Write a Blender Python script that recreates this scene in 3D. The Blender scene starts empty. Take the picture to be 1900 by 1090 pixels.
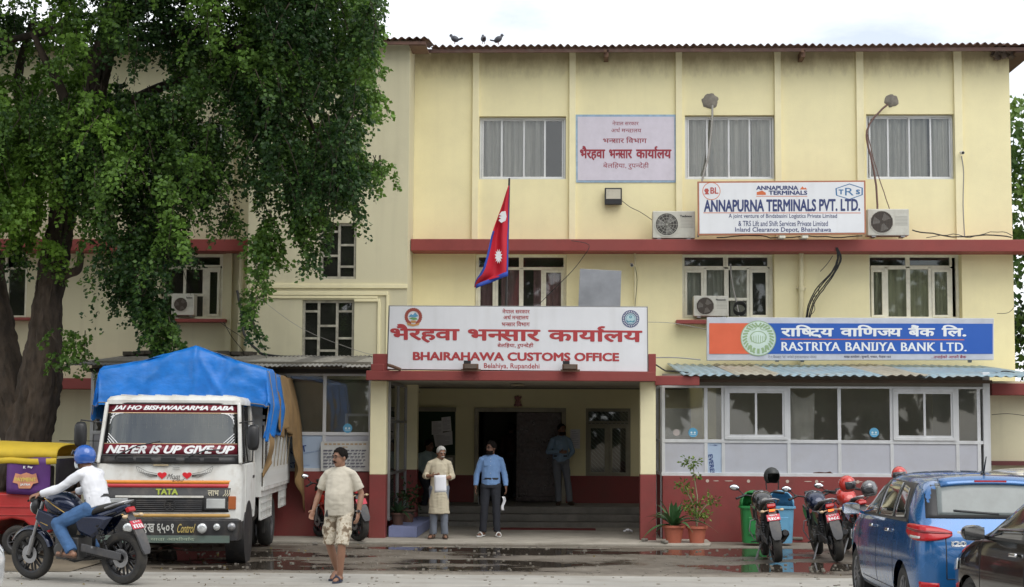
import bpy, bmesh, math, random
import numpy as np
from mathutils import Vector, Matrix, noise as mnoise
R = math.radians
random.seed(7); rng = np.random.default_rng(11)
SC = bpy.context.scene; COL = SC.collection

# ------------------------------------------------------------------ camera, sky, sun, exposure
CAM_H = 2.0; FPX = 3000.0
YAW, PITCH, ROLL = R(2.16), math.atan(251/FPX), R(0.32)
cd = bpy.data.cameras.new('camera'); CAM = bpy.data.objects.new('camera', cd); COL.objects.link(CAM)
cd.sensor_width = 36; cd.lens = 36*FPX/1900; cd.clip_end = 3000; cd.clip_start = 0.1
CM = Matrix.Translation((0,0,CAM_H)) @ Matrix.Rotation(YAW,4,'Z') @ Matrix.Rotation(math.pi/2+PITCH,4,'X') @ Matrix.Rotation(ROLL,4,'Z')
CAM.matrix_world = CM; SC.camera = CAM

SUN_EL, SUN_AZ = 58, 150      # degrees; azimuth clockwise from +Y seen from above
W = bpy.data.worlds.new('World'); SC.world = W; W.use_nodes = True
nt = W.node_tree; nt.nodes.clear()
def N(nt, t, **k):
    n = nt.nodes.new(t)
    for a, b in k.items(): setattr(n, a, b)
    return n
def lk(nt, a, b): nt.links.new(a, b)
out = N(nt,'ShaderNodeOutputWorld'); bg = N(nt,'ShaderNodeBackground'); bg.inputs[1].default_value = 0.1
sky = N(nt,'ShaderNodeTexSky', sky_type='NISHITA', sun_disc=False); sky.sun_elevation = R(SUN_EL); sky.sun_rotation = R(SUN_AZ)
tc = N(nt,'ShaderNodeTexCoord'); mp = N(nt,'ShaderNodeMapping'); mp.inputs['Scale'].default_value = (1.6,1.6,4.5); mp.inputs['Location'].default_value = (.37,.1,.52)
nz = N(nt,'ShaderNodeTexNoise'); nz.inputs['Scale'].default_value = 2.1; nz.inputs['Detail'].default_value = 7; nz.inputs['Roughness'].default_value = .55
cr = N(nt,'ShaderNodeValToRGB'); cr.color_ramp.elements[0].position = .34; cr.color_ramp.elements[1].position = .52
cr.color_ramp.elements[0].color = (.45,.45,.45,1); cr.color_ramp.elements[1].color = (1,1,1,1)
mx = N(nt,'ShaderNodeMix', data_type='RGBA'); mx.inputs[7].default_value = (11.0,11.3,11.6,1)
lk(nt,tc.outputs['Generated'],mp.inputs[0]); lk(nt,mp.outputs[0],nz.inputs[0]); lk(nt,nz.outputs[0],cr.inputs[0])
lk(nt,cr.outputs[0],mx.inputs[0]); lk(nt,sky.outputs[0],mx.inputs[6]); lk(nt,mx.outputs[2],bg.inputs[0]); lk(nt,bg.outputs[0],out.inputs[0])
sd = bpy.data.lights.new('sun','SUN'); sd.energy = 1.5; sd.angle = R(48); sd.color = (1,.96,.9)
sun = bpy.data.objects.new('sun', sd); COL.objects.link(sun)
sv = Vector((math.sin(R(SUN_AZ))*math.cos(R(SUN_EL)), math.cos(R(SUN_AZ))*math.cos(R(SUN_EL)), math.sin(R(SUN_EL))))
sun.rotation_euler = sv.to_track_quat('Z','Y').to_euler(); sun.location = (0,0,60)
SC.view_settings.view_transform = 'Standard'; SC.view_settings.look = 'None'; SC.view_settings.gamma = 1; SC.view_settings.exposure = 0.36
SC.cycles.max_bounces = 8; SC.cycles.transparent_max_bounces = 16

# ------------------------------------------------------------------ where a ray through the photo meets a real plane
CR = CM.to_3x3(); CO = Vector((0,0,CAM_H))
def ray(px, py): return CR @ Vector(((px-950)/FPX, -(py-545)/FPX, -1))
def P(px, py, Y):
    d = ray(px, py); t = Y/d.y; return CO + d*t
def G(px, py, z=0.0):
    d = ray(px, py); t = (z-CAM_H)/d.z; return CO + d*t
def WR(a, b, c, d, Y):      # photo rectangle -> x0,x1,z0,z1 on the wall plane at depth Y
    mx_, my_ = (a+c)/2, (b+d)/2
    return P(a,my_,Y).x, P(c,my_,Y).x, P(mx_,d,Y).z, P(mx_,b,Y).z

# ------------------------------------------------------------------ mesh builder
class MB:
    def __init__(s): s.v = []; s.f = []
    def add(s, vs, fs, M=None):
        o = len(s.v)
        s.v += [tuple(M @ Vector(v)) if M is not None else tuple(v) for v in vs]
        s.f += [tuple(i+o for i in f) for f in fs]; return s
    def box(s, x0,x1,y0,y1,z0,z1, M=None):
        return s.add([(x0,y0,z0),(x1,y0,z0),(x1,y1,z0),(x0,y1,z0),(x0,y0,z1),(x1,y0,z1),(x1,y1,z1),(x0,y1,z1)],
              [(0,3,2,1),(4,5,6,7),(0,1,5,4),(1,2,6,5),(2,3,7,6),(3,0,4,7)], M)
    def bx(s, c, d, rot=None):
        M = Matrix.Translation(c)
        if rot is not None: M = M @ rot.to_4x4()
        return s.box(-d[0]/2,d[0]/2,-d[1]/2,d[1]/2,-d[2]/2,d[2]/2, M)
    def bar(s, a, b, w, h=None, up=(0,0,1)):      # rectangular bar from a to b
        a = Vector(a); b = Vector(b); h = h or w; d = (b-a); L = d.length; d.normalize()
        u = Vector(up)
        if abs(d.dot(u)) > .98: u = Vector((1,0,0))
        x = d.cross(u).normalized(); z = x.cross(d)
        M = Matrix((x, d, z)).transposed().to_4x4(); M.translation = a
        return s.box(-w/2,w/2,0,L,-h/2,h/2,M)
    def tube(s, pts, r, n=8, cap=True, sc=(1,1)):
        pts = [Vector(p) for p in pts]; k = len(pts); rr = r if isinstance(r,(list,tuple)) else [r]*k
        o = len(s.v); up = None
        for i, p in enumerate(pts):
            t = (pts[min(i+1,k-1)]-pts[max(i-1,0)]).normalized()
            if up is None:
                up = Vector((0,0,1)) if abs(t.z) < .9 else Vector((0,1,0))
            x = t.cross(up).normalized(); y = x.cross(t).normalized(); up = y
            for j in range(n):
                a = 2*math.pi*j/n
                s.v.append(tuple(p + (x*math.cos(a)*sc[0] + y*math.sin(a)*sc[1])*rr[i]))
        for i in range(k-1):
            for j in range(n):
                a = o+i*n+j; b = o+i*n+(j+1)%n
                s.f.append((a,b,b+n,a+n))
        if cap:
            s.f.append(tuple(o+j for j in range(n))[::-1]); s.f.append(tuple(o+(k-1)*n+j for j in range(n)))
        return s
    def cyl(s, a, b, r, r2=None, n=12): return s.tube([a,b],[r, r if r2 is None else r2], n)
    def lathe(s, prof, M=None, n=16, closed=False):   # profile (r,h) about local z
        vs = []; fs = []; k = len(prof)
        for r_, h_ in prof:
            for j in range(n):
                a = 2*math.pi*j/n; vs.append((r_*math.cos(a), r_*math.sin(a), h_))
        for i in range(k if closed else k-1):
            for j in range(n):
                a = i*n+j; b = i*n+(j+1)%n; c = ((i+1)%k)*n
                fs.append((a,b,c+(j+1)%n,c+j))
        if not closed:
            if prof[0][0] > 1e-4: fs.append(tuple(range(n))[::-1])
            if prof[-1][0] > 1e-4: fs.append(tuple((k-1)*n+j for j in range(n)))
        return s.add(vs, fs, M)
    def prism(s, pts, d0, d1, M=None, ax='y'):        # outline in (a,b) extruded along ax
        n = len(pts)
        def mk(a,b,d): return (a,d,b) if ax == 'y' else ((d,a,b) if ax == 'x' else (a,b,d))
        vs = [mk(a,b,d0) for a,b in pts]+[mk(a,b,d1) for a,b in pts]
        fs = [tuple(range(n)), tuple(range(2*n-1,n-1,-1))]+[(i,i+n,(i+1)%n+n,(i+1)%n) for i in range(n)]
        return s.add(vs, fs, M)
    def ell(s, c, r, rot=None, nu=12, nv=8):
        M = Matrix.Translation(c)
        if rot is not None: M = M @ rot.to_4x4()
        pr = [(max(1e-5,math.sin(math.pi*i/nv)), -math.cos(math.pi*i/nv)) for i in range(nv+1)]
        return s.lathe(pr, M @ Matrix.Diagonal((r[0],r[1],r[2],1)), nu)
    def grid(s, fn, nu, nv, M=None):
        vs = [fn(i/nu, j/nv) for j in range(nv+1) for i in range(nu+1)]
        fs = [(j*(nu+1)+i, j*(nu+1)+i+1, (j+1)*(nu+1)+i+1, (j+1)*(nu+1)+i) for j in range(nv) for i in range(nu)]
        return s.add(vs, fs, M)
    def build(s, name, m, parent=None, world=False, smooth=0, bevel=0, seg=2, sub=0, solid=0, kind=None, label=None, weld=False, fixn=True):
        vs = s.v
        if world and parent is not None:
            o = root_of(parent).location; vs = [(a-o.x,b-o.y,c-o.z) for a,b,c in vs]
        me = bpy.data.meshes.new(name); me.from_pydata(vs, [], s.f)
        if fixn or weld:
            b = bmesh.new(); b.from_mesh(me)
            if weld: bmesh.ops.remove_doubles(b, verts=b.verts, dist=1e-4)
            if fixn: bmesh.ops.recalc_face_normals(b, faces=b.faces)
            b.to_mesh(me); b.free()
        if m is not None: me.materials.append(m)
        ob = bpy.data.objects.new(name, me); COL.objects.link(ob)
        if parent is not None: ob.parent = parent
        if smooth:
            for p in me.polygons: p.use_smooth = True
            try: me.set_sharp_from_angle(angle=R(smooth))
            except Exception: pass
        if sub:
            q = ob.modifiers.new('sub','SUBSURF'); q.levels = sub; q.render_levels = sub
        if solid:
            q = ob.modifiers.new('solid','SOLIDIFY'); q.thickness = solid; q.offset = 0
        if bevel:
            q = ob.modifiers.new('bevel','BEVEL'); q.width = bevel; q.segments = seg; q.limit_method = 'ANGLE'; q.angle_limit = R(38)
        if kind: ob['kind'] = kind
        if label: ob['label'] = label
        return ob
def root_of(o):
    while o.parent is not None: o = o.parent
    return o
def tag(o, label, cat, group=None, kind=None):
    if label: o['label'] = label
    if cat: o['category'] = cat
    if group: o['group'] = group
    if kind: o['kind'] = kind
    return o
def thing(name, label, cat, loc=(0,0,0), rz=0, group=None, rot=None):
    o = bpy.data.objects.new(name, None); COL.objects.link(o); o.location = loc; o.rotation_euler = rot or (0,0,rz)
    o.empty_display_size = .2
    return tag(o, label, cat, group)
def copy_tree(o, loc=None, rz=None, label=None, parent=None):
    c = o.copy(); COL.objects.link(c)
    if parent is not None: c.parent = parent
    if loc is not None: c.location = loc
    if rz is not None: c.rotation_euler = (0,0,rz)
    if label: c['label'] = label
    for ch in list(o.children): copy_tree(ch, parent=c)
    return c

# ------------------------------------------------------------------ materials
MATS = {}
def mat(name, col, rough=.6, metal=0, var=.12, vs=3.0, bump=0.0, bs=40.0, spec=.5, dirt=0.0, dcol=(.12,.10,.07), ds=1.2, coat=0, streak=0.0, aniso=(1,1,1), alpha=None, sheen=0, emit=None):
    if name in MATS: return MATS[name]
    m = bpy.data.materials.new(name); m.use_nodes = True; t = m.node_tree; b = t.nodes['Principled BSDF']
    b.inputs['Roughness'].default_value = rough; b.inputs['Metallic'].default_value = metal
    b.inputs['Specular IOR Level'].default_value = spec; b.inputs['Coat Weight'].default_value = coat; b.inputs['Coat Roughness'].default_value = .05
    if sheen: b.inputs['Sheen Weight'].default_value = sheen
    c = N(t,'ShaderNodeTexCoord'); mpn = N(t,'ShaderNodeMapping'); mpn.inputs['Scale'].default_value = aniso
    lk(t, c.outputs['Object'], mpn.inputs[0])
    n1 = N(t,'ShaderNodeTexNoise'); n1.inputs['Scale'].default_value = vs; n1.inputs['Detail'].default_value = 6; n1.inputs['Roughness'].default_value = .65
    lk(t, mpn.outputs[0], n1.inputs[0])
    mr = N(t,'ShaderNodeMapRange'); mr.inputs['From Min'].default_value = .3; mr.inputs['From Max'].default_value = .7
    mr.inputs['To Min'].default_value = 1-var; mr.inputs['To Max'].default_value = 1+var
    lk(t, n1.outputs[0], mr.inputs[0])
    mu = N(t,'ShaderNodeMix', data_type='RGBA', blend_type='MULTIPLY'); mu.inputs[0].default_value = 1
    mu.inputs[6].default_value = (*col,1); lk(t, mr.outputs[0], mu.inputs[7]); cur = mu.outputs[2]
    if dirt:
        n2 = N(t,'ShaderNodeTexNoise'); n2.inputs['Scale'].default_value = ds; n2.inputs['Detail'].default_value = 8; n2.inputs['Roughness'].default_value = .7
        lk(t, c.outputs['Object'], n2.inputs[0])
        r2 = N(t,'ShaderNodeMapRange'); r2.inputs['From Min'].default_value = .48; r2.inputs['From Max'].default_value = .72; r2.inputs['To Max'].default_value = dirt
        lk(t, n2.outputs[0], r2.inputs[0])
        d2 = N(t,'ShaderNodeMix', data_type='RGBA'); lk(t, r2.outputs[0], d2.inputs[0]); lk(t, cur, d2.inputs[6]); d2.inputs[7].default_value = (*dcol,1); cur = d2.outputs[2]
    if streak:
        m3 = N(t,'ShaderNodeMapping'); m3.inputs['Scale'].default_value = (5,5,.35); lk(t, c.outputs['Object'], m3.inputs[0])
        n3 = N(t,'ShaderNodeTexNoise'); n3.inputs['Scale'].default_value = 1; n3.inputs['Detail'].default_value = 5; lk(t, m3.outputs[0], n3.inputs[0])
        r3 = N(t,'ShaderNodeMapRange'); r3.inputs['From Min'].default_value = .5; r3.inputs['From Max'].default_value = .8; r3.inputs['To Max'].default_value = streak
        lk(t, n3.outputs[0], r3.inputs[0])
        d3 = N(t,'ShaderNodeMix', data_type='RGBA'); lk(t, r3.outputs[0], d3.inputs[0]); lk(t, cur, d3.inputs[6]); d3.inputs[7].default_value = (*dcol,1); cur = d3.outputs[2]
    lk(t, cur, b.inputs['Base Color'])
    rr = N(t,'ShaderNodeMapRange'); rr.inputs['From Min'].default_value = .3; rr.inputs['From Max'].default_value = .7
    rr.inputs['To Min'].default_value = max(.02,rough-.08); rr.inputs['To Max'].default_value = min(1,rough+.08); lk(t, n1.outputs[0], rr.inputs[0]); lk(t, rr.outputs[0], b.inputs['Roughness'])
    if bump:
        n4 = N(t,'ShaderNodeTexNoise'); n4.inputs['Scale'].default_value = bs; n4.inputs['Detail'].default_value = 4; lk(t, mpn.outputs[0], n4.inputs[0])
        bp = N(t,'ShaderNodeBump'); bp.inputs['Strength'].default_value = bump; bp.inputs['Distance'].default_value = .01
        lk(t, n4.outputs[0], bp.inputs['Height']); lk(t, bp.outputs[0], b.inputs['Normal'])
    if emit:
        b.inputs['Emission Color'].default_value = (*col,1); b.inputs['Emission Strength'].default_value = emit
    MATS[name] = m; return m
def glass(name, tint=(.5,.55,.55), refl=.12, rough=.02, film=0.0, fcol=(.3,.3,.28)):
    if name in MATS: return MATS[name]
    m = bpy.data.materials.new(name); m.use_nodes = True; t = m.node_tree; t.nodes.clear()
    o = N(t,'ShaderNodeOutputMaterial'); tr = N(t,'ShaderNodeBsdfTransparent'); tr.inputs[0].default_value = (*tint,1)
    gl = N(t,'ShaderNodeBsdfGlossy'); gl.inputs['Roughness'].default_value = rough
    lw = N(t,'ShaderNodeFresnel'); lw.inputs[0].default_value = 1.5
    ad = N(t,'ShaderNodeMath', operation='ADD'); ad.inputs[1].default_value = refl; lk(t, lw.outputs[0], ad.inputs[0])
    mxs = N(t,'ShaderNodeMixShader'); lk(t, ad.outputs[0], mxs.inputs[0]); lk(t, tr.outputs[0], mxs.inputs[1]); lk(t, gl.outputs[0], mxs.inputs[2])
    last = mxs.outputs[0]
    if film:
        c = N(t,'ShaderNodeTexCoord'); n1 = N(t,'ShaderNodeTexNoise'); n1.inputs['Scale'].default_value = 2.2; n1.inputs['Detail'].default_value = 6; lk(t, c.outputs['Object'], n1.inputs[0])
        r1 = N(t,'ShaderNodeMapRange'); r1.inputs['From Min'].default_value = .3; r1.inputs['From Max'].default_value = .7; r1.inputs['To Min'].default_value = film*.5; r1.inputs['To Max'].default_value = film
        lk(t, n1.outputs[0], r1.inputs[0]); df = N(t,'ShaderNodeBsdfDiffuse'); df.inputs[0].default_value = (*fcol,1)
        m2 = N(t,'ShaderNodeMixShader'); lk(t, r1.outputs[0], m2.inputs[0]); lk(t, last, m2.inputs[1]); lk(t, df.outputs[0], m2.inputs[2]); last = m2.outputs[0]
    lk(t, last, o.inputs[0]); MATS[name] = m; return m
YEL = mat('yellow_plaster',(.84,.765,.465),.8,var=.05,vs=1.1,bump=.3,bs=60,dirt=.22,dcol=(.55,.48,.30),ds=.5,streak=.10)
def damp_top(m, z0, z1, col):      # brown damp marks that have crept down from the gutter line
    t = m.node_tree; b = t.nodes['Principled BSDF']; src = b.inputs['Base Color'].links[0].from_socket
    c = N(t,'ShaderNodeTexCoord'); sx = N(t,'ShaderNodeSeparateXYZ'); lk(t,c.outputs['Object'],sx.inputs[0])
    mp_ = N(t,'ShaderNodeMapping'); mp_.inputs['Scale'].default_value = (1.2,1.2,.5); lk(t,c.outputs['Object'],mp_.inputs[0])
    n = N(t,'ShaderNodeTexNoise'); n.inputs['Scale'].default_value = 2.2; n.inputs['Detail'].default_value = 8; n.inputs['Roughness'].default_value = .7; lk(t,mp_.outputs[0],n.inputs[0])
    r = N(t,'ShaderNodeMapRange'); r.inputs['From Min'].default_value = z0; r.inputs['From Max'].default_value = z1; lk(t,sx.outputs[2],r.inputs[0])
    a = N(t,'ShaderNodeMath',operation='ADD'); lk(t,r.outputs[0],a.inputs[0]); lk(t,n.outputs[0],a.inputs[1])
    q = N(t,'ShaderNodeMapRange'); q.inputs['From Min'].default_value = 1.02; q.inputs['From Max'].default_value = 1.5; q.inputs['To Max'].default_value = .75; lk(t,a.outputs[0],q.inputs[0])
    x = N(t,'ShaderNodeMix',data_type='RGBA'); lk(t,q.outputs[0],x.inputs[0]); lk(t,src,x.inputs[6]); x.inputs[7].default_value = (*col,1); lk(t,x.outputs[2],b.inputs['Base Color'])
damp_top(YEL, 9.0, 9.95, (.30,.23,.13))
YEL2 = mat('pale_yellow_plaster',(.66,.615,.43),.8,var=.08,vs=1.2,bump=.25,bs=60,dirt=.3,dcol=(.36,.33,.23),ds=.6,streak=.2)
YELT = mat('yellow_trim',(.84,.77,.50),.75,var=.05,bump=.15,streak=.12,dcol=(.45,.4,.28))
RED = mat('red_oxide_paint',(.225,.042,.038),.65,var=.12,vs=2,bump=.2,dirt=.35,dcol=(.15,.07,.05),ds=1.3)
BAND = mat('red_ledge_paint',(.25,.046,.040),.6,var=.10,vs=4,bump=.15,dirt=.3,dcol=(.16,.06,.05),ds=2)
CREAM = mat('cream_paint',(.84,.82,.70),.55,var=.08,vs=6,dirt=.3,dcol=(.25,.22,.15),ds=4)
ALU = mat('aluminium',(.62,.63,.64),.42,metal=.55,var=.06)
ALUW = mat('pale_aluminium',(.66,.67,.68),.45,metal=.2,var=.06,streak=.2)
GL = glass('window_glass',(.90,.91,.90),.03)
GLD = glass('dusty_window_glass',(.88,.90,.88),.03,film=.09,fcol=(.25,.25,.22))
GLC = glass('car_glass',(.16,.19,.18),.07)
GLS = glass('shopfront_glass',(.97,.97,.94),.04,film=.13,fcol=(.34,.33,.29))
CURT = mat('grey_curtain',(.70,.67,.61),.9,var=.42,vs=13,aniso=(1,.2,.03))  # vertical streaks paint fold shading into these curtain colours
CURR = mat('maroon_curtain',(.50,.26,.30),.9,var=.35,vs=9,aniso=(1,1,.06))
CURG = mat('green_curtain',(.66,.64,.46),.9,var=.3,vs=9,aniso=(1,1,.06))
DARK = mat('dark_interior',(.035,.033,.03),.9)  # near-black colour stands in for shade inside the stairwell and bins
BLK = mat('black_plastic',(.018,.018,.02),.45,var=.2)
BLKM = mat('black_satin_metal',(.02,.02,.022),.3,metal=.3)
RUB = mat('tyre_rubber',(.028,.027,.026),.85,bump=.4,bs=60,dirt=.5,dcol=(.10,.085,.065),ds=6)
CHR = mat('chrome',(.75,.76,.78),.12,metal=1,var=.03)
STEEL = mat('grey_steel',(.35,.35,.36),.4,metal=.8)
WHT = mat('white_paint',(.74,.74,.71),.4,var=.05,vs=5,dirt=.35,dcol=(.35,.3,.22),ds=3)
SIGNW = mat('sign_white',(.74,.75,.78),.45,var=.04,vs=1.5,streak=.22,dcol=(.45,.44,.42))
CONC = mat('step_concrete',(.20,.185,.16),.85,var=.2,bump=.5,bs=30,dirt=.5,dcol=(.08,.07,.06),ds=2.5)
WOODD = mat('dark_wood',(.09,.055,.035),.6,var=.25)
BRN = mat('roof_brown',(.16,.085,.065),.6,var=.25,dirt=.5,dcol=(.06,.04,.035),ds=2)

# ------------------------------------------------------------------ lettering: glyph meshes from Blender's built-in font
GC = {}
def raw_text(s, bold=0.0, shear=0.0, half=False):
    k = (s, bold, shear, half)
    if k in GC: return GC[k]
    def mk(body):
        c = bpy.data.curves.new('t','FONT'); c.body = body; c.size = 1; c.offset = bold; c.shear = shear; c.resolution_u = 3
        o = bpy.data.objects.new('t', c); COL.objects.link(o)
        bpy.context.view_layer.update()
        me = bpy.data.meshes.new_from_object(o.evaluated_get(bpy.context.evaluated_depsgraph_get()))
        vs = [(v.co.x, v.co.y) for v in me.vertices]; fs = [tuple(p.vertices) for p in me.polygons]
        bpy.data.objects.remove(o); bpy.data.curves.remove(c); bpy.data.meshes.remove(me); return vs, fs
    vs, fs = mk(s) if s.strip() else ([],[])
    w0 = max(v[0] for v in mk('I')[0]); adv = max(v[0] for v in mk(s+'I')[0])-w0
    if half and vs:       # Devanagari half form: the letter without its right stem
        b = bmesh.new(); bv = [b.verts.new((x,y,0)) for x,y in vs]
        for f in fs:
            try: b.faces.new([bv[i] for i in f])
            except ValueError: pass
        xm = max(v[0] for v in vs)-.155
        bmesh.ops.bisect_plane(b, geom=b.verts[:]+b.edges[:]+b.faces[:], plane_co=(xm,0,0), plane_no=(1,0,0), clear_outer=True)
        b.verts.index_update(); vs = [(v.co.x,v.co.y) for v in b.verts]; fs = [tuple(v.index for v in f.verts) for f in b.faces]; b.free(); adv = adv-.155
    GC[k] = (vs, fs, adv); return GC[k]
def text_mesh(s, bold=0.0, shear=0.0, track=0.0):
    """[x] = half form of x, ^ = reph over the previous letter, ~ = slanting ra stroke under the previous letter"""
    out_v = []; out_f = []; x = 0; i = 0; lay = 0; deva = any(ord(c) > 0x900 for c in s); pos = 0
    if not deva and not track:
        vs, fs, adv = raw_text(s, bold, shear); return [(a,b,0) for a,b in vs], fs
    while i < len(s):
        c = s[i]; half = False; dx = dy = 0
        if c == '[': half = True; c = s[i+1]; i += 1
        i += 1
        if c == '^':      # reph hook over the stem just written
            o = len(out_v); h = .64; q = [(-.03,0),(-.12,.05),(-.155,.11),(-.13,.175),(-.06,.205),(.0,.19)]; w = .032
            for a,b in q: k_ = math.atan2(b-.1,a+.05); out_v += [(x+a+w*math.cos(k_), h+b+w*math.sin(k_), 3),(x+a-w*math.cos(k_), h+b-w*math.sin(k_), 3)]
            out_f += [(o+2*j,o+2*j+2,o+2*j+3,o+2*j+1) for j in range(len(q)-1)]; continue
        if c == '~': c = '\u094d'; dx = -.13; dy = .16
        if c == ' ': x += .26+track; continue
        vs, fs, adv = raw_text(c, bold, shear, half)
        if c == '\u093f': adv = raw_text('\u093e')[2]
        comb = '\u0900' <= c <= '\u0903' or c in '\u0941\u0942\u0943\u0945\u0947\u0948\u094d'
        o = len(out_v); lay = pos % 3; pos += 1
        out_v += [(a+x+dx, b+dy, lay) for a,b in vs]; out_f += [tuple(j+o for j in f) for f in fs]
        if not comb: x += adv + track
    return out_v, out_f
def put_text(mb, s, c00, c10, c01, c11, bold=0.0, shear=0.0, lift=.0012, track=0.0, off=0, yb=None):
    """fit the text's own bounds into the quad: c00 bottom-left, c10 bottom-right, c01 top-left, c11 top-right"""
    vs, fs = text_mesh(s, 0.0, shear, track)
    if bold:      # heavier strokes: overlapping stamps of the thin glyphs, each a hair further out
        bv = []; bf = []
        for k,(dx,dy) in enumerate(((0,0),(bold,0),(-bold,0),(0,bold*.8),(0,-bold*.8),(bold*.7,bold*.6),(-bold*.7,-bold*.6),(bold*.7,-bold*.6),(-bold*.7,bold*.6))):
            o = len(bv); bv += [(a+dx,b+dy,l+k*.4) for a,b,l in vs]; bf += [tuple(i+o for i in f) for f in fs]
        vs, fs = bv, bf
    x0 = min(v[0] for v in vs); x1 = max(v[0] for v in vs); y0 = min(v[1] for v in vs); y1 = max(v[1] for v in vs)
    if yb: y0, y1 = yb
    c00,c10,c01,c11 = map(Vector,(c00,c10,c01,c11)); n = (c10-c00).cross(c01-c00).normalized()
    r = []
    for a,b,l in vs:
        u = (a-x0)/(x1-x0); w = (b-y0)/(y1-y0)
        p = c00*(1-u)*(1-w)+c10*u*(1-w)+c01*(1-u)*w+c11*u*w
        r.append(tuple(p + n*(lift*(1+l*.35)+off)))
    mb.add(r, fs); return mb
def txt_px(mb, s, a, b, c, d, Y, bold=0.0, shear=0.0, track=0.0, off=0):
    return put_text(mb, s, P(a,d,Y), P(c,d,Y), P(a,b,Y), P(c,b,Y), bold, shear, track=track, off=off)
def disc(mb, c, r, y, n=28, r_in=0, sz=1.0):       # disc or ring facing -Y
    if r_in:
        vs = [(c[0]+math.cos(2*math.pi*j/n)*q, y, c[1]+math.sin(2*math.pi*j/n)*q*sz) for q in (r,r_in) for j in range(n)]
        mb.add(vs, [(j,(j+1)%n,n+(j+1)%n,n+j) for j in range(n)])
    else:
        mb.add([(c[0]+math.cos(2*math.pi*j/n)*r, y, c[1]+math.sin(2*math.pi*j/n)*r*sz) for j in range(n)], [tuple(range(n))])
def flatpoly(mb, pts, y): mb.add([(a,y,b) for a,b in pts], [tuple(range(len(pts)))])
# ------------------------------------------------------------------ ground
def wet_ground():
    m = bpy.data.materials.new('wet_concrete'); m.use_nodes = True; t = m.node_tree; b = t.nodes['Principled BSDF']
    c = N(t,'ShaderNodeTexCoord'); sx = N(t,'ShaderNodeSeparateXYZ'); lk(t,c.outputs['Object'],sx.inputs[0])
    mp1 = N(t,'ShaderNodeMapping'); mp1.inputs['Scale'].default_value = (.24,.36,1); mp1.inputs['Location'].default_value = (1.3,0.15,0); lk(t,c.outputs['Object'],mp1.inputs[0])
    n1 = N(t,'ShaderNodeTexNoise'); n1.inputs['Scale'].default_value = 1.15; n1.inputs['Detail'].default_value = 7; n1.inputs['Roughness'].default_value = .6; lk(t,mp1.outputs[0],n1.inputs[0])
    # wheel-worn hollows hold water in a belt in front of the building, the road edge is dry
    fy = N(t,'ShaderNodeMapRange'); fy.inputs['From Min'].default_value = 21.9; fy.inputs['From Max'].default_value = 23.0; lk(t,sx.outputs[1],fy.inputs[0])
    fy2 = N(t,'ShaderNodeMapRange'); fy2.inputs['From Min'].default_value = 28.6; fy2.inputs['From Max'].default_value = 27.6; lk(t,sx.outputs[1],fy2.inputs[0])
    mm = N(t,'ShaderNodeMath',operation='MULTIPLY'); lk(t,fy.outputs[0],mm.inputs[0]); lk(t,fy2.outputs[0],mm.inputs[1])
    sb = N(t,'ShaderNodeMath',operation='MULTIPLY_ADD'); lk(t,mm.outputs[0],sb.inputs[0]); sb.inputs[1].default_value = .5; lk(t,n1.outputs[0],sb.inputs[2])   # noise + .5*belt
    pud = N(t,'ShaderNodeMapRange'); pud.inputs['From Min'].default_value = .975; pud.inputs['From Max'].default_value = 1.015; lk(t,sb.outputs[0],pud.inputs[0])
    damp = N(t,'ShaderNodeMapRange'); damp.inputs['From Min'].default_value = .78; damp.inputs['From Max'].default_value = 1.03; lk(t,sb.outputs[0],damp.inputs[0])
    n2 = N(t,'ShaderNodeTexNoise'); n2.inputs['Scale'].default_value = 3.5; n2.inputs['Detail'].default_value = 9; n2.inputs['Roughness'].default_value = .72; lk(t,c.outputs['Object'],n2.inputs[0])
    n3 = N(t,'ShaderNodeTexNoise'); n3.inputs['Scale'].default_value = 45; n3.inputs['Detail'].default_value = 3; lk(t,c.outputs['Object'],n3.inputs[0])
    ramp = N(t,'ShaderNodeValToRGB'); e = ramp.color_ramp.elements; e[0].position = .3; e[0].color = (.135,.115,.088,1); e[1].position = .68; e[1].color = (.25,.222,.185,1); lk(t,n2.outputs[0],ramp.inputs[0])
    g = N(t,'ShaderNodeMix',data_type='RGBA',blend_type='OVERLAY'); g.inputs[0].default_value = .35; lk(t,ramp.outputs[0],g.inputs[6]); lk(t,n3.outputs[0],g.inputs[7])
    w = N(t,'ShaderNodeMix',data_type='RGBA',blend_type='MULTIPLY'); lk(t,damp.outputs[0],w.inputs[0]); lk(t,g.outputs[2],w.inputs[6]); w.inputs[7].default_value = (.42,.39,.36,1)
    w2 = N(t,'ShaderNodeMix',data_type='RGBA'); lk(t,pud.outputs[0],w2.inputs[0]); lk(t,w.outputs[2],w2.inputs[6]); w2.inputs[7].default_value = (.055,.045,.035,1)
    lk(t,w2.outputs[2],b.inputs['Base Color'])
    r1 = N(t,'ShaderNodeMapRange'); r1.inputs['To Min'].default_value = .85; r1.inputs['To Max'].default_value = .42; lk(t,damp.outputs[0],r1.inputs[0])
    r2 = N(t,'ShaderNodeMix',data_type='FLOAT'); lk(t,pud.outputs[0],r2.inputs[0]); lk(t,r1.outputs[0],r2.inputs[2]); r2.inputs[3].default_value = .03; lk(t,r2.outputs[0],b.inputs['Roughness'])
    iv = N(t,'ShaderNodeMath',operation='SUBTRACT'); iv.inputs[0].default_value = 1; lk(t,pud.outputs[0],iv.inputs[1])
    bs_ = N(t,'ShaderNodeMath',operation='MULTIPLY'); bs_.inputs[1].default_value = .5; lk(t,iv.outputs[0],bs_.inputs[0])
    bp = N(t,'ShaderNodeBump'); bp.inputs['Distance'].default_value = .012; lk(t,bs_.outputs[0],bp.inputs['Strength']); lk(t,n3.outputs[0],bp.inputs['Height']); lk(t,bp.outputs[0],b.inputs['Normal'])
    return m
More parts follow.
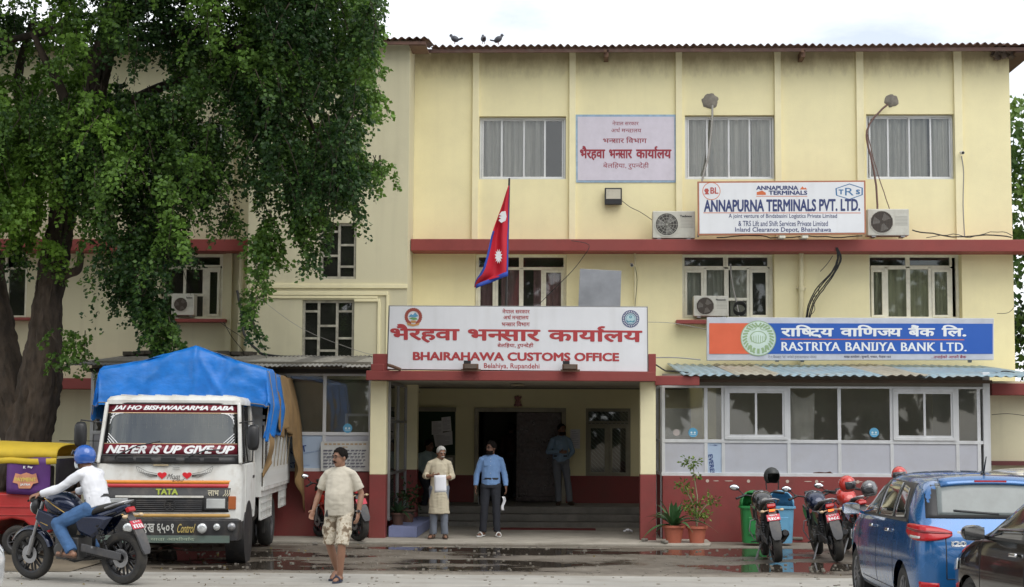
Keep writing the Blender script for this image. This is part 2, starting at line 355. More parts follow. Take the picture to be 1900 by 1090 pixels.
def sheet(name, x0,x1,y0,y1,z,m,kind='structure'):
    q = MB(); q.add([(x0,y0,z),(x1,y0,z),(x1,y1,z),(x0,y1,z)],[(0,1,2,3)]); return q.build(name,m,kind=kind,fixn=False)
EARTH = mat('earth',(.16,.13,.09),.95,var=.3,vs=1.5,bump=.6,bs=12,dirt=.6,dcol=(.07,.06,.04))
ROADM = mat('road_concrete',(.33,.315,.285),.85,var=.2,vs=1.7,bump=.6,bs=45,dirt=.55,dcol=(.20,.175,.14),ds=1.1,aniso=(.35,1.4,1))
sheet('ground',-600,600,-300,1500,-.03,EARTH)
sheet('courtyard',-26,26,20.9,33.2,0,wet_ground())
sheet('road',-60,60,6,22.35,.004,ROADM)
# raised concrete apron in front of the portico and the earth strip by the tree
q = MB(); q.prism([(-6.4,28.15),(2.35,28.1),(2.42,28.5),(2.42,33.0),(-6.4,33.0)],.0,.045,ax='z'); q.build('pavement',mat('apron_concrete',(.36,.33,.28),.85,var=.16,vs=2,bump=.5,bs=30,dirt=.5,dcol=(.15,.13,.1),ds=1.5),kind='structure',bevel=.01)
q = MB(); q.grid(lambda u,v:(-13+6.1*u, 22.2+11*v*(1 if u<.97 else .98), .012+.10*math.sin(u*3.14)**.5*math.sin(v*3.14)**.5*(.6+.6*mnoise.noise((u*6,v*9,0)))),26,34); q.build('earth_strip',EARTH,kind='structure',smooth=60)

# ------------------------------------------------------------------ the customs building
BF = 34.0
B = thing('customs_office_building','pale yellow three storey office with red ledges and a brown corrugated roof','building',(0,34,0))
def wall_holes(mb,x0,x1,z0,z1,y,th,holes):
    holes = [h for h in holes if h[1]>x0 and h[0]<x1]
    xs = sorted(set([x0,x1]+[h[0] for h in holes]+[h[1] for h in holes])); zs = sorted(set([z0,z1]+[h[2] for h in holes]+[h[3] for h in holes]))
    for i in range(len(xs)-1):
        for j in range(len(zs)-1):
            cx, cz = (xs[i]+xs[i+1])/2, (zs[j]+zs[j+1])/2
            if any(h[0]<cx<h[1] and h[2]<cz<h[3] for h in holes): continue
            for yy in (y,y+th): mb.add([(xs[i],yy,zs[j]),(xs[i+1],yy,zs[j]),(xs[i+1],yy,zs[j+1]),(xs[i],yy,zs[j+1])],[(0,1,2,3) if yy==y else (3,2,1,0)])
    for a,b,c,d in [(x0,x1,z0,z1)]+holes:
        mb.add([(a,y,c),(b,y,c),(b,y,d),(a,y,d),(a,y+th,c),(b,y+th,c),(b,y+th,d),(a,y+th,d)],[(0,1,5,4),(1,2,6,5),(2,3,7,6),(3,0,4,7)])
ledge_z0, ledge_z1 = P(1100,466,33.4).z, P(1100,444,33.4).z
roof_z = P(1300,92,BF).z
FX0, FX1 = P(757,400,BF).x-.2, P(1878,400,BF).x
fl1 = 3.0
# openings (photo rectangles)
top_w = [(889,216,1050,333),(1271,214,1438,333),(1608,212,1771,333)]
mid_w = [(881,470,1051,615),(1266,470,1437,592),(1613,470,1785,592)]
holes = [WR(*w,BF) for w in top_w+mid_w]
pz = P(1,1,1)
mb = MB(); wall_holes(mb,FX0,FX1,fl1,roof_z,BF,.3,holes); mb.build('wall',YEL,B,world=True)
# ground floor wall of the portico, set back
pd = WR(880,757,1050,931,35.0); pw = WR(1087,758,1170,885,35.0); pb = WR(765,764,845,886,35.0)
pd = (pd[0],pd[1],.42,pd[3])
mb = MB(); wall_holes(mb,-4.2,2.6,.41,2.9,35.0,.25,[(pd[0],pd[1],.415,pd[3]),pw,pb]); mb.build('portico_wall',YEL,B,world=True)
MB().box(-4.2,pd[0],34.988,34.999,.42,1.0).build('dado',RED,B,world=True); MB().box(pd[1],2.6,34.988,34.999,.42,1.0).build('dado',RED,B,world=True)
# ground floor walls either side (behind the glazed lean-tos), end walls, back, floors
MB().box(2.6,FX1,BF,BF+.3,0,fl1).build('wall',YEL2,B,world=True); MB().box(-5.2,-4.2,BF,BF+.3,0,fl1).build('wall',YEL2,B,world=True)
mb = MB(); mb.box(FX1-.3,FX1,BF+.3,44,0,roof_z-.02); mb.box(-26,FX1-.3,44,44.3,0,roof_z-.02); mb.box(-26,-25.7,BF+.3,44,0,roof_z-.02)
mb.box(2.45,2.7,30.6,35.0,0,2.95); mb.box(-4.2,-3.95,33.9,35.0,0,2.95); mb.build('side_wall',YEL,B,world=True)
mb = MB()
for z in (.41,3.0,5.95): mb.box(-25.7,FX1-.3,35.26 if z<1 else 34.3,44,z-.14,z)
mb.box(-25.7,FX1-.3,34.3,44,roof_z-.2,roof_z-.05); mb.box(-25.7,FX1-.3,38.3,38.45,0.5,roof_z-.3)
mb.build('floor_slab',mat('interior_plaster',(.16,.155,.13),.9),B,world=True)
# pilasters
for a,b in ((876,888),(1056,1068),(1254,1266),(1438,1450),(1590,1604),(1772,1787)):
    x0,x1,_,_ = WR(a,250,b,300,33.94); mb = MB(); mb.box(x0,x1,33.93,33.999,ledge_z1,roof_z); mb.build('pilaster',YELT,B,world=True,bevel=.008)
# ledges
lx0 = P(762,455,33.4).x
mb = MB(); mb.box(lx0,13,33.4,34.05,ledge_z0,ledge_z1); mb.build('ledge',BAND,B,world=True,bevel=.012)
z0,z1 = P(300,466,33.45).z, P(300,444,33.45).z
mb = MB(); mb.box(-22,P(462,455,33.4).x-.02,33.45,34.02,z0,z1); mb.build('ledge',BAND,B,world=True,bevel=.012)
# corrugated roof with scalloped edge
def corr(x0,x1,y0,y1,z0,z1,pitch,amp,ny=2,rag=0.0,per=6):
    n = int((x1-x0)/pitch*per); seed = random.random()*50
    def f(u,v):
        x = x0+(x1-x0)*u; y = y0+(y1-y0)*v
        if v == 0 and rag: y += rag*(mnoise.noise((math.floor(x/.72)*1.7+seed,0,0)))+.02*mnoise.noise((x*4,seed,0))
        tt = (y-y0)/(y1-y0)
        return (x, y, z0+(z1-z0)*tt+amp*math.sin(2*math.pi*x/pitch)*(.8+.5*mnoise.noise((x*2.3,7,seed)))+.018*mnoise.noise((x*.8,y*.3,seed))+.012*mnoise.noise((x*1.3,y*1.1,seed)))
    return MB().grid(f,n,ny)
rz1 = P(1300,84,33.45).z; rxe = P(1925,90,33.5).x
corr(P(800,86,33.45).x,rxe,33.45,44.5,rz1,rz1+1.1,.155,.03,3).build('roof',BRN,B,world=True,solid=.012,smooth=80)
mb = MB(); mb.box(P(775,86,33.5).x,rxe-.1,33.50,33.54,rz1-.13,rz1-.055); mb.box(FX1+.02,rxe-.05,33.54,44,rz1-.16,rz1-.10); mb.build('fascia',mat('rusty_fascia',(.10,.05,.04),.7,var=.3,dirt=.6,dcol=(.16,.12,.09),ds=4),B,world=True)
for px in (1125,1489):
    p = P(px,100,33.6); mb = MB(); mb.box(p.x-.045,p.x+.045,33.5,33.995,p.z-.09,p.z+.06); mb.cyl((p.x-.02,33.42,p.z+.02),(p.x-.02,33.6,p.z+.02),.035); mb.build('rafter_end',mat('rust',(.12,.065,.04),.8,var=.4,bump=.4),B,world=True)
p = P(1862,96,33.9); mb = MB()
for i in range(26): mb.bx((p.x+random.uniform(-.22,.22),33.9+random.uniform(-.12,.05),p.z+random.uniform(-.14,.12)),(.12,.1,.09),Matrix.Rotation(random.random()*3,3,'Y'))
mb.build('mud_lump',mat('mud',(.13,.10,.08),.95,var=.3,bump=.6),B,world=True,kind='stuff')
# stair tower
TY = 32.9
tx0, tx1 = P(461,400,TY).x, P(757,400,TY).x; tz = P(760,76,TY).z; crz = P(600,668,TY).z
tw = [(560,557,657,672),(592,414,661,518),(566,268,656,372)]
th = [WR(*w,TY) for w in tw]; th[0] = (th[0][0],th[0][1],crz+.02,th[0][3])
mb = MB(); wall_holes(mb,tx0,tx1,crz-.4,tz,TY,.2,th); mb.box(tx1-.2,tx1,TY+.2,33.99,crz-.4,tz); mb.box(tx0,tx0+.2,TY+.2,33.99,crz-.4,tz); mb.build('stair_tower_wall',YEL2,B,world=True)
mb = MB(); mb.box(tx0+.21,tx1-.21,33.5,33.55,crz-.3,tz-.1); mb.box(tx0+.2,tx1-.2,TY+.2,33.5,crz-.35,crz-.3); mb.build('stairwell_dark',DARK,B,world=True)  # near-black sheets stand in for the shade behind the tower windows
corr(tx0-.3,tx1+.42,TY-.35,34.5,P(760,74,TY-.3).z+.02,P(760,74,TY-.3).z+.3,.155,.03,2).build('tower_roof',BRN,B,world=True,solid=.012,smooth=80)
mb = MB(); mb.box(tx0-.2,tx1+.36,TY-.3,TY-.26,P(760,80,TY-.3).z-.03,P(760,77,TY-.3).z); mb.box(tx1+.01,tx1+.36,TY-.26,33.4,P(760,84,TY-.3).z,P(760,82,TY-.3).z); mb.build('fascia',BRN,B,world=True)
mb = MB()
for y0_,y1_,xa,xb in ((527,535,463,756),(541,548,463,720),(555,560,657,705)):
    x0,x1,a,b = WR(xa,y0_,xb,y1_,TY-.03); mb.box(x0,x1,TY-.035,TY-.001,a,b)
for xa,ya,yb in ((716,548,665),(700,560,665)):
    x0,x1,a,b = WR(xa,ya,xa+5,yb,TY-.03); mb.box(x0,x1,TY-.033,TY-.001,a,b)
x0,x1,a,b = WR(463,549,700,554,TY-.03); mb.box(x0,x1,TY-.03,TY-.001,a,b)
mb.build('moulding',YELT,B,world=True,bevel=.006)
# left wing
lx1 = P(455,400,BF).x
lw = [(297,470,413,592),(-30,470,50,590),(330,226,416,332),(-60,226,60,332),(150,226,300,332)]
lh = [WR(*w,BF) for w in lw]
mb = MB(); wall_holes(mb,-25.9,lx1+.5,0,roof_z,BF,.3,lh); mb.build('left_wing_wall',YEL2,B,world=True)
corr(-26,tx0-.3,33.45,44.5,rz1,rz1+1.1,.155,.03,3).build('roof',BRN,B,world=True,solid=.012,smooth=80)
x0,x1,a,b = WR(60,702,170,722,33.4); mb = MB(); mb.box(-22,x1+1.5,33.35,33.99,a,b); mb.build('ledge',BAND,B,world=True,bevel=.01)
x0,x1,a,b = WR(428,470,436,600,33.9); mb = MB(); mb.box(P(424,300,BF).x,P(436,300,BF).x,33.93,33.999,0,roof_z-.1); mb.build('pilaster',YEL2,B,world=True)
# ledge under window sills
for (a,b,c,d) in ((275,592,418,598),(-40,589,55,594),(1255,594,1330,601)):
    x0,x1,z0,z1 = WR(a,b,c,d,33.75); mb = MB(); mb.box(x0,x1,33.72,34.4,z0,z1); mb.build('sill',BAND,B,world=True,bevel=.006)

# ---- windows -------------------------------------------------------------
def frame_mb(x0,x1,z0,z1,y,w,d):
    mb = MB(); mb.box(x0,x1,y,y+d,z1-w,z1); mb.box(x0,x1,y,y+d,z0,z0+w); mb.box(x0,x0+w,y,y+d,z0+w,z1-w); mb.box(x1-w,x1,y,y+d,z0+w,z1-w); return mb
def curtain(name,m,x0,x1,z0,z1,y,par,n=12,amp=.05):
    s = random.random()*9
    return MB().grid(lambda u,v:(x0+(x1-x0)*u, y+amp*math.sin(u*n*6.28/2+1.2*math.sin(u*7+s)+.8*mnoise.noise((u*5,v*1.5,s)))*(.6+.5*v), z0+(z1-z0)*v), n*8, 5).build(name,m,par,world=True,smooth=80)
def sliding(box, ys, xs, curts, y=34.12, fm=ALU, gm=GL, extra=()):
    x0,x1,z0,z1 = box; par = B
    fr = frame_mb(x0+.004,x1-.004,z0+.004,z1-.004,y,.045,.07); W_ = fr.build('window',fm,par,world=True,bevel=.004)
    for (a,b) in curts: curtain('curtain',CURT,P(a,270,34.3).x,P(b,270,34.3).x,z0-.1,z1+.05,y+.15,W_,n=max(4,int((b-a)/9)))
    q = [P(v,270,y).x for v in xs]
    for i,(a,b) in enumerate(zip(q[:-1],q[1:])):
        yy = y+.008+.026*(i%2); sm = frame_mb(a-.012 if i else a+.03,b+.012 if i<len(q)-2 else b-.03,z0+.045,z1-.045,yy,.032,.022)
        sm.build('sash',ALUW,W_,world=True); MB().box(a+.012,b-.012,yy+.01,yy+.014,z0+.06,z1-.06).build('pane',gm,W_,world=True)
    return W_
sliding(holes[0],None,[892,931,972,1011,1048],[(889,1008)])
sliding(holes[1],None,[1273,1312,1352,1391,1434],[(1270,1392),(1394,1440)])
sliding(holes[2],None,[1610,1648,1687,1727,1767],[(1606,1720),(1724,1760)])
for k in (2,3,4): x = lh[k]; sliding(x,None,[lw[k][0]+3,(lw[k][0]+lw[k][2])/2,lw[k][2]-3],[(lw[k][0],lw[k][2]-30)])
def casement(box, y, cells, cm, fm=CREAM, curts=(), gm=GLD, fw=.06):
    """cells: (x0,x1,z0,z1,leaf) in photo px; leaf adds an inner sash frame"""
    x0,x1,z0,z1 = box; fr = frame_mb(x0+.004,x1-.004,z0+.004,z1-.004,y,fw,.09)
    for a,b,c,d,lf in cells:        # mullions around the cells
        X0,X1,Z0,Z1 = WR(a,b,c,d,y)
        for (p,q_,r_,s_) in ((X1,X1+fw*.8,Z0-fw*.4,Z1+fw*.4),(X0-fw*.8,X0,Z0-fw*.4,Z1+fw*.4)): 
            if p>x0+fw*.7 and q_<x1-fw*.7: fr.box(p,q_,y+.004+random.random()*.003,y+.08,max(z0+fw,r_),min(z1-fw,s_))
        for (p,q_,r_,s_) in ((X0,X1,Z1,Z1+fw*.7),(X0,X1,Z0-fw*.7,Z0)):
            if r_>z0+fw*.6 and s_<z1-fw*.6: fr.box(p,q_,y+.009+random.random()*.002,y+.075,r_,s_)
    W_ = fr.build('window',fm,B,world=True)
    for a,b,c,d,lf in cells:
        X0,X1,Z0,Z1 = WR(a,b,c,d,y)
        if lf: frame_mb(X0+.004,X1-.004,Z0+.004,Z1-.004,y-.012,.055,.04).build('sash',fm,W_,world=True,bevel=.004)
        MB().box(X0+.01,X1-.01,y+.03,y+.034,Z0+.01,Z1-.01).build('pane',gm,W_,world=True)
    for a,b,m in curts: X0,X1,_,_ = WR(a,500,b,550,y+.1); curtain('curtain',m,X0,X1,z0,z1-.25,y+.12,W_,n=max(3,int((b-a)/9)))
    return W_
WY = 34.26
def mid_cells(l, ms, r):   # transom row + lower row
    pass
x0,x1,z0,z1 = holes[3]
casement(holes[3],WY,[(886,475,963,496,0),(971,475,1048,496,0),(886,501,919,640,1),(924,501,963,640,0),(971,501,1004,640,0),(1008,501,1046,640,1)],None,curts=[(884,915,CURR),(930,965,CURR),(990,1050,CURR)])
# curtains darken behind
cs = [(1269,475,1342,494,0),(1351,475,1424,494,0),(1270,501,1306,590,1),(1311,501,1344,590,0),(1352,501,1386,553,0),(1352,558,1386,590,0),(1391,501,1426,590,1)]
casement(holes[4],WY,cs,None,curts=[(1268,1345,CURT),(1355,1395,CURT)])
cs = [(1616,475,1680,493,0),(1688,475,1762,493,0),(1616,500,1642,590,1),(1648,500,1682,590,0),(1689,500,1723,590,0),(1729,500,1763,590,1)]
casement(holes[5],WY,cs,None,curts=[(1614,1766,CURG)])
casement(lh[0],34.2,[(300,478,352,492,0),(360,478,408,492,0),(302,500,340,545,0),(302,550,340,588,0),(345,500,376,545,0),(345,550,376,588,0),(384,500,408,588,1)],None)
casement(lh[1],34.2,[(-25,478,8,588,0),(16,500,46,588,0)],None)
def puzzle(box, cols, y):      # staircase window with staggered panes: cols = (px0, px1, [y breaks])
    x0,x1,z0,z1 = box; fr = frame_mb(x0+.004,x1-.004,z0+.004,z1-.004,y,.05,.10); pn = []
    for k,(a,b,br) in enumerate(cols):
        X0 = P(a,500,y).x; X1 = P(b,500,y).x
        if k: fr.box(X0-.05,X0,y+.002,y+.095,z0+.05,z1-.05)
        br = [P((a+b)/2,q_,y).z for q_ in br]
        for zz in br: fr.box(X0+.001,X1-.05-.001,y+.006,y+.09,zz-.022,zz+.022)
        zs = [z0+.04]+sorted(br)+[z1-.04]
        for i in range(len(zs)-1): pn.append((X0+.004,X1-.054,zs[i]+.02,zs[i+1]-.02))
    W_ = fr.build('window',mat('old_white_frame',(.42,.40,.33),.7,var=.3,vs=9,dirt=.6,dcol=(.14,.12,.09),ds=7),B,world=True)
    for X0,X1,a,b in pn: MB().box(X0,X1,y+.04,y+.044,a,b).build('pane',GLD,W_,world=True)
puzzle(th[0],[(563,595,[578,628]),(595,629,[605,651]),(629,662,[578,628])],TY+.05)
puzzle(th[1],[(590,599,[468,500]),(599,631,[430,475]),(631,664,[455,495])],TY+.05)
puzzle(th[2],[(568,599,[300,345]),(599,631,[330]),(631,662,[300,345])],TY+.05)
# portico: door, windows, board
fr = MB().box(pd[0]+.002,pd[0]+.09,34.93,35.17,pd[2],pd[3]-.002).box(pd[1]-.09,pd[1]-.002,34.93,35.17,pd[2],pd[3]-.002).box(pd[0]+.09,pd[1]-.09,34.93,35.17,pd[3]-.09,pd[3]-.002); D_ = fr.build('door_frame',mat('grey_cream_frame',(.36,.33,.25),.6,var=.2,dirt=.5,dcol=(.1,.08,.06),ds=6),B,world=True)
dm = mat('dark_red_steel_door',(.035,.018,.015),.28,metal=.2,var=.5,vs=8,bump=.6,bs=18)
a,b,_,_ = WR(958,800,1041,900,35.1); mb = MB(); mb.box(a,b,35.08,35.12,.44,pd[3]-.1)
for i in range(3): mb.box(a+.05,b-.05,35.062,35.079,.55+i*.58,1.03+i*.58)
mb.build('door',dm,B,world=True,bevel=.006)
mb = MB(); mb.box(pd[0]+.09,a-.01,36.9,36.95,.42,2.5); mb.box(-1.9,0,37.5,37.6,.42,2.9); mb.build('corridor_wall',mat('corridor_dark',(.05,.045,.035),.8),B,world=True)  # near-black wall colour carries the indoor darkness behind the doorway
casement(pw,35.0,[(1091,764,1166,782,0),(1091,790,1127,882,1),(1131,790,1166,882,1)],None,fm=mat('aged_grey_frame',(.30,.28,.21),.7,var=.25,dirt=.5,dcol=(.1,.09,.07),ds=6),fw=.05)
W3 = frame_mb(pb[0]+.003,pb[1]-.003,pb[2]+.003,pb[3],34.97,.05,.1); zb = P(800,845,35).z; W3.box(pb[0]+.05,pb[1]-.05,34.98,35.04,zb-.05,zb)
W3 = W3.build('window',MATS['aged_grey_frame'],B,world=True); MB().box(pb[0]+.05,pb[1]-.05,35.02,35.024,pb[2]+.05,zb-.05).build('pane',GLD,W3,world=True)
gr = MB()     # diagonal window grilles
for bxx in (pw,(pb[0],pb[1],pb[2],zb)):
    x0,x1,z0,z1 = bxx; k = x0-(z1-z0)
    while k < x1:
        pa = [(k,z1),(k+(z1-z0),z0)]
        t0 = max(0,(x0+.06-k)/(z1-z0)); t1 = min(1,(x1-.06-k)/(z1-z0))
        if t1 > t0: gr.bar((k+t0*(z1-z0),35.10,z1-t0*(z1-z0)),(k+t1*(z1-z0),35.10,z1-t1*(z1-z0)),.012)
        k += .09
gr.build('grille',STEEL,B,world=True,kind='stuff')
# portico columns, slab, parapet blocks
slab_t, slab_b = P(950,689,28.6).z, P(950,708,29).z
for a,b,inner in ((685,715,1),(1188,1217,-1)):
    x0 = P(a,900,29.0).x; x1 = P(b,900,29.0).x; zr = P(a,881,29).z
    c_ = MB().box(x0,x1,29.0,29.32,zr,slab_b).build('column',YELT,B,world=True,bevel=.012)
    MB().box(x0-.003,x1+.003,28.997,29.323,0.02,zr).build('column_base',RED,c_,world=True,bevel=.012)
sx0 = P(679,698,28.6).x; sx1 = P(1217,698,28.6).x
mb = MB(); mb.box(sx0,sx1,28.6,28.8,slab_b,slab_t); mb.box(sx1,P(1298,705,28.9).x,28.9,29.1,slab_b-.06,slab_t-.06); mb.build('portico_beam',BAND,B,world=True,bevel=.01)
mb = MB(); mb.box(sx0+.02,sx1-.02,28.8,34.98,slab_b+.02,slab_t-.03); mb.build('portico_slab',mat('soffit_paint',(.50,.47,.38),.85,var=.12,dirt=.4,dcol=(.25,.22,.17)),B,world=True)
for a,b in ((692,720),(1203,1217)):
    x0,x1,z0,z1 = WR(a,657,b,690,28.75); MB().box(x0,x1,28.72,29.0,slab_t,z1).build('parapet_block',BAND,B,world=True,bevel=.01)
p = P(703,676,28.7); MB().box(p.x-.13,p.x+.10,28.61,28.75,slab_t,p.z).build('parapet_block',BAND,B,world=True,bevel=.01)
# inner pillars and left side glazing
mb = MB(); x0 = P(741,800,32.5).x; mb.box(-3.36,-3.1,32.3,32.6,1.18,slab_b+.02); mb.box(-4.2,-3.36,32.35,32.55,1.18,slab_b+.02); mb.build('pillar',YELT,B,world=True)
mb = MB(); mb.box(-3.363,-3.097,32.297,32.6,0,1.18); mb.box(-4.2,-3.36,32.347,32.55,0,1.18); mb.box(-4.2,-3.6,32.55,34.9,0,1.18); mb.build('pillar_base',RED,B,world=True)
MB().box(-4.2,-3.9,32.55,35,1.18,slab_b+.02).build('wall',YEL,B,world=True)
def side_glazing(x, y0, y1, zt, lab):
    W_ = MB()
    for yy in (y0,(y0+y1)/2,y1-.05): W_.box(x-.03,x+.03,yy,yy+.05,.35,zt)
    for zz in (.33,1.15,2.1,zt-.05): W_.box(x-.028,x+.028,y0+.05,y1-.05,zz,zz+.045)
    W_ = W_.build('side_glazing',STEEL,B,world=True)
    for i in range(2):
        for za,zb_ in ((.38,1.15),(1.2,2.1),(2.15,zt-.05)): MB().box(x-.003,x+.003,y0+.05+i*(y1-y0)/2,y0+i*(y1-y0)/2+(y1-y0)/2,za,zb_).build('pane',GLD,W_,world=True)
side_glazing(-3.33,29.35,32.28,slab_b,'')
# steps and floor
mb = MB(); fx0,fx1 = -3.35,2.45
mb.box(fx0,fx1,33.2,35.3,.28,.42); mb.box(fx0,fx1,32.9,34,.14,.28); mb.box(fx0,fx1,32.6,34,.0,.14); 
st = MB(); 
for k,(ya,za) in enumerate(((32.6,0.0),(32.9,.14),(33.2,.28))): MB().box(fx0,fx1,ya+.0,35.25 if k==2 else ya+.32,za+.002,za+.14).build('step',CONC,B,world=True,bevel=.012)
MB().box(1.9,2.44,32.35,33.19,.045,.33).build('plinth_block',CONC,B,world=True,bevel=.015)
MB().box(pd[0],pd[1],35.25,37.5,.28,.425).build('corridor_floor',CONC,B,world=True)
# blue painted curb by the left column
bl = mat('blue_grey_paint',(.20,.23,.40),.6,var=.2,dirt=.5,dcol=(.1,.09,.08),ds=3)
MB().box(-3.3,-2.78,29.2,32.5,.045,.24).build('planter_step',bl,B,world=True,bevel=.012)
# ceiling lamp in the portico, plaster figure over the door
p = P(960,719,31.0); mb = MB(); mb.lathe([(0,0),(.13,.0),(.14,.03),(.06,.05),(0,.05)],Matrix.Translation((p.x,31.0,slab_b-.03)),14); cl = mb.build('ceiling_light',mat('dull_brass',(.35,.3,.2),.5),None); tag(cl,'small round ceiling lamp under the portico slab','ceiling lamp')
p = P(961,746,34.98); mb = MB(); mb.ell((p.x,34.95,p.z-.02),(.065,.04,.085)); mb.ell((p.x,34.95,p.z+.09),(.04,.03,.045))
for s_ in (-1,1): mb.ell((p.x+s_*.05,34.95,p.z+.08),(.022,.02,.05),Matrix.Rotation(s_*.4,3,'Y')); mb.ell((p.x+s_*.06,34.94,p.z-.07),(.03,.03,.03))
tag(mb.build('wall_figure',mat('figure_pink',(.33,.15,.14),.6,var=.4,vs=25),smooth=60),'small pink plaster figure mounted above the doorway','figurine')
# drain pipes
pipe = mat('pipe_paint',(.66,.60,.38),.6,var=.08,streak=.3)
p = P(1487,470,33.85); q_ = P(1485,592,33.85)
mb = MB(); mb.cyl((p.x,33.87,ledge_z0),(q_.x,33.87,fl1+.2),.055); mb.cyl((p.x,33.87,P(1487,532,33.87).z),(p.x,33.87,P(1487,540,33.87).z),.07); mb.box(p.x-.1,p.x+.1,33.9,33.998,P(1487,535,33.87).z-.01,P(1487,535,33.87).z+.02)
mb.build('drain_pipe',pipe,B,world=True,smooth=40)
mb = MB(); x = P(1178,500,33.9).x; mb.cyl((x,33.9,ledge_z0),(x,33.9,P(1178,565,33.9).z),.025); mb.build('conduit',pipe,B,world=True,smooth=40)
p = P(447,560,33.7); mb = MB(); mb.cyl((p.x,33.75,3.2),(p.x,33.75,ledge_z0),.06); mb.cyl((p.x,33.75,P(447,520,33.75).z),(p.x,33.75,P(447,530,33.75).z),.075)
mb.cyl((p.x,33.75,P(447,600,33.75).z),(p.x,33.75,P(447,608,33.75).z),.075); mb.build('drain_pipe',YEL2,B,world=True,smooth=40)
# repaired holes in the wall (grey mortar)
for px,py,rr in ((1318,188,.17),(1655,187,.145)):
    p = P(px,py,33.99); n = 26; s = random.random()*9
    rad = [rr*(1+.22*mnoise.noise((math.cos(a)*1.7+s,math.sin(a)*1.7,s))+.10*math.sin(a*7+s)*random.random()) for a in [6.283*i/n for i in range(n)]]
    vs = [(p.x,33.955,p.z)]+[(p.x+rad[i]*.7*math.cos(6.283*i/n),33.965,p.z+rad[i]*.7*math.sin(6.283*i/n)) for i in range(n)]+[(p.x+rad[i]*math.cos(6.283*i/n),33.996,p.z+rad[i]*.95*math.sin(6.283*i/n)) for i in range(n)]
    fs = [(0,1+i,1+(i+1)%n) for i in range(n)]+[(1+i,1+n+i,1+n+(i+1)%n,1+(i+1)%n) for i in range(n)]
    MB().add(vs,fs).build('mortar_patch',mat('grey_mortar',(.22,.20,.17),.95,var=.25,vs=9,bump=.8,bs=25),B,world=True,smooth=80)

# ------------------------------------------------------------------ glazed lean-to on the right (bank) and on the left
EY = 29.4
def leanto(name,label,cat,x0px,x1px,vpx,top,mid,low,base,sashes,panelcols,mats,right):
    L = thing(name,label,cat,(P((x0px+x1px)/2,900,EY).x,EY,0))
    X = lambda px: P(px,820,EY).x
    Z = lambda py: P((x0px+x1px)/2,py,EY).z
    zt,zm,zl = Z(top),Z(mid),Z(low)
    MB().box(X(x0px),X(x1px),EY-.03,EY+.17,0.0,zl-.02).build('base_wall',RED,L,world=True,bevel=.008)
    fr = MB(); w = .06
    for v in vpx: fr.box(X(v)-w/2,X(v)+w/2,EY,EY+.06,zl+.04,zt)
    fr.box(X(x0px)-.02,X(x1px)+.02,EY-.012,EY+.065,zl-.02,zl+.04); fr.box(X(x0px),X(x1px),EY-.004,EY+.055,zm-.03,zm+.03); fr.box(X(x0px),X(x1px),EY-.004,EY+.055,zt-.04,zt)
    fr.build('frame',ALUW,L,world=True,bevel=.003)
    MB().box(X(x0px),X(x1px)-.02,EY+.01,EY+.05,zt+.002,Z(top-22)).build('header_board',mat('taupe_board',(.22,.20,.16),.6,var=.1,streak=.3),L,world=True)
    for i,(a,b) in enumerate(zip(vpx[:-1],vpx[1:])):
        a_,b_ = X(a)+w/2-.004,X(b)-w/2+.004
        if (a,b) in sashes:
            f = frame_mb(a_,b_,zm+.03,zt-.04,EY-.03,.055,.05).build('sliding_window',ALUW,L,world=True,bevel=.003); c_ = (a_+b_)/2
            for j,(p,q_) in enumerate(((a_+.05,c_+.02),(c_-.02,b_-.05))):
                g = frame_mb(p,q_,zm+.08,zt-.09,EY-.024+.018*j,.04,.016).build('sash',ALUW,f,world=True)
                MB().box(p+.03,q_-.03,EY-.014+.018*j,EY-.011+.018*j,zm+.11,zt-.12).build('pane',GLS,f,world=True)
        else: MB().box(a_,b_,EY+.02,EY+.025,zm+.02,zt-.03).build('pane',GLS,L,world=True)
        pm = mats.get((a,b),mats[0]); MB().box(a_,b_,EY+.018,EY+.03,zl+.03,zm-.02).build('panel',pm,L,world=True)
    return L,X,Z,zt,zm,zl
PAN = mat('grey_white_panel',(.47,.48,.53),.5,var=.06,vs=1.5,dirt=.3,dcol=(.33,.30,.27),ds=1.4)
PANB = mat('pale_blue_panel',(.42,.52,.66),.4,var=.04)
LR,XR,ZR,zt,zm,zl = leanto('bank_shopfront','aluminium and glass bank counter front on a red wall right of the portico','shopfront',1229,1830,[1231,1310,1342,1464,1558,1655,1777,1817],717,820,883,1000,{(1342,1464),(1655,1777)},None,{0:PAN,(1310,1342):PANB},True)
mb = MB(); mb.box(XR(1825),XR(1838),EY-.02,EY+.14,0,ZR(690)); mb.build('corner_post',ALUW,LR,world=True,bevel=.006)
mb = MB(); xs_ = XR(1229); mb.box(xs_-.03,xs_+.02,EY+.2,33.9,zl-.02,zl+.03); mb.box(xs_-.03,xs_+.02,EY+.2,33.9,zm-.02,zm+.02); mb.box(xs_-.03,xs_+.02,EY+.17,33.9,zt-.03,zt+.02)
for yy in (EY+.19,31,32.5): mb.box(xs_-.028,xs_+.018,yy,yy+.05,0,zt)
mb.build('side_frame',ALUW,LR,world=True)
MB().box(xs_-.004,xs_+.004,EY+.3,33.9,zl+.03,zt-.03).build('pane',GLS,LR,world=True)
MB().box(xs_-.02,xs_+.015,EY+.3,33.9,0,zl-.03).build('side_base',RED,LR,world=True)
x9 = XR(1838); MB().box(x9-.03,x9,EY+.2,33.9,0,zt).build('side_panel',PAN,LR,world=True)
mb = MB(); mb.box(xs_+.1,x9-.1,EY+.3,33.9,.0,.06); mb.build('floor',CONC,LR,world=True)
mb = MB(); mb.box(XR(1232)+.0,XR(1290),30.4,30.44,1.2,P(1260,758,30.4).z); mb.build('counter_partition',mat('partition_white',(.4,.4,.38),.6),LR,world=True)
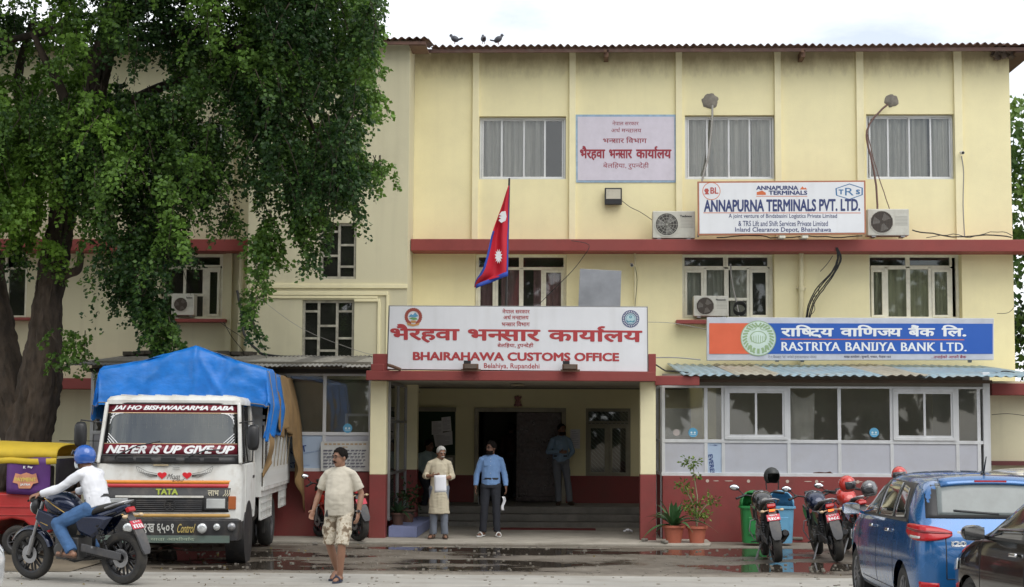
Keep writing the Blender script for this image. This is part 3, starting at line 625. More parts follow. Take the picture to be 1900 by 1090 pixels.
# hung white cloth behind glass
a,b,c,d = WR(1466,728,1512,818,29.7); s=3
MB().grid(lambda u,v:(a+(b-a)*(u*(.94+.06*v)), 29.7+.02*math.sin(u*17+v*3), c+(d-c)*v-(.13*math.sin(u*3.14)*v)+.05*(1-u)*v),14,10).build('hung_cloth',mat('white_cloth',(.75,.74,.72),.9),LR,world=True,smooth=80)
# counters / desks inside
mb = MB(); mb.box(XR(1490),XR(1640),31.5,32.1,.0,1.05); mb.box(XR(1690),XR(1800),31.0,31.6,0,1.1); mb.box(XR(1705),XR(1760),31.1,31.5,1.1,1.35); mb.build('desk',mat('desk_wood',(.22,.16,.10),.5),LR,world=True)
# chipped panel bottom, paint scuffs and bolts on red wall
mb = MB()
for px in (1312,1388,1460,1514,1590): disc(mb,(XR(px),ZR(894)),.03,EY-.033,10)
for px0,px1 in ((1322,1334),(1343,1360),(1490,1506),(1520,1528),(1585,1600),(1610,1622)): flatpoly(mb,[(XR(px0),ZR(894)),(XR((px0+px1)/2),ZR(894.8)),(XR(px1),ZR(894)),(XR(px1-3),ZR(893)),(XR(px0+3),ZR(893.2))],EY-.0335)
mb.build('scuff',mat('bare_plaster',(.55,.45,.38),.8),LR,world=True,kind='stuff')
mb = MB(); flatpoly(mb,[(XR(1507),ZR(881)),(XR(1509),ZR(877.5)),(XR(1520),ZR(876)),(XR(1531),ZR(877)),(XR(1540),ZR(875)),(XR(1548),ZR(881))],EY+.014); mb.build('broken_edge',mat('dark_hole',(.09,.045,.035),.9),LR,world=True)
LL,XL,ZL,zt2,zm2,zl2 = leanto('glazed_lean_to','aluminium and glass lean-to on a red wall left of the portico','shopfront',166,688,[169,250,330,415,533,601,686],693,804,872,1000,set(),None,{0:PAN,(533,601):PANB,(415,533):PANB,(601,686):PAN},False)
MB().box(XL(166),XL(172),EY+.2,33.9,0,zt2).build('side_panel',PAN,LL,world=True)
mb = MB(); mb.box(XL(166),XL(686),EY+2.8,EY+2.85,.1,2.9); mb.build('inner_wall',mat('inner_wall_paint',(.30,.30,.22),.9,var=.1),LL,world=True)
mb = MB(); xa,xb,za,zb2 = WR(640,768,700,812,31.0); 
frame_mb(xa,xb,.9,zb2,31.0,.05,.04).build('inner_window_frame',ALUW,LL,world=True)
# letters on EVEREST sheeting
def panel_word(par,s,cs,m,bold=.02): put_text(MB_:=MB(),s,*cs,bold=bold); return MB_.build('lettering',m,par,world=True,fixn=False)
NAVY = mat('navy_print',(.03,.06,.22),.5,var=.03)
yy = EY+.012
def C4(a,b,c,d): return [P(*a,yy),P(*b,yy),P(*c,yy),P(*d,yy)]
panel_word(LL,'EVEREST',C4((508,849),(570,838),(506,836),(568,826)),NAVY)
panel_word(LL,'EVEREST',C4((500,878),(551,868),(498,867),(549,857)),NAVY)
panel_word(LL,'ALUMINIUM COMPOSITE PANEL',C4((541,846.5),(596,837),(541,844.5),(596,835)),mat('faded_print',(.2,.3,.5),.5),.005)
panel_word(LL,'ALUMINIUM COMPOSITE PANEL',C4((537,870.5),(575,864),(537,868.5),(575,862)),MATS['faded_print'],.005)
panel_word(LR,'EVERES',C4((1314,844),(1318,881),(1322,843),(1326.5,880)),NAVY)
put_text(t_:=MB(),'→',*C4((1316,828),(1332,828),(1316,825),(1332,825))); t_.build('lettering',NAVY,LR,world=True,fixn=False)
# round blue stickers
def sticker(px,py,lab,grp=None,Y=EY-.004,r=.085,m=None):
    p = P(px,py,Y); mb = MB(); mb.lathe([(0,-.002),(r,-.002),(r,.002),(0,.002)],Matrix.Translation((p.x,Y,p.z))@Matrix.Rotation(R(90),4,'X'),24)
    o = thing('sticker',lab,'sticker',(p.x,Y,p.z)); mb.build('sticker_disc',m or mat('sticker_blue',(.12,.38,.60),.4,var=.05),o,world=True)
    if m is None:
        mb = MB(); disc(mb,(p.x-.03,p.z),.018,Y-.004,10); disc(mb,(p.x+.03,p.z),.018,Y-.004,10); mb.box(p.x-.05,p.x+.05,Y-.005,Y-.003,p.z-.038,p.z-.03); mb.build('print',mat('sticker_white',(.7,.8,.8),.4),o,world=True)
sticker(1286,803,'round blue sticker on the leftmost pane of the bank front')
sticker(1622,803,'round blue sticker beside the right sliding window of the bank')
sticker(645,795,'round blue sticker on the glass left of the portico')
sticker(1255,803,'faded round pinkish sticker left of a blue one on bank glass',r=.06,m=mat('sticker_faded',(.45,.40,.38),.6))
# corrugated roofs
BLUES = mat('blue_corrugated',(.23,.33,.385),.5,var=.18,vs=1.6,dirt=.65,dcol=(.33,.30,.24),ds=1.1,streak=.3,bump=.1)
TANS = mat('weathered_corrugated',(.33,.30,.23),.6,var=.2,dirt=.4,dcol=(.22,.27,.28),ds=1.5,streak=.4)
zf = P(1500,698,28.9).z; zk = P(1500,677,33.9).z
RB = thing('corrugated_roof','faded blue and tan corrugated sheet roof over the bank front','roof',(5.5,29,zf))
segs = [(1238,1372,BLUES),(1366,1447,TANS),(1440,1645,BLUES),(1638,1722,TANS),(1716,1960,BLUES)]
for i,(a,b,m) in enumerate(segs):
    xa = P(a+ (30 if i==0 else 0),698,28.9).x; xb = P(b,698,28.9).x; dz = .012*(i%2)
    corr(xa,xb,28.85+.05*(i%2),33.95,zf+dz,zk+dz,.165,.020,4,rag=.10).build('roof_sheet',m,RB,world=True,solid=.004,smooth=80)
mb = MB(); mb.box(XR(1235),XR(1838),29.2,29.26,zf-.11,zf-.05); mb.box(XR(1255),XR(1290),29.0,29.2,ZR(712),ZR(700)); mb.build('roof_batten',WOODD,RB,world=True)
GRY = mat('grey_corrugated',(.17,.165,.15),.6,var=.3,vs=2.5,dirt=.7,dcol=(.07,.06,.05),ds=1.6,streak=.5)
GRYL = mat('pale_corrugated',(.30,.29,.26),.6,var=.25,vs=2.5,dirt=.6,dcol=(.16,.14,.11),ds=1.6,streak=.5)
zf2 = P(400,680,28.9).z; zk2 = P(560,661,32.85).z
RG = thing('corrugated_roof','grey rusty corrugated sheet roof left of the portico','roof',(-6,29,zf2))
for i,(a,b,m) in enumerate([(120,300,GRY),(296,430,GRY),(425,520,GRYL),(515,560,GRY),(556,600,GRYL),(596,640,GRY),(636,690,GRYL)]):
    corr(P(a,678,28.9).x,P(b,678,28.9).x,28.8+.05*(i%2),32.86,zf2+.012*(i%2),zk2+.012*(i%2),.085,.016,3,rag=.12).build('roof_sheet',m,RG,world=True,solid=.004,smooth=80)
mb = MB(); mb.box(XL(166),XL(686),29.2,29.26,zf2-.10,zf2-.03); mb.build('roof_batten',mat('dark_batten',(.03,.028,.025),.8),RG,world=True)
mb = MB()
for i in range(70): 
    u = random.random(); mb.bx((P(240+u*220,655,32.5).x,32.3+random.random()*.8,zk2-.02+random.random()*.07),(.25,.18,.07),Matrix.Rotation(random.random()*3,3,'Z'))
mb.build('debris',mat('leaf_litter',(.07,.06,.045),.95,var=.4),RG,world=True,kind='stuff')
# far right: low yellow building with red band
RBD = thing('side_building','low yellow annexe with a red band at the right edge','building',(10,33,0))
x0,x1,z0,z1 = WR(1838,712,1960,734,31.5)
MB().box(x0,16,31.7,33.9,0.95,z1+.05).build('wall',YEL2,RBD,world=True); MB().box(x0,16,31.68,33.9,0,.95).build('dado',RED,RBD,world=True)
MB().box(x0,16,31.4,33.9,z0,z1).build('ledge',BAND,RBD,world=True,bevel=.01)
x0,x1,z0,z1 = WR(1838,856,1960,864,31.6); MB().box(x0,16,31.5,31.69,z0,z1).build('ledge',mat('dark_maroon',(.12,.03,.03),.6),RBD,world=True)
# ------------------------------------------------------------------ signs
REDP = mat('red_lettering',(.42,.045,.05),.5,var=.04); DREDP = mat('maroon_lettering',(.30,.03,.05),.6,var=.25,vs=30)
NAVYP = mat('navy_lettering',(.035,.05,.16),.5,var=.03); WHP = mat('white_lettering',(.78,.79,.8),.4,var=.02)
ORP = mat('orange_print',(.62,.15,.05),.45,var=.03); BLP = mat('blue_print',(.02,.09,.36),.4,var=.03); GRP = mat('green_print',(.28,.40,.22),.5,var=.05)
def word(par, s, box, Y, m, bold=0.0, shear=0.0, off=0, track=0.0, skew=0.0, yb=None):
    mb = MB(); a,b,c,d = box
    put_text(mb, s, P(a,d,Y), P(c,d+skew,Y), P(a,b,Y), P(c,b+skew,Y), bold, shear, off=off, track=track, yb=yb)
    return mb.build('lettering', m, par, world=True, fixn=False)
def board(par, c4, Y, th, m, name='panel', bevel=.004):      # c4: tl, tr, br, bl in px
    p = [P(x,y,Y) for x,y in c4]; return MB().prism([(q.x,q.z) for q in p], Y, Y+th).build(name, m, par, world=True, bevel=bevel)
# customs office sign
SY = 28.68; p = P(960,690,SY)
S1 = thing('office_sign','large white sign with red office name in two scripts standing on the portico','sign',(p.x,SY,p.z))
board(S1,[(723,569),(1200,571),(1201,690),(719,685)],SY,.05,SIGNW)
board(S1,[(721,567),(1202,569),(1203,692),(717,687)],SY+.052,.02,mat('sign_frame_grey',(.2,.2,.2),.5),'frame')
Y = SY-.002
mb = MB()
for s,a,c in (('भैरहवा',724,853),('भ[नसार',868,1003),('काया^लय',1017,1192)):
    d = (a-724)*.009; put_text(mb,s,P(a,632+d,Y),P(c,632+d+(c-a)*.009,Y),P(a,601+d,Y),P(c,601+d+(c-a)*.009,Y),bold=.034,yb=(-.06,.93))
mb.build('lettering',REDP,S1,world=True,fixn=False)
word(S1,'नेपाल सरकार',(932,573,983,582),Y,REDP,.012); word(S1,'अथ^ म[नत~ालय',(934,584,981,594),Y,REDP,.012); word(S1,'भ[नसार िवभाग',(931,596,983,606),Y,REDP,.012)
word(S1,'बेलिहया, रुप[नदेही',(923,636,990,647),Y,REDP,.012)
word(S1,'BHAIRAHAWA CUSTOMS OFFICE',(766,653,1149,669),Y,REDP,.045,skew=2)
word(S1,'Belahiya, Rupandehi',(898,674,1001,686),Y,REDP,.008,skew=1)
# emblem left: wreath, mountains, banner
c = P(767,588,Y); e = MB()
for i in range(22):
    a = R(-70)+i*R(320)/22+R(-20); a = math.pi*1.5+R(28)+i*R(304)/21
    for rr,sz in ((.135,.026),(.115,.018)): disc(e,(c.x+rr*math.cos(a),c.z+rr*math.sin(a)),sz,Y-.001-.0004*(i%3)-(.0015 if rr<.12 else 0),7)
e.build('emblem_wreath',mat('emblem_red',(.33,.07,.05),.5,var=.2),S1,world=True,fixn=False)
e = MB(); flatpoly(e,[(c.x-.09,c.z+.0),(c.x-.04,c.z+.05),(c.x-.01,c.z+.03),(c.x+.03,c.z+.075),(c.x+.09,c.z+.01),(c.x+.03,c.z-.01)],Y-.003); e.build('emblem_mountain',mat('emblem_blue',(.10,.30,.48),.5),S1,world=True,fixn=False)
e = MB(); flatpoly(e,[(c.x-.08,c.z-.03),(c.x-.02,c.z-.012),(c.x+.05,c.z-.02),(c.x+.08,c.z-.05),(c.x+.0,c.z-.06)],Y-.0035); e.build('emblem_field',mat('emblem_green',(.15,.33,.12),.5),S1,world=True,fixn=False)
e = MB(); flatpoly(e,[(c.x-.12,c.z-.10),(c.x-.06,c.z-.125),(c.x,c.z-.135),(c.x+.06,c.z-.125),(c.x+.12,c.z-.10),(c.x+.10,c.z-.15),(c.x,c.z-.175),(c.x-.10,c.z-.15)],Y-.004); flatpoly(e,[(c.x-.05,c.z-.07),(c.x+.05,c.z-.07),(c.x+.03,c.z-.11),(c.x-.03,c.z-.11)],Y-.005); e.build('emblem_banner',mat('emblem_gold',(.55,.28,.10),.5),S1,world=True,fixn=False)
c = P(1170,592,Y); e = MB(); disc(e,(c.x,c.z),.155,Y-.001,32,.10); disc(e,(c.x,c.z),.085,Y-.001,24,.078); e.build('emblem_ring',NAVYP,S1,world=True,fixn=False)
e = MB(); disc(e,(c.x,c.z),.098,Y-.0006,28); e.build('emblem_disc',mat('emblem_pale_blue',(.45,.62,.66),.5),S1,world=True,fixn=False)
e = MB(); flatpoly(e,[(c.x-.07,c.z-.02),(c.x-.03,c.z-.045),(c.x,c.z-.03),(c.x+.03,c.z-.045),(c.x+.07,c.z-.02),(c.x+.06,c.z-.055),(c.x-.06,c.z-.055)],Y-.002); disc(e,(c.x,c.z+.035),.026,Y-.002,10,.012); e.build('emblem_figure',mat('emblem_teal',(.05,.25,.35),.5),S1,world=True,fixn=False)
mb = MB()
for i in range(26):
    a = 2*math.pi*i/26; mb.bx((c.x+.127*math.cos(a),Y-.002,c.z+.127*math.sin(a)),(.012,.001,.028),Matrix.Rotation(-a+math.pi/2,3,'Y'))
mb.build('emblem_print',WHP,S1,world=True)
# lamps in front of sign
def sign_lamp(px,lab):
    p = P(px,684,28.5); t = thing('sign_lamp',lab,'floodlight',(p.x,28.5,slab_t),group='rusty lamps on the portico edge')
    MB().box(p.x-.14,p.x+.13,28.42,28.56,slab_t+.03,slab_t+.12).build('lamp_housing',MATS['rust'],t,world=True,bevel=.01); MB().box(p.x-.11,p.x+.10,28.40,28.42,slab_t+.04,slab_t+.11).build('lamp_glass',mat('dirty_lens',(.12,.09,.07),.4),t,world=True)
    MB().box(p.x-.17,p.x+.17,28.45,28.52,slab_t-.01,slab_t+.03).build('bracket',MATS['rust'],t,world=True); MB().bx((p.x-.07,28.55,slab_t+.15),(.12,.1,.06)).build('ballast_box',BLK,t,world=True)
    return t
sign_lamp(874,'rusty dark lamp under the left half of the large white office sign'); sign_lamp(1058,'rusty dark lamp under the right half of the large white office sign')
p = P(722,681,28.5); MB().tube([(p.x-.02,28.45,p.z+.03),(p.x+.06,28.5,p.z+.01),(p.x+.19,28.6,slab_t+.02)],.03,7).build('waste_pipe_stub',MATS['rust'],B,world=True)
# painted wall sign
Y = 33.985; p = P(1161,276,Y)
S2 = thing('painted_wall_sign','pale lilac painted wall sign with blue border and maroon Devanagari lines','sign',(p.x,Y,p.z))
board(S2,[(1068,213),(1254,213),(1255,339),(1069,339)],33.986,.012,mat('faded_blue_border',(.30,.42,.56),.8,var=.2,vs=8),'border',0)
board(S2,[(1072,217),(1251,217),(1252,335),(1072,335)],33.98,.005,mat('lilac_white',(.62,.58,.66),.8,var=.06,vs=5,bump=.2),'panel',0)
Y = 33.979
for s,bx_,bd in (('नेपाल सरकार',(1136,224,1185,233),.0),('अथ^ म[नत~ालय',(1134,237,1190,247),.0),('भ[नसार िवभाग',(1119,254,1200,266),.01),('बेलिहया, रुप[नदेही',(1119,301,1204,315),.0)): word(S2,s,bx_,Y,DREDP,bd)
for s,a,b in (('भैरहवा',1076,1123),('भ[नसार',1130,1173),('काया^लय',1180,1246)): word(S2,s,(a,271,b,296),Y,DREDP,.04,yb=(-.10,.93))
# terminals sign
AY = 33.1; p = P(1450,437,AY)
S3 = thing('company_sign','white company board with navy lettering resting on the upper red ledge','sign',(p.x,AY,p.z))
board(S3,[(1294,337),(1606,335),(1607,435),(1295,437)],AY,.05,mat('orange_frame',(.40,.16,.09),.5),'frame'); board(S3,[(1297,340),(1603,338),(1604,432),(1298,434)],AY-.006,.01,SIGNW,'panel')
Y = AY-.007
word(S3,'ANNAPURNA TERMINALS PVT. LTD.',(1306,371,1596,394),Y,NAVYP,.038,skew=-2)
word(S3,'ANNAPURNA',(1403,345,1481,353),Y,NAVYP,.04); word(S3,'TERMINALS',(1426,354,1498,362),Y,NAVYP,.04)
MB().box(P(1305,395,Y).x,P(1597,395,Y).x,Y-.001,Y,P(1450,396,Y).z,P(1450,394.8,Y).z).build('rule',ORP,S3,world=True); MB().box(P(1403,364,Y).x,P(1498,364,Y).x,Y-.001,Y,P(1450,365,Y).z,P(1450,364,Y).z).build('rule',ORP,S3,world=True)
word(S3,'A joint venture of Bindabasini Logistics Private Limited',(1352,397,1553,407),Y,NAVYP,.005); word(S3,'& TRS Lift and Shift Services Private Limited',(1370,410,1536,420),Y,NAVYP,.005); word(S3,'Inland Clearance Depot, Bhairahawa',(1364,422,1542,433),Y,NAVYP,.012)
c = P(1320,355,Y); e = MB(); disc(e,(c.x,c.z),.185,Y-.001,32,.172); e.build('logo_ring',ORP,S3,world=True,fixn=False)
word(S3,'BL',(1318,348,1333,360),Y,mat('logo_red',(.45,.08,.07),.5),.03); mb = MB(); disc(mb,(P(1311,354,Y).x,P(1311,354,Y).z),.05,Y-.001,6); flatpoly(mb,[(P(1306,361,Y).x,P(1306,361,Y).z),(P(1316,361,Y).x,P(1316,361,Y).z),(P(1313,356,Y).x,P(1313,356,Y).z)],Y-.0015); mb.build('logo_mark',MATS['logo_red'],S3,world=True,fixn=False)
e = MB(); pts = [(1550,350),(1576,341),(1601,349),(1601,362),(1576,371),(1551,363)]; q = [P(a,b,Y) for a,b in pts]; cc = sum(q,Vector())/6
for i in range(6):
    a,b = q[i],q[(i+1)%6]; a2,b2 = cc+(a-cc)*.9,cc+(b-cc)*.9; e.add([(a.x,Y-.001,a.z),(b.x,Y-.001,b.z),(b2.x,Y-.001,b2.z),(a2.x,Y-.001,a2.z)],[(0,1,2,3)])
e.build('logo_hexagon',mat('logo_blue',(.05,.16,.33),.5),S3,world=True,fixn=False); word(S3,'T',(1556,352,1565,361),Y,MATS['logo_blue'],.05); word(S3,'S',(1588,352,1596,361),Y,MATS['logo_blue'],.05); word(S3,'R',(1568,349,1584,363),Y,MATS['logo_blue'],.0)
e = MB(); flatpoly(e,[(P(a,b,Y).x,P(a,b,Y).z) for a,b in ((1404,362),(1404,357),(1414,354),(1421,358),(1421,362))],Y-.001); flatpoly(e,[(P(a,b,Y).x,P(a,b,Y).z) for a,b in ((1484,352),(1489,346),(1492,350),(1494,348),(1498,352))],Y-.001); e.build('logo_mark',ORP,S3,world=True,fixn=False)
for px in (1450,1492): p = P(px,440,33.3); MB().box(p.x-.06,p.x+.06,33.12,33.7,ledge_z1+.001,P(px,436,33.2).z).build('support_block',CREAM,S3,world=True)
# bank sign
KY = 32.8; p = P(1578,668,KY)
S4 = thing('bank_sign','long blue bank signboard with orange end and round emblem above corrugated roof','sign',(p.x,KY,p.z))
board(S4,[(1312,589),(1844,591),(1844,668),(1312,669)],KY,.18,mat('sign_silver',(.50,.52,.58),.4),'sign_box',.006)
board(S4,[(1316,600),(1842,601),(1842,657),(1316,657)],KY-.006,.005,mat('sign_blue',(.022,.10,.42),.4,var=.06,vs=.8),'blue_panel',0)
board(S4,[(1316,600),(1394,600),(1394,657),(1316,657)],KY-.010,.003,mat('sign_orange',(.68,.13,.06),.4,var=.05),'orange_panel',0)
Y = KY-.011; c = P(1407,628,Y); e = MB(); rr = (P(1440,628,Y).x-P(1374,628,Y).x)/2
disc(e,(c.x,c.z),rr,Y,40); e.build('emblem_disc',mat('emblem_pale',(.55,.66,.60),.45),S4,world=True,fixn=False)
e = MB(); disc(e,(c.x,c.z),rr,Y-.001,40,rr*.955)
for i in range(26):      # wreath of leaves
    a = R(-75)+i*R(330)/26+R(0); a = math.pi*1.5+R(20)+i*R(320)/25; mb_ = Matrix.Rotation(-a+.5*(1 if i<13 else -1),3,'Y'); e.bx((c.x+rr*.76*math.cos(a),Y-.001,c.z+rr*.76*math.sin(a)),(.10,.001,.035),mb_)
for i in range(7):
    x = (i-3)*.045; e.bx((c.x+x,Y-.0015,c.z-.02),(.012,.001,.17-abs(i-3)*.02))
disc(e,(c.x,c.z+.02),.17,Y-.0025,24,.15,sz=.75); 
for dx in (-.13,.13): disc(e,(c.x+dx,c.z+.22),.10,Y-.0035,16,.083,sz=.6)
for i in range(5): a = math.pi*1.5+(i-2)*.4; e.bx((c.x+.24*math.cos(a),Y-.004,c.z-.0+.26*math.sin(a)),(.10,.001,.05),Matrix.Rotation(-a,3,'Y'))
e.build('emblem_print',GRP,S4,world=True,fixn=False)
Y = KY-.0065
for s,a,b in (('रािष[ट~य'.replace('[ट~','[षट~'),1449,1547),('वािण[जय',1559,1674),('बैंक',1685,1735),('िल.',1747,1793)):
    s = {'वािण[जय':'वािण[जय'}.get(s,s)
    if a == 1449: s = 'राि[षट~य'
    word(S4,s,(a,603,b,629),Y,WHP,.035,yb=(-.22,.93))
MB().box(P(1448,630,Y).x,P(1789,630,Y).x,Y-.001,Y,P(1600,631,Y).z,P(1600,629.3,Y).z).build('rule',ORP,S4,world=True)
# slab-serif latin line: glyphs plus serif bars at stem ends
def slab(par, s, box, Y, m):
    SERF = {'R':[(0,0,.3),(.16,0,.26),(.9,0,.26)],'A':[(.04,0,.34),(.96,0,.34)],'T':[(.5,0,.42)],'I':[(.5,0,1.6),(.5,1,1.6)],'Y':[(.5,0,.42),(.06,1,.34),(.94,1,.34)],'N':[(.08,0,.34),(.08,1,.3),(.92,1,.34)],
            'J':[(.75,1,.6)],'K':[(.1,0,.34),(.1,1,.34),(.92,0,.3),(.88,1,.3)],'L':[(.12,1,.42),(.1,0,.3)],'D':[(.06,0,.24),(.06,1,.24)],'B':[(.06,0,.24),(.06,1,.24)],'S':[],'.':[]}
    a,b,c,d = box; x = 0; items = []
    for ch in s:
        if ch == ' ': x += .38; continue
        vs,fs,adv = raw_text(ch); x0 = min(v[0] for v in vs); x1 = max(v[0] for v in vs)
        items.append((ch,x,x0,x1,vs,fs)); x += adv+(.11 if ch=='I' else .045)
    tot = x; pa,pb_ = P(a,d,Y),P(c,d,Y); pc = P(a,b,Y); mb = MB(); cap = .70; hz = pc.z-pa.z; sxx = (pb_.x-pa.x)/tot
    for k,(ch,xx,x0,x1,vs,fs) in enumerate(items):
        y0_ = min(v[1] for v in vs); y1_ = max(v[1] for v in vs)
        for q_,ox in enumerate((-.03,-.01,.01,.03)):
            mb.add([(pa.x+(xx+v[0]+ox)*sxx, Y-.001-.0004*(k%2)-.0003*q_, pa.z+((v[1]-y0_)/(y1_-y0_) if ch!='.' else v[1]/cap)*hz) for v in vs],fs)
        w = x1-x0
        for j,(u,t,ln) in enumerate(SERF.get(ch,[])):
            cx = pa.x+(xx+x0+u*w)*sxx; L = ln*w*sxx if ch!='I' else .30*sxx; zc = pa.z+(.045 if t==0 else .955)*hz
            mb.box(cx-L/2,cx+L/2,Y-.0035-.0003*j,Y-.0025-.0003*j,zc-.045*hz,zc+.045*hz)
    mb.build('lettering',m,par,world=True,fixn=False)
slab(S4,'RASTRIYA BANIJYA BANK LTD.',(1449,635,1795,651),Y,WHP)
TINY = mat('small_print',(.12,.12,.16),.5)
word(S4,'ने.रा.बैंकबाट "क" वग^को इजाजतप[राप[त सं[सथा',(1425,659,1515,666),Y+.006,TINY,0); word(S4,'शाखा काया^लय : लु[मबनी, भ[नसार, भैरहवा ०७१',(1566,659,1653,666),Y+.006,TINY,.03); word(S4,'...तपाईको आ[फनै बैंक',(1727,659,1793,666),Y+.006,mat('maroon_print',(.3,.05,.1),.5),.02)
for px in (1442,1489,1800): p = P(px,672,33); MB().box(p.x-.035,p.x+.035,33.0,33.07,zk+.02,P(px,664,33).z).build('post',STEEL,S4,world=True)
# notice board text panel left of the portico
NB = thing('notice_board','cream notice board with rows of dark print on the lean-to left of portico','notice board',(P(641,840,29.3).x,29.3,P(641,840,29.3).z))
board(NB,[(595,820),(688,819),(688,875),(595,874)],29.33,.02,mat('notice_cream',(.56,.57,.55),.5),'panel')
mb = MB()
for r_ in range(6):
    x = 600
    while x < 680:
        w_ = random.uniform(3,9); 
        if x+w_ > 683: break
        p0,p1,z0,z1 = WR(x,835+r_*6,x+w_,837+r_*6,29.325); mb.box(p0,p1,29.325,29.328,z0,z1)
        for j in range(int(w_/2)): mb.box(p0+j*.018,p0+j*.018+.007,29.3235,29.3265,z0-.022,z0+.001)
        x += w_+random.uniform(1.2,3)
mb.build('small_print',TINY,NB,world=True,kind='stuff')
mb = MB()
for x in range(602,680,8):
    p0,p1,z0,z1 = WR(x,823,x+5.5,826,29.325); mb.box(p0,p1,29.325,29.328,z0,z1)
for x in (636,641): p0,p1,z0,z1 = WR(x,829,x+4,831,29.325); mb.box(p0,p1,29.325,29.328,z0,z1)
mb.build('heading_print',mat('tan_print',(.45,.33,.2),.6),NB,world=True,kind='stuff')
# green board in portico and papers
PB = thing('green_notice_board','dark green notice board on the back wall left of the doorway','notice board',(P(805,800,34.9).x,34.9,P(805,800,34.9).z))
board(PB,[(764,764),(844,762),(844,845),(766,846)],34.88,.03,mat('dark_green_felt',(.012,.035,.015),.9),'panel'); x0,x1,z0,z1 = WR(762,756,846,764,34.86); MB().box(x0,x1,34.85,34.95,z0,z1).build('frame',MATS['aged_grey_frame'],PB,world=True)
PAPER = mat('paper',(.72,.72,.75),.8,var=.04)
def paper(c4,lab,Y=34.87,grp='papers pinned on the portico wall'):
    pts = [P(x,y,Y) for x,y in c4]; c = sum(pts,Vector())/4
    o = MB().prism([(q.x-c.x,q.z-c.z) for q in pts],0,.002).build('paper_notice',PAPER); o.location = (c.x,Y,c.z); tag(o,lab,'paper',grp)
    m2 = MB(); n = 9
    for i in range(n):
        t = (i+1.2)/(n+1.4); a = pts[0]+(pts[3]-pts[0])*t; b = pts[1]+(pts[2]-pts[1])*t; a2 = a+(b-a)*.12; b2 = a+(b-a)*(.88 if i%4 else .6); m2.box(a2.x-c.x,b2.x-c.x,-.0015,-.0005,a2.z-c.z-.004,a2.z-c.z+.004)
    m2.build('print',mat('grey_print',(.35,.35,.4),.7),o,kind='stuff'); return o
paper([(801,782),(820,781),(822,807),(801,807)],'white sheet pinned at upper left on the green board',34.872)
paper([(819,775),(836,773),(838,800),(820,801)],'white sheet pinned at upper right on the green board',34.868)
paper([(804,807),(839,800),(840,825),(808,829)],'wide white sheet pinned lowest on the green board',34.864)
paper([(1058,797),(1076,797),(1076,833),(1058,832)],'printed grey sheet on wall between doorway and right window',34.98)
# grey metal sheet
MS = board(None,[(1076,499),(1153,503),(1151,572),(1073,572)],33.5,.01,mat('zinc_sheet',(.36,.37,.40),.35,metal=.7,var=.12,bump=.1,bs=3),'metal_sheet',.002)
tag(MS,'tilted blank grey metal sheet behind the top right of the large white sign','metal sheet')

# ------------------------------------------------------------------ air conditioner outdoor units
ACW = mat('ac_casing',(.55,.54,.48),.5,var=.06,dirt=.4,dcol=(.3,.26,.2),ds=5); ACD = mat('ac_dark',(.06,.055,.05),.6)
def ac_unit(px, Y, lab, grille='spokes', brand=None, group='air conditioner outdoor units on the facade'):
    a,b,c,d = px; x0,x1,z0,z1 = WR(a,b,c,d,Y); w,h = x1-x0,z1-z0; t = thing('air_conditioner_unit',lab,'air conditioner',((x0+x1)/2,Y,z0),group=group)
    MB().box(-w/2,w/2,0,.3,.03,h).build('casing',ACW,t,bevel=.015)
    r = min(.40*h,.3*w); cx = -w/2+r+.055; cz = h*.53
    f = MB(); f.lathe([(r+.012,0),(r+.012,.012),(r-.008,.012),(r-.008,0)],Matrix.Translation((cx,-.001,cz))@Matrix.Rotation(R(90),4,'X'),28,closed=True); f.build('fan_ring',ACW,t,smooth=40)
    MB().cyl((cx,-.004,cz),(cx,-.002,cz),r-.006,n=28).build('fan_recess',ACD,t)
    fb = MB()
    for i in range(3):
        a0 = i*2.094+.4; fb.add([(cx+math.cos(a0)*.05,-.006,cz+math.sin(a0)*.05),(cx+math.cos(a0)*r*.85,-.006,cz+math.sin(a0)*r*.85),(cx+math.cos(a0+.9)*r*.85,-.012,cz+math.sin(a0+.9)*r*.85),(cx+math.cos(a0+1.1)*.05,-.012,cz+math.sin(a0+1.1)*.05)],[(0,1,2,3)])
    fb.build('fan_blade',mat('fan_grey',(.20,.195,.18),.5),t)
    g = MB()
    if grille == 'spokes':
        for i in range(12): a0 = i*math.pi/6; g.bar((cx,-.016,cz),(cx+math.cos(a0)*r,-.014,cz+math.sin(a0)*r),.006,.004)
        for q in (.35,.6,.85): g.lathe([(r*q,0),(r*q+.004,0),(r*q+.004,.004),(r*q,.004)],Matrix.Translation((cx,-.014,cz))@Matrix.Rotation(R(90),4,'X'),24,closed=True)
    else:
        for i in range(15):
            u = (i-7)/7.5*r; L = math.sqrt(max(0,r*r-u*u)); g.box(cx+u-.003,cx+u+.003,-.018,-.014,cz-L,cz+L); g.box(cx-L,cx+L,-.013,-.010,cz+u-.002,cz+u+.002)
    g.build('fan_grille',ACW if grille=='spokes' else mat('grille_brown',(.12,.09,.07),.6),t)
    s = MB()
    for i in range(7): s.box(w*.16,w*.46,-.003,.001,h*.42+i*.03,h*.42+i*.03+.006)
    s.build('louvre',ACD if 0 else mat('ac_shadow_grey',(.33,.32,.29),.6),t)
    if brand: m2 = MB(); put_text(m2,brand,(w*.14,-.001,h*.78),(w*.42,-.001,h*.78),(w*.14,-.001,h*.86),(w*.42,-.001,h*.86),.04,lift=.003); m2.build('lettering',BLK,t,fixn=False)
    MB().box(-w*.4,-w*.3,.02,.28,0,.03).build('foot',STEEL,t); MB().box(w*.3,w*.4,.02,.28,0,.03).build('foot',STEEL,t)
    return t
ac_unit((1211,392,1290,445),33.42,'white outdoor unit with spoked fan guard left of the company board','spokes','Technos')
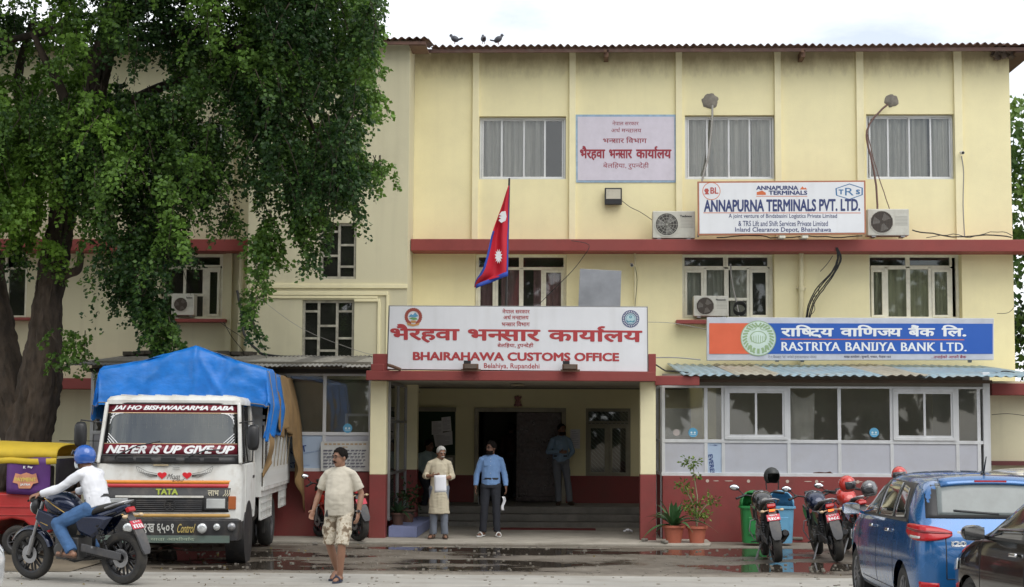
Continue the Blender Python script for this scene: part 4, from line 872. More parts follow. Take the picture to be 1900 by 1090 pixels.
ac_unit((1610,388,1687,440),33.42,'outdoor unit with square barred fan guard right of the company board','bars')
ac_unit((1287,549,1352,590),33.85,'cream outdoor unit on the sill of the middle floor window','bars','Panasonic')
ac_unit((318,545,360,588),33.85,'outdoor unit behind hanging leaves on left wing window sill','bars','Technos')
mb = MB(); p = P(1372,576,34.0)
for i in range(5): mb.tube([(p.x+.13*math.cos(a),33.95-.012*i,p.z+.13*math.sin(a)*.9+.015*i) for a in [6.283*k/18 for k in range(19)]],.011,5)
tag(mb.build('cable_coil',mat('cable_black',(.02,.02,.02),.6)),'coiled black hose beside the cream unit on the window sill','cable')
# floodlight on the facade
p = P(1138,365,33.9); FLD = thing('floodlight','black square floodlight under the painted lilac wall sign','floodlight',(p.x,33.9,p.z))
x0,x1,z0,z1 = WR(1122,349,1154,380,33.85); MB().box(x0,x1,33.84,33.94,z0,z1).build('housing',BLK,FLD,world=True,bevel=.01); MB().box(x0+.03,x1-.03,33.833,33.841,z0+.12,z1-.03).build('lens',mat('lamp_lens',(.50,.47,.38),.3),FLD,world=True); MB().box(x0+.04,x1-.04,33.94,33.99,z0+.1,z0+.2).build('bracket',BLK,FLD,world=True)
# cameras
def cctv(px,py,Y,lab,m=WHT,s=1):
    p = P(px,py,Y); t = thing('security_camera',lab,'camera',(p.x,Y,p.z)); MB().cyl((0,-.13*s,-.02),(0,.02,.01),.036*s,n=12).build('camera_body',m,t,smooth=40); MB().cyl((0,-.135*s,-.021),(0,-.131*s,-.0205),.028*s,n=12).build('lens',BLK,t); MB().bar((0,0,.0),(0.02,33.99-Y if Y<34 else .05,.04),.02).build('bracket',m,t); return t
cctv(1784,284,33.85,'tiny white camera on the facade right of the top right window'); cctv(1172,492,33.8,'small camera on the facade right of the grey metal sheet'); cctv(775,729,34.8,'dark camera on the back wall in the upper left of the portico',BLK)
# ------------------------------------------------------------------ cables
CB = mat('cable_black',(.02,.02,.02),.6); CBG = mat('cable_grey',(.30,.29,.27),.6); CBR = mat('cable_brown',(.13,.07,.06),.6)
def cable(pts, Y, m, r, lab, dY=None, wig=.0, n=5, grp='cables on the facade'):
    q = []
    k = len(pts)
    for i in range(k-1):
        for j in range(4):
            t = j/4; a,b = pts[i],pts[i+1]; p0 = pts[max(0,i-1)]; p3 = pts[min(k-1,i+2)]
            f = lambda c: .5*((2*a[c])+(-p0[c]+b[c])*t+(2*p0[c]-5*a[c]+4*b[c]-p3[c])*t*t+(-p0[c]+3*a[c]-3*b[c]+p3[c])*t**3)
            u = (i+t)/(k-1); q.append(P(f(0)+random.uniform(-wig,wig),f(1)+random.uniform(-wig,wig),Y+(dY or 0)*u))
    q.append(P(*pts[-1],Y+(dY or 0))); o = MB().tube(q,r,n).build('cable',m,smooth=80); return tag(o,lab,'cable')
cable([(1322,196),(1320,240),(1314,290),(1303,335),(1300,390),(1295,440)],33.9,CBG,.024,'thick grey insulated pipe down from left mortar patch',-.4,.3)
cable([(1647,194),(1628,212),(1613,232),(1608,258),(1618,300),(1626,345),(1628,388)],33.9,CBR,.022,'thick brown cable bundle looping down from right mortar patch',-.3,.5)
cable([(1610,250),(1622,300),(1636,345),(1651,390)],33.88,CBR,.010,'thin brown wire slanting to the right outdoor unit',-.3,.3)
cable([(1154,373),(1170,385),(1190,395),(1212,410)],33.9,CB,.007,'thin black wire from the floodlight to the outdoor unit')
for i,dx in enumerate((0,3,-2,5)): cable([(1552+dx*.3,460),(1556+dx,480),(1545+dx,505),(1522+dx*2,532),(1505+dx*1.5,560),(1497+dx,592)],33.35,CB,.013,('leftmost','rightmost','second from left','second from right')[[2,1,0,3].index(i)]+' black cable of the bundle hanging from the ledge over bank sign',.4,.4)
cable([(1545,475),(1535,490),(1522,504)],33.4,CB,.007,'short black wire end hanging left of the thick cable bundle')
cable([(1520,530),(1518,545),(1508,555),(1512,575),(1500,588)],33.6,CB,.007,'thin looping wire below the thick cable bundle')
cable([(1784,290),(1788,320),(1787,380),(1790,440)],33.93,CBG,.012,'pale conduit running down from the top right camera')
cable([(1692,428),(1730,434),(1780,440),(1830,436),(1877,441)],33.5,CB,.014,'black cables lying along the upper ledge at right',.0,1.0)
cable([(1720,441),(1770,436),(1800,441),(1850,430),(1880,438)],33.45,CB,.008,'tangled thin wires along the upper ledge at right',.0,1.5)
cable([(1330,441),(1400,438),(1440,442),(1500,439),(1560,441),(1600,438)],33.42,CB,.012,'black cables under the company board',.0,1.0)
cable([(1355,490),(1358,520),(1364,550),(1372,588)],33.95,CBG,.018,'grey hose hanging down the middle floor window',.0,.5)
cable([(1060,447),(1093,455),(1080,480),(1060,505),(1037,528),(1000,565)],33.3,CB,.007,'thin wire slanting across the window behind the flag')
cable([(1178,495),(1182,520),(1178,570)],33.75,CB,.006,'thin wire under the small facade camera')
cable([(440,540),(446,570),(450,600),(455,625),(475,648),(500,660),(600,664),(690,664)],33.0,CB,.028,'thick black cable hanging down into the grey corrugated roof',-.6,.6)
cable([(415,598),(430,625),(450,650),(460,664)],33.3,CB,.008,'thin wire left of the thick cable on the left wing'); cable([(408,598),(440,620),(500,650),(690,662)],33.0,CB,.006,'long thin wire over the grey corrugated roof')
cable([(480,552),(560,610),(660,650),(700,660)],32.75,CBG,.005,'fine wire slanting across the lowest stair tower window')
cable([(160,822),(110,818),(250,820)],29.2,CB,.006,'thin wire behind the truck'); 
cable([(1200,598),(1250,600),(1312,612)],33.0,CBG,.006,'thin wire between white office sign and blue bank sign'); cable([(1210,664),(1255,664),(1300,668)],31,CBG,.012,'grey wire above the right end of the portico beam'); cable([(1215,676),(1235,688),(1260,690),(1290,695)],30,CB,.014,'black cable entering under the blue corrugated roof',.0,.8)
cable([(1850,582),(1872,580),(1890,560)],32.8,CB,.006,'thin wire leaving the right end of bank sign')
cable([(1840,770),(1870,768),(1905,772)],31.3,CB,.006,'thin wire on the annexe wall'); cable([(1838,695),(1870,690),(1905,700)],30.5,CB,.012,'dark cables under the roof at the right edge',.0,1.5)
cable([(766,738),(772,742),(768,752),(775,764)],34.8,CB,.010,'curly wire under the portico camera',.0,.8); cable([(735,440),(760,560),(762,500)],33.3,CBG,.006,'wire down the corner of the tower') if 0 else None
# ------------------------------------------------------------------ flag
FY = 28.9
FG = thing('flag_on_pole','drooping red flag with blue border on a slanting pole above the portico','flag',(P(940,600,FY).x,FY,P(940,690,FY).z))
a = P(945,331,FY); b = P(938,610,FY+.2); MB().tube([b,a],[.024,.018],8).build('pole',mat('pole_dark',(.05,.045,.045),.5),FG,world=True,smooth=40)
rows = [(345,945,943),(360,945,938),(380,944,932),(400,944,925),(420,944,918),(440,943,912),(460,943,908),(480,943,903),(500,943,897),(512,942,890),(519,912,885),(526,898,882),(534,881,880.5)]
def lerp_rows(v):
    y = 345+(534-345)*v
    for (ya,ra,la),(yb,rb,lb) in zip(rows[:-1],rows[1:]):
        if ya <= y <= yb: t = (y-ya)/(yb-ya); return y, ra+(rb-ra)*t, la+(lb-la)*t
    return y, rows[-1][1], rows[-1][2]
def fpt(u,v,off=0,edge=0):
    y,r_,l_ = lerp_rows(v); p = P(r_+(l_-r_)*u, y, FY-.02)
    p.y = FY-.03-off+.085*math.sin(u*8+v*4.5)*min(1,(r_-l_)/25)*(.35+.65*u)-.10*u*v
    return tuple(p)
CLR = mat('flag_red',(.52,.012,.03),.7,var=.08); CLB = mat('flag_blue',(.02,.06,.36),.7)
MB().grid(lambda u,v:fpt(u,v),16,40).build('flag_cloth',CLR,FG,world=True,smooth=80,solid=.003)
MB().grid(lambda u,v:fpt(.90+.10*u,.45+.55*v,.006),5,40).build('flag_border',CLB,FG,world=True,smooth=80,solid=.002)
MB().grid(lambda u,v:fpt(.06*u,v,.006),2,40).build('flag_border',CLB,FG,world=True,smooth=80,solid=.002)
def bandpt(u,v):
    y0 = .855+.11*0; vv = .86+.0*u
    y,r_,l_ = lerp_rows(.86+.04*v); 
    q0 = P(943-(943-884)*u, 504+26*u**1.1+9*v-2*u*v, FY-.03); q0.y = FY-.05+.07*math.sin(u*8+4)*(.35+.65*u)-.085*u; return tuple(q0)
MB().grid(bandpt,14,2).build('flag_border',CLB,FG,world=True,smooth=80,solid=.002)
mb = MB(); c0 = (925,476); n = 12
pts = []
for i in range(2*n): a_ = math.pi*i/n; r_ = (13.5 if i%2 else 8); pts.append((c0[0]+r_*.55*math.cos(a_), c0[1]+r_*1.05*math.sin(a_)))
vs = [tuple(P(x,y,FY-.13)) for x,y in [c0]+pts]; mb.add(vs,[(0,i+1,(i+1)%(2*n)+1) for i in range(2*n)]); mb.build('sun_emblem',WHP,FG,world=True,fixn=False)
mb = MB(); pts = [(926,399),(931,393),(938,392),(940,402),(938,410),(930,414),(925,409),(930,406),(925,403),(931,401)]; vs = [tuple(P(x,y,FY-.10)) for x,y in [(933,403)]+pts]; mb.add(vs,[(0,i+1,(i+1)%10+1) for i in range(10)]); mb.build('moon_emblem',WHP,FG,world=True,fixn=False)
# ------------------------------------------------------------------ pigeons
def pigeon(px,py,rz,lab,s=1.0):
    p = P(px,py,33.6); t = thing('pigeon',lab,'pigeon',(p.x,33.6,p.z),rz)
    mb = MB(); mb.ell((0,0,.11*s),(.10*s,.06*s,.065*s),Matrix.Rotation(-.5,3,'Y')); mb.ell((.09*s,0,.19*s),(.035*s,.03*s,.035*s)); mb.tube([(.05*s,0,.13*s),(.085*s,0,.18*s)],[.04*s,.028*s],8)
    mb.build('pigeon_body',mat('pigeon_grey',(.075,.08,.10),.6,var=.3,vs=20),t,smooth=80)
    MB().box(-.20*s,-.06*s,-.03*s,.03*s,.05*s,.075*s,Matrix.Rotation(.25,4,'Y')).build('tail',MATS['pigeon_grey'],t); MB().cyl((.12*s,0,.185*s),(.145*s,0,.175*s),.008,.002,6).build('beak',BLK,t)
    l = MB(); l.cyl((.01,.02,0.0),(.0,.02,.06*s),.006,n=5); l.build('leg',mat('bird_leg',(.3,.08,.06),.6),t); l = MB(); l.cyl((.01,-.02,0.0),(.0,-.02,.06*s),.006,n=5); l.build('leg',MATS['bird_leg'],t)
pigeon(844,82,R(160),'dark pigeon at the left end of three on the roof edge'); pigeon(897,82,R(100),'upright pigeon in the middle of three on the roof edge'); pigeon(924,83,R(-20),'hunched brownish pigeon at the right end of three on the roof edge')
# ------------------------------------------------------------------ vehicles
def loft(rings, cap=True, mb=None):
    mb = mb or MB(); n = len(rings[0]); vs = [p for r in rings for p in r]
    fs = [(i*n+j, i*n+(j+1)%n, (i+1)*n+(j+1)%n, (i+1)*n+j) for i in range(len(rings)-1) for j in range(n)]
    if cap: fs += [tuple(range(n))[::-1], tuple((len(rings)-1)*n+j for j in range(n))]
    return mb.add(vs, fs)
def sup(c, a, b, n=14, e=.75, axis='x'):      # rounded-box section of half sizes a,b around centre c, normal to axis
    r = []
    for j in range(n):
        t = 2*math.pi*(j+.5)/n; x = a*math.copysign(abs(math.cos(t))**e,math.cos(t)); y = b*math.copysign(abs(math.sin(t))**e,math.sin(t))
        r.append((c[0],c[1]+x,c[2]+y) if axis=='x' else ((c[0]+x,c[1],c[2]+y) if axis=='y' else (c[0]+x,c[1]+y,c[2])))
    return r
def realize(ob):
    me = bpy.data.meshes.new_from_object(ob.evaluated_get(bpy.context.evaluated_depsgraph_get())); old = ob.data; ob.modifiers.clear(); ob.data = me; bpy.data.meshes.remove(old)
    for p in me.polygons: p.use_smooth = True
    return ob
RY = Matrix.Rotation(R(90),4,'X')
def wheel(name, par, c, r, w, rimr, spokes, rm, tread=True, side=None, disc_=True):
    T = Matrix.Translation(c)@RY; rt = (r-rimr)
    pr = [(rimr,-w*.40),(rimr+rt*.35,-w*.5),(r-rt*.22,-w*.46),(r-.006,-w*.28),(r,0),(r-.006,w*.28),(r-rt*.22,w*.46),(rimr+rt*.35,w*.5),(rimr,w*.40)]
    ty = MB().lathe(pr,T,36,closed=True).build(name,RUB,par,smooth=50)
    rr = MB(); rr.lathe([(rimr+.004,-w*.42),(rimr+.004,w*.42),(rimr-.016,w*.36),(rimr-.02,0),(rimr-.016,-w*.36)],T,32,closed=True)
    for i in range(spokes):
        a = 2*math.pi*i/spokes+.2
        for y in ([-.3*w,.3*w] if side is None else [side*w*.36]): rr.bar((c[0]+.03*math.cos(a),c[1]+y,c[2]+.03*math.sin(a)),(c[0]+(rimr-.008)*math.cos(a),c[1]+y*(.8 if side is None else 1.05),c[2]+(rimr-.008)*math.sin(a)),rimr*.10,.016,up=(0,1,0))
    rr.cyl((c[0],c[1]-w*.42,c[2]),(c[0],c[1]+w*.42,c[2]),rimr*.2,n=12); rr.build('rim',rm,ty,smooth=35)
    if disc_: MB().lathe([(rimr*.25,0),(rimr*.50,0),(rimr*.50,.005),(rimr*.25,.005)],Matrix.Translation((c[0],c[1]+w*.55,c[2]))@RY,24,closed=True).build('brake_disc',STEEL,ty)
    return ty
LAMPR = mat('red_lens',(.42,.008,.012),.2,coat=.3,spec=.3); LAMPO = mat('amber_lens',(.75,.22,.02),.2); LAMPW = mat('clear_lens',(.6,.62,.62),.08,coat=1,metal=.4); MIRR = mat('mirror_glass',(.85,.87,.9),.03,metal=1,var=.01)
PLATE = mat('red_plate',(.55,.03,.06),.4); GREYP = mat('dusty_grey_plastic',(.07,.07,.075),.6,dirt=.6,dcol=(.16,.14,.12),ds=4); BOOTM = mat('engine_grey',(.09,.09,.09),.45,metal=.5,dirt=.5,dcol=(.12,.10,.07),ds=8)
LITR = mat('lit_tail_lamp',(1.0,.16,.03),.4,emit=1.6)
def motorcycle(label, loc, rz, lean=0, paint=None, group='parked motorcycles by the bank wall', plate=None, lit=False, steer=0, guard=True, mirrors=(1,1)):
    t = thing('motorcycle',label,'motorcycle',loc,rz,group); t.rotation_mode = 'XYZ'
    t.rotation_euler = (Matrix.Rotation(rz,3,'Z')@Matrix.Rotation(lean,3,'X')).to_euler()
    rw = wheel('rear_wheel',t,(-.67,0,.305),.305,.13,.215,10,BLKM)
    SM = Matrix.Translation((.45,0,.92))@Matrix.Rotation(steer,4,'Z')@Matrix.Translation((-.45,0,-.92))
    def SP(p): return tuple(SM@Vector(p))
    fw = wheel('front_wheel',t,(.68,0,.30),.30,.10,.215,10,BLKM)
    if steer:
        for o in [fw]+list(fw.children): o.data.transform(SM)
    def piece(name,mb,m,par=None,**k): return mb.build(name,m,par or t,**k)
    for s in (-1,1):
        piece('fork',MB().tube([SP((.68,s*.075,.30)),SP((.60,s*.075,.52))],.03,8).tube([SP((.60,s*.075,.52)),SP((.45,s*.075,.93))],.02,8),STEEL,smooth=50)
    ring = lambda a,w_: [SP((.68+(.325+dz)*math.cos(a),y,.30+(.325+dz)*math.sin(a))) for y,dz in ((-w_,-.03),(-w_*.6,.005),(0,.015),(w_*.6,.005),(w_,-.03),(w_*.55,-.008),(0,0),(-w_*.55,-.008))]
    piece('front_mudguard',loft([ring(R(a),.06) for a in range(30,166,12)]),paint or BLK,smooth=60)
    # headlight, cluster
    hl = piece('headlight',MB().ell(SP((.60,0,.86)),(.07,.09,.10)),BLK,smooth=60); MB().ell(SP((.635,0,.86)),(.045,.075,.085)).build('lens',LAMPW,hl,smooth=60)
    piece('instrument_cluster',MB().bx(SP((.50,0,1.0)),(.12,.16,.05),Matrix.Rotation(-.5,3,'Y')),BLK,bevel=.01)
    hb = piece('handlebar',MB().tube([SP(p) for p in ((.36,-.37,.97),(.42,-.22,1.0),(.46,-.06,.95),(.46,.06,.95),(.42,.22,1.0),(.36,.37,.97))],.013,8),BLKM,smooth=60)
    for s in (-1,1):
        MB().tube([SP((.42,s*.27,.99)),SP((.355,s*.38,.965))],.02,8).build('grip',RUB,hb,smooth=60)
        lv = MB().bar(SP((.45,s*.24,.99)),SP((.42,s*.37,.96)),.012,.02); lv.ell(SP((.43,s*.25,1.0)),(.03,.03,.025)); lv.build('lever',BLK,hb)
        if mirrors[0 if s<0 else 1]:
            MB().tube([SP((.42,s*.24,1.0)),SP((.43,s*.29,1.06)),SP((.38,s*.35,1.12))],.008,6).build('mirror_stem',BLK,hb)
            mr_ = MB().ell(SP((.375,s*.385,1.14)),(.022,.082,.048),Matrix.Rotation(s*.25,3,'X')).build('mirror',BLK,hb,smooth=60)
            MB().ell(SP((.362,s*.385,1.14)),(.014,.072,.040),Matrix.Rotation(s*.25,3,'X')).build('mirror_glass',MIRR,t,smooth=60)
    # tank
    secs = [(.46,.04,.05,.93),(.42,.11,.10,.93),(.30,.165,.15,.915),(.16,.17,.15,.90),(.03,.125,.12,.87),(-.05,.09,.05,.84)]
    piece('fuel_tank',loft([sup((x,0,z),a,b,16,.8) for x,a,b,z in secs]),paint or BLK,smooth=60,sub=1); piece('fuel_cap',MB().cyl((.2,0,1.02),(.2,0,1.045),.04),CHR,smooth=40)
    for s in (-1,1): piece('tank_shroud',loft([[(x,s*(.135+k),z) for x,z in pts] for k,pts in ((0,[(.48,.86),(.52,.74),(.40,.58),(.22,.62),(.18,.78)]),(.035,[(.44,.84),(.48,.74),(.38,.63),(.25,.66),(.22,.77)]))]),paint or GREYP,bevel=.008)
    piece('seat',loft([sup((x,0,z),a,b,12,.7) for x,a,b,z in ((.02,.07,.03,.83),(-.1,.12,.045,.80),(-.28,.13,.05,.805),(-.34,.12,.05,.86),(-.55,.11,.045,.90),(-.66,.06,.03,.91))]),RUB,smooth=60,sub=1)
    tl = piece('tail_cowl',loft([sup((x,0,z),a,b,12,.75) for x,a,b,z in ((-.2,.11,.06,.74),(-.45,.11,.07,.79),(-.65,.08,.055,.86),(-.76,.04,.03,.90))]),paint or BLK,smooth=60,sub=1)
    piece('grab_rail',MB().tube([(-.50,.13,.88),(-.66,.14,.93),(-.76,.06,.96),(-.76,-.06,.96),(-.66,-.14,.93),(-.50,-.13,.88)],.012,6),STEEL,smooth=60)
    piece('tail_light',MB().bx((-.765,0,.86),(.05,.13,.06),Matrix.Rotation(.5,3,'Y')),LAMPR,bevel=.012)
    if lit: piece('lit_lamp',MB().bx((-.80,0,.795),(.02,.085,.03)),LITR,bevel=.004)
    # rear fender carrying the plate
    piece('rear_fender',loft([[(x-.02,-w,z),(x-.02,w,z),(x+.015,w*.8,z-.01),(x+.015,-w*.8,z-.01)] for x,w,z in ((-.70,.07,.84),(-.80,.06,.72),(-.90,.085,.58),(-.97,.075,.42),(-.985,.045,.36))]),GREYP,smooth=60,bevel=.004)
    pl = piece('number_plate',MB().bx((-.855,0,.69),(.008,.20,.11),Matrix.Rotation(.55,3,'Y')),PLATE,bevel=.004)
    if plate:
        M = Matrix.Translation((-.855,0,.69))@Matrix.Rotation(.55,4,'Y'); f = lambda y,z: tuple(M@Vector((-.0055,y,z)))
        mb = MB(); put_text(mb,plate[1],f(.085,-.05),f(-.085,-.05),f(.085,.003),f(-.085,.003),.05); put_text(mb,plate[0],f(.06,.018),f(-.06,.018),f(.06,.045),f(-.06,.045),.04); mb.build('lettering',WHP,pl,fixn=False)
    for s in (-1,1): piece('indicator',MB().tube([(-.76,s*.05,.80),(-.79,s*.12,.79)],.009,5).ell((-.80,s*.145,.79),(.03,.035,.022)),mat('indicator_lens',(.60,.45,.28),.3),smooth=60)
    # engine, frame, exhaust
    e = MB(); e.bx((.06,0,.40),(.34,.26,.26)); e.bx((.17,0,.60),(.18,.20,.22),Matrix.Rotation(-.35,3,'Y')); e.cyl((.02,-.17,.40),(.02,.17,.40),.10,n=18); e.cyl((.16,-.16,.38),(.16,.16,.38),.075,n=16); eng = piece('engine',e,BOOTM,bevel=.015)
    f_ = MB()
    for i in range(6): f_.bx((.20+.012*i,0,.53+.028*i),(.17,.20,.014),Matrix.Rotation(-.35,3,'Y'))
    f_.build('cooling_fins',BOOTM,eng,kind='stuff')
    piece('frame',MB().tube([(.46,0,.90),(.30,0,.62),(.34,0,.30),(.05,0,.24),(-.22,0,.30),(-.24,0,.55),(-.2,0,.74)],.022,8).tube([(.44,0,.86),(.1,.09,.76),(-.24,.10,.72),(-.62,.08,.83)],.014,6).tube([(.44,0,.86),(.1,-.09,.76),(-.24,-.10,.72),(-.62,-.08,.83)],.014,6),BLKM,smooth=60)
    piece('swingarm',MB().bar((-.22,.10,.36),(-.70,.10,.305),.03,.05).bar((-.22,-.10,.36),(-.70,-.10,.305),.03,.05),BLKM,bevel=.005)
    piece('chain_cover',MB().bar((-.15,.125,.42),(-.72,.125,.33),.02,.09),GREYP,bevel=.008)
    sp = MB(); a0 = Vector((-.50,.09,.42)); a1 = Vector((-.34,.10,.72)); 
    for s in (-1,1):
        q = [(-.52,s*.12,.40),(-.38,s*.12,.72)]; sp.tube(q,.012,6)
        for k in range(7): c = Vector(q[0]).lerp(Vector(q[1]),.2+.11*k); sp.lathe([(.012,-.008),(.030,-.008),(.032,.008),(.012,.008)],Matrix.Translation(c)@Matrix.Rotation(.41,4,'Y'),10,closed=True)
    piece('shock_absorber',sp,BLKM,kind='stuff')
    for s in (-1,1): piece('side_cover',loft([[(x,s*(.10+k),z) for x,z in pts] for k,pts in ((0,[(-.02,.80),(-.10,.58),(-.30,.52),(-.46,.62),(-.60,.78),(-.40,.80)]),(.04,[(-.05,.77),(-.12,.62),(-.29,.56),(-.42,.64),(-.52,.75),(-.38,.77)]))]),paint or GREYP,bevel=.008); piece('engine_cover',MB().cyl((-.02,s*.15,.36),(-.02,s*.19,.36),.085,n=18).cyl((.13,s*.14,.40),(.13,s*.175,.40),.06,n=16),BOOTM,bevel=.006)
    piece('exhaust',MB().tube([(.28,-.06,.45),(.34,-.10,.30),(.15,-.14,.23),(-.15,-.15,.26)],.02,8).tube([(-.15,-.155,.27),(-.30,-.16,.31),(-.66,-.17,.42),(-.70,-.17,.43)],[.035,.058,.062,.04],12),BLKM,smooth=50)
    piece('heat_shield',MB().bar((-.28,-.228,.33),(-.60,-.238,.42),.008,.06),STEEL,bevel=.004)
    for s in (-1,1): piece('footrest',MB().bar((-.02,s*.12,.30),(-.02,s*.28,.30),.03,.02),RUB); piece('footrest',MB().bar((-.36,s*.10,.42),(-.40,s*.24,.44),.022,.02),STEEL)
    if guard: piece('leg_guard',MB().tube([(.34,-.04,.62),(.36,-.20,.60),(.36,-.24,.45),(.34,-.18,.30),(.30,-.04,.28)],.011,6).tube([(.34,.04,.62),(.36,.20,.60),(.36,.24,.45),(.34,.18,.30),(.30,.04,.28)],.011,6),STEEL,smooth=60)
    piece('side_stand',MB().bar((-.02,.12,.28),(-.10,.26,.02) if lean<=0 else (-.14,.14,.26),.02),STEEL)
    return t
NAVYB = mat('navy_metallic',(.008,.016,.05),.25,metal=.4,coat=.8); BLKG = mat('gloss_black',(.012,.012,.014),.2,coat=.8); REDG = mat('gloss_red',(.50,.03,.02),.25,coat=.8)
def px_ground(px,py): g = G(px,py); return (g.x,g.y,0)
# parked bikes, pointing at the wall
def park(rear_px, label, head, lean, **k):
    g = G(*rear_px); return motorcycle(label,(g.x+.67*math.cos(head), g.y+.67*math.sin(head), .012), head, lean, **k)
BK1 = park((1443,1046),'black motorcycle with green bin behind it, open face helmet hung on its bar',R(91),R(-7),paint=BLKG,plate=('प्र०२','९४८०'),lit=True,mirrors=(0,1))
BK2 = park((1556,1044),'navy blue motorcycle leaning left with lit tail lamp, second from the bin',R(94),R(-10),paint=NAVYB,plate=('लु ३८ प','३०८८'),lit=True,mirrors=(0,1))
BK3 = park((1612,1034),'motorcycle with orange red tank half hidden by the blue hatchback',R(95),R(-8),paint=REDG,plate=('लु ५ प','७०२'),mirrors=(0,1))
BK4 = motorcycle('motorcycle mostly hidden by the blue hatchback roof, red helmet on top',(G(1700,1020).x,G(1700,1020).y,.012),R(95),R(-6),paint=BLKG,mirrors=(0,0))
BK5 = park((666,1009),'red and black motorcycle parked behind the man in beige shirt',R(128),R(-6),paint=REDG,group=None,plate=None); BK5.location.z = .045
# helmets
def helmet(label, loc, rz, m, full=True, tilt=0, group=None, visor=True):
    t = thing('helmet',label,'helmet',loc,rz,group); t.rotation_euler = (tilt,0,rz)
    def sh(u,v):
        th_ = u*2*math.pi; ph = v*math.pi*.80; r_ = math.sin(ph); cut = 0
        return (.135*r_*math.cos(th_)*(1.05), .115*r_*math.sin(th_), .13*math.cos(ph)+.0)
    b = MB(); n = 28; k = 12
    def keep(u,v):      # face opening in front (+X)
        a = abs(((u+.5)%1)-.5)*360; return not (a < 52 and .46 < v < (.82 if full else 1.1))
    vs = [sh(i/n,j/k) for j in range(k+1) for i in range(n)]; fs = [(j*n+i,j*n+(i+1)%n,(j+1)*n+(i+1)%n,(j+1)*n+i) for j in range(k) for i in range(n) if keep((i+.5)/n,(j+.5)/k)]
    b.add(vs,fs); sh_ = b.build('shell',m,t,smooth=80,solid=.012,weld=True); sh_.modifiers.new('s','SUBSURF').render_levels = 1
    vz = MB().grid(lambda u,v:(.142*math.cos(R(-58+116*u))*(math.sin(R(68+50*v)))*1.04,.122*math.sin(R(-58+116*u))*math.sin(R(68+50*v)),.137*math.cos(R(68+50*v))+(0 if visor==1 else .09*0)),12,6)
    if visor: vz.build('visor',mat('smoke_visor',(.03,.03,.035),.08,coat=1),t,smooth=80,solid=.003)
    MB().ell((0,0,-.02),(.105,.09,.09)).build('lining',BLK,t,smooth=80) if full else None
    if not full:
        for s in (-1,1): MB().bar((.02,s*.10,-.07),(.03,s*.09,-.20),.012,.02).build('strap',BLK,t)
    return t
hp = P(1432,884,24.6); helmet('matt black open face helmet hanging above the black motorcycle',(hp.x,24.6,hp.z),R(-80),mat('matt_black',(.02,.022,.022),.5),False,0,None,False)
hp = P(1572,899,24.7); helmet('red helmet with smoke visor on the bar of navy motorcycle',(hp.x,24.7,hp.z),R(-60),REDG,True,R(10))
hp = P(1613,908,24.5); helmet('silver grey helmet next to the blue hatchback',(hp.x,24.5,hp.z),R(-120),mat('silver_grey',(.20,.20,.21),.25,metal=.5,coat=.5),True,R(8))
hp = P(1669,882,24.9); helmet('red helmet just showing above the blue hatchback roof',(hp.x,24.9,hp.z),R(-100),REDG,True,R(5))

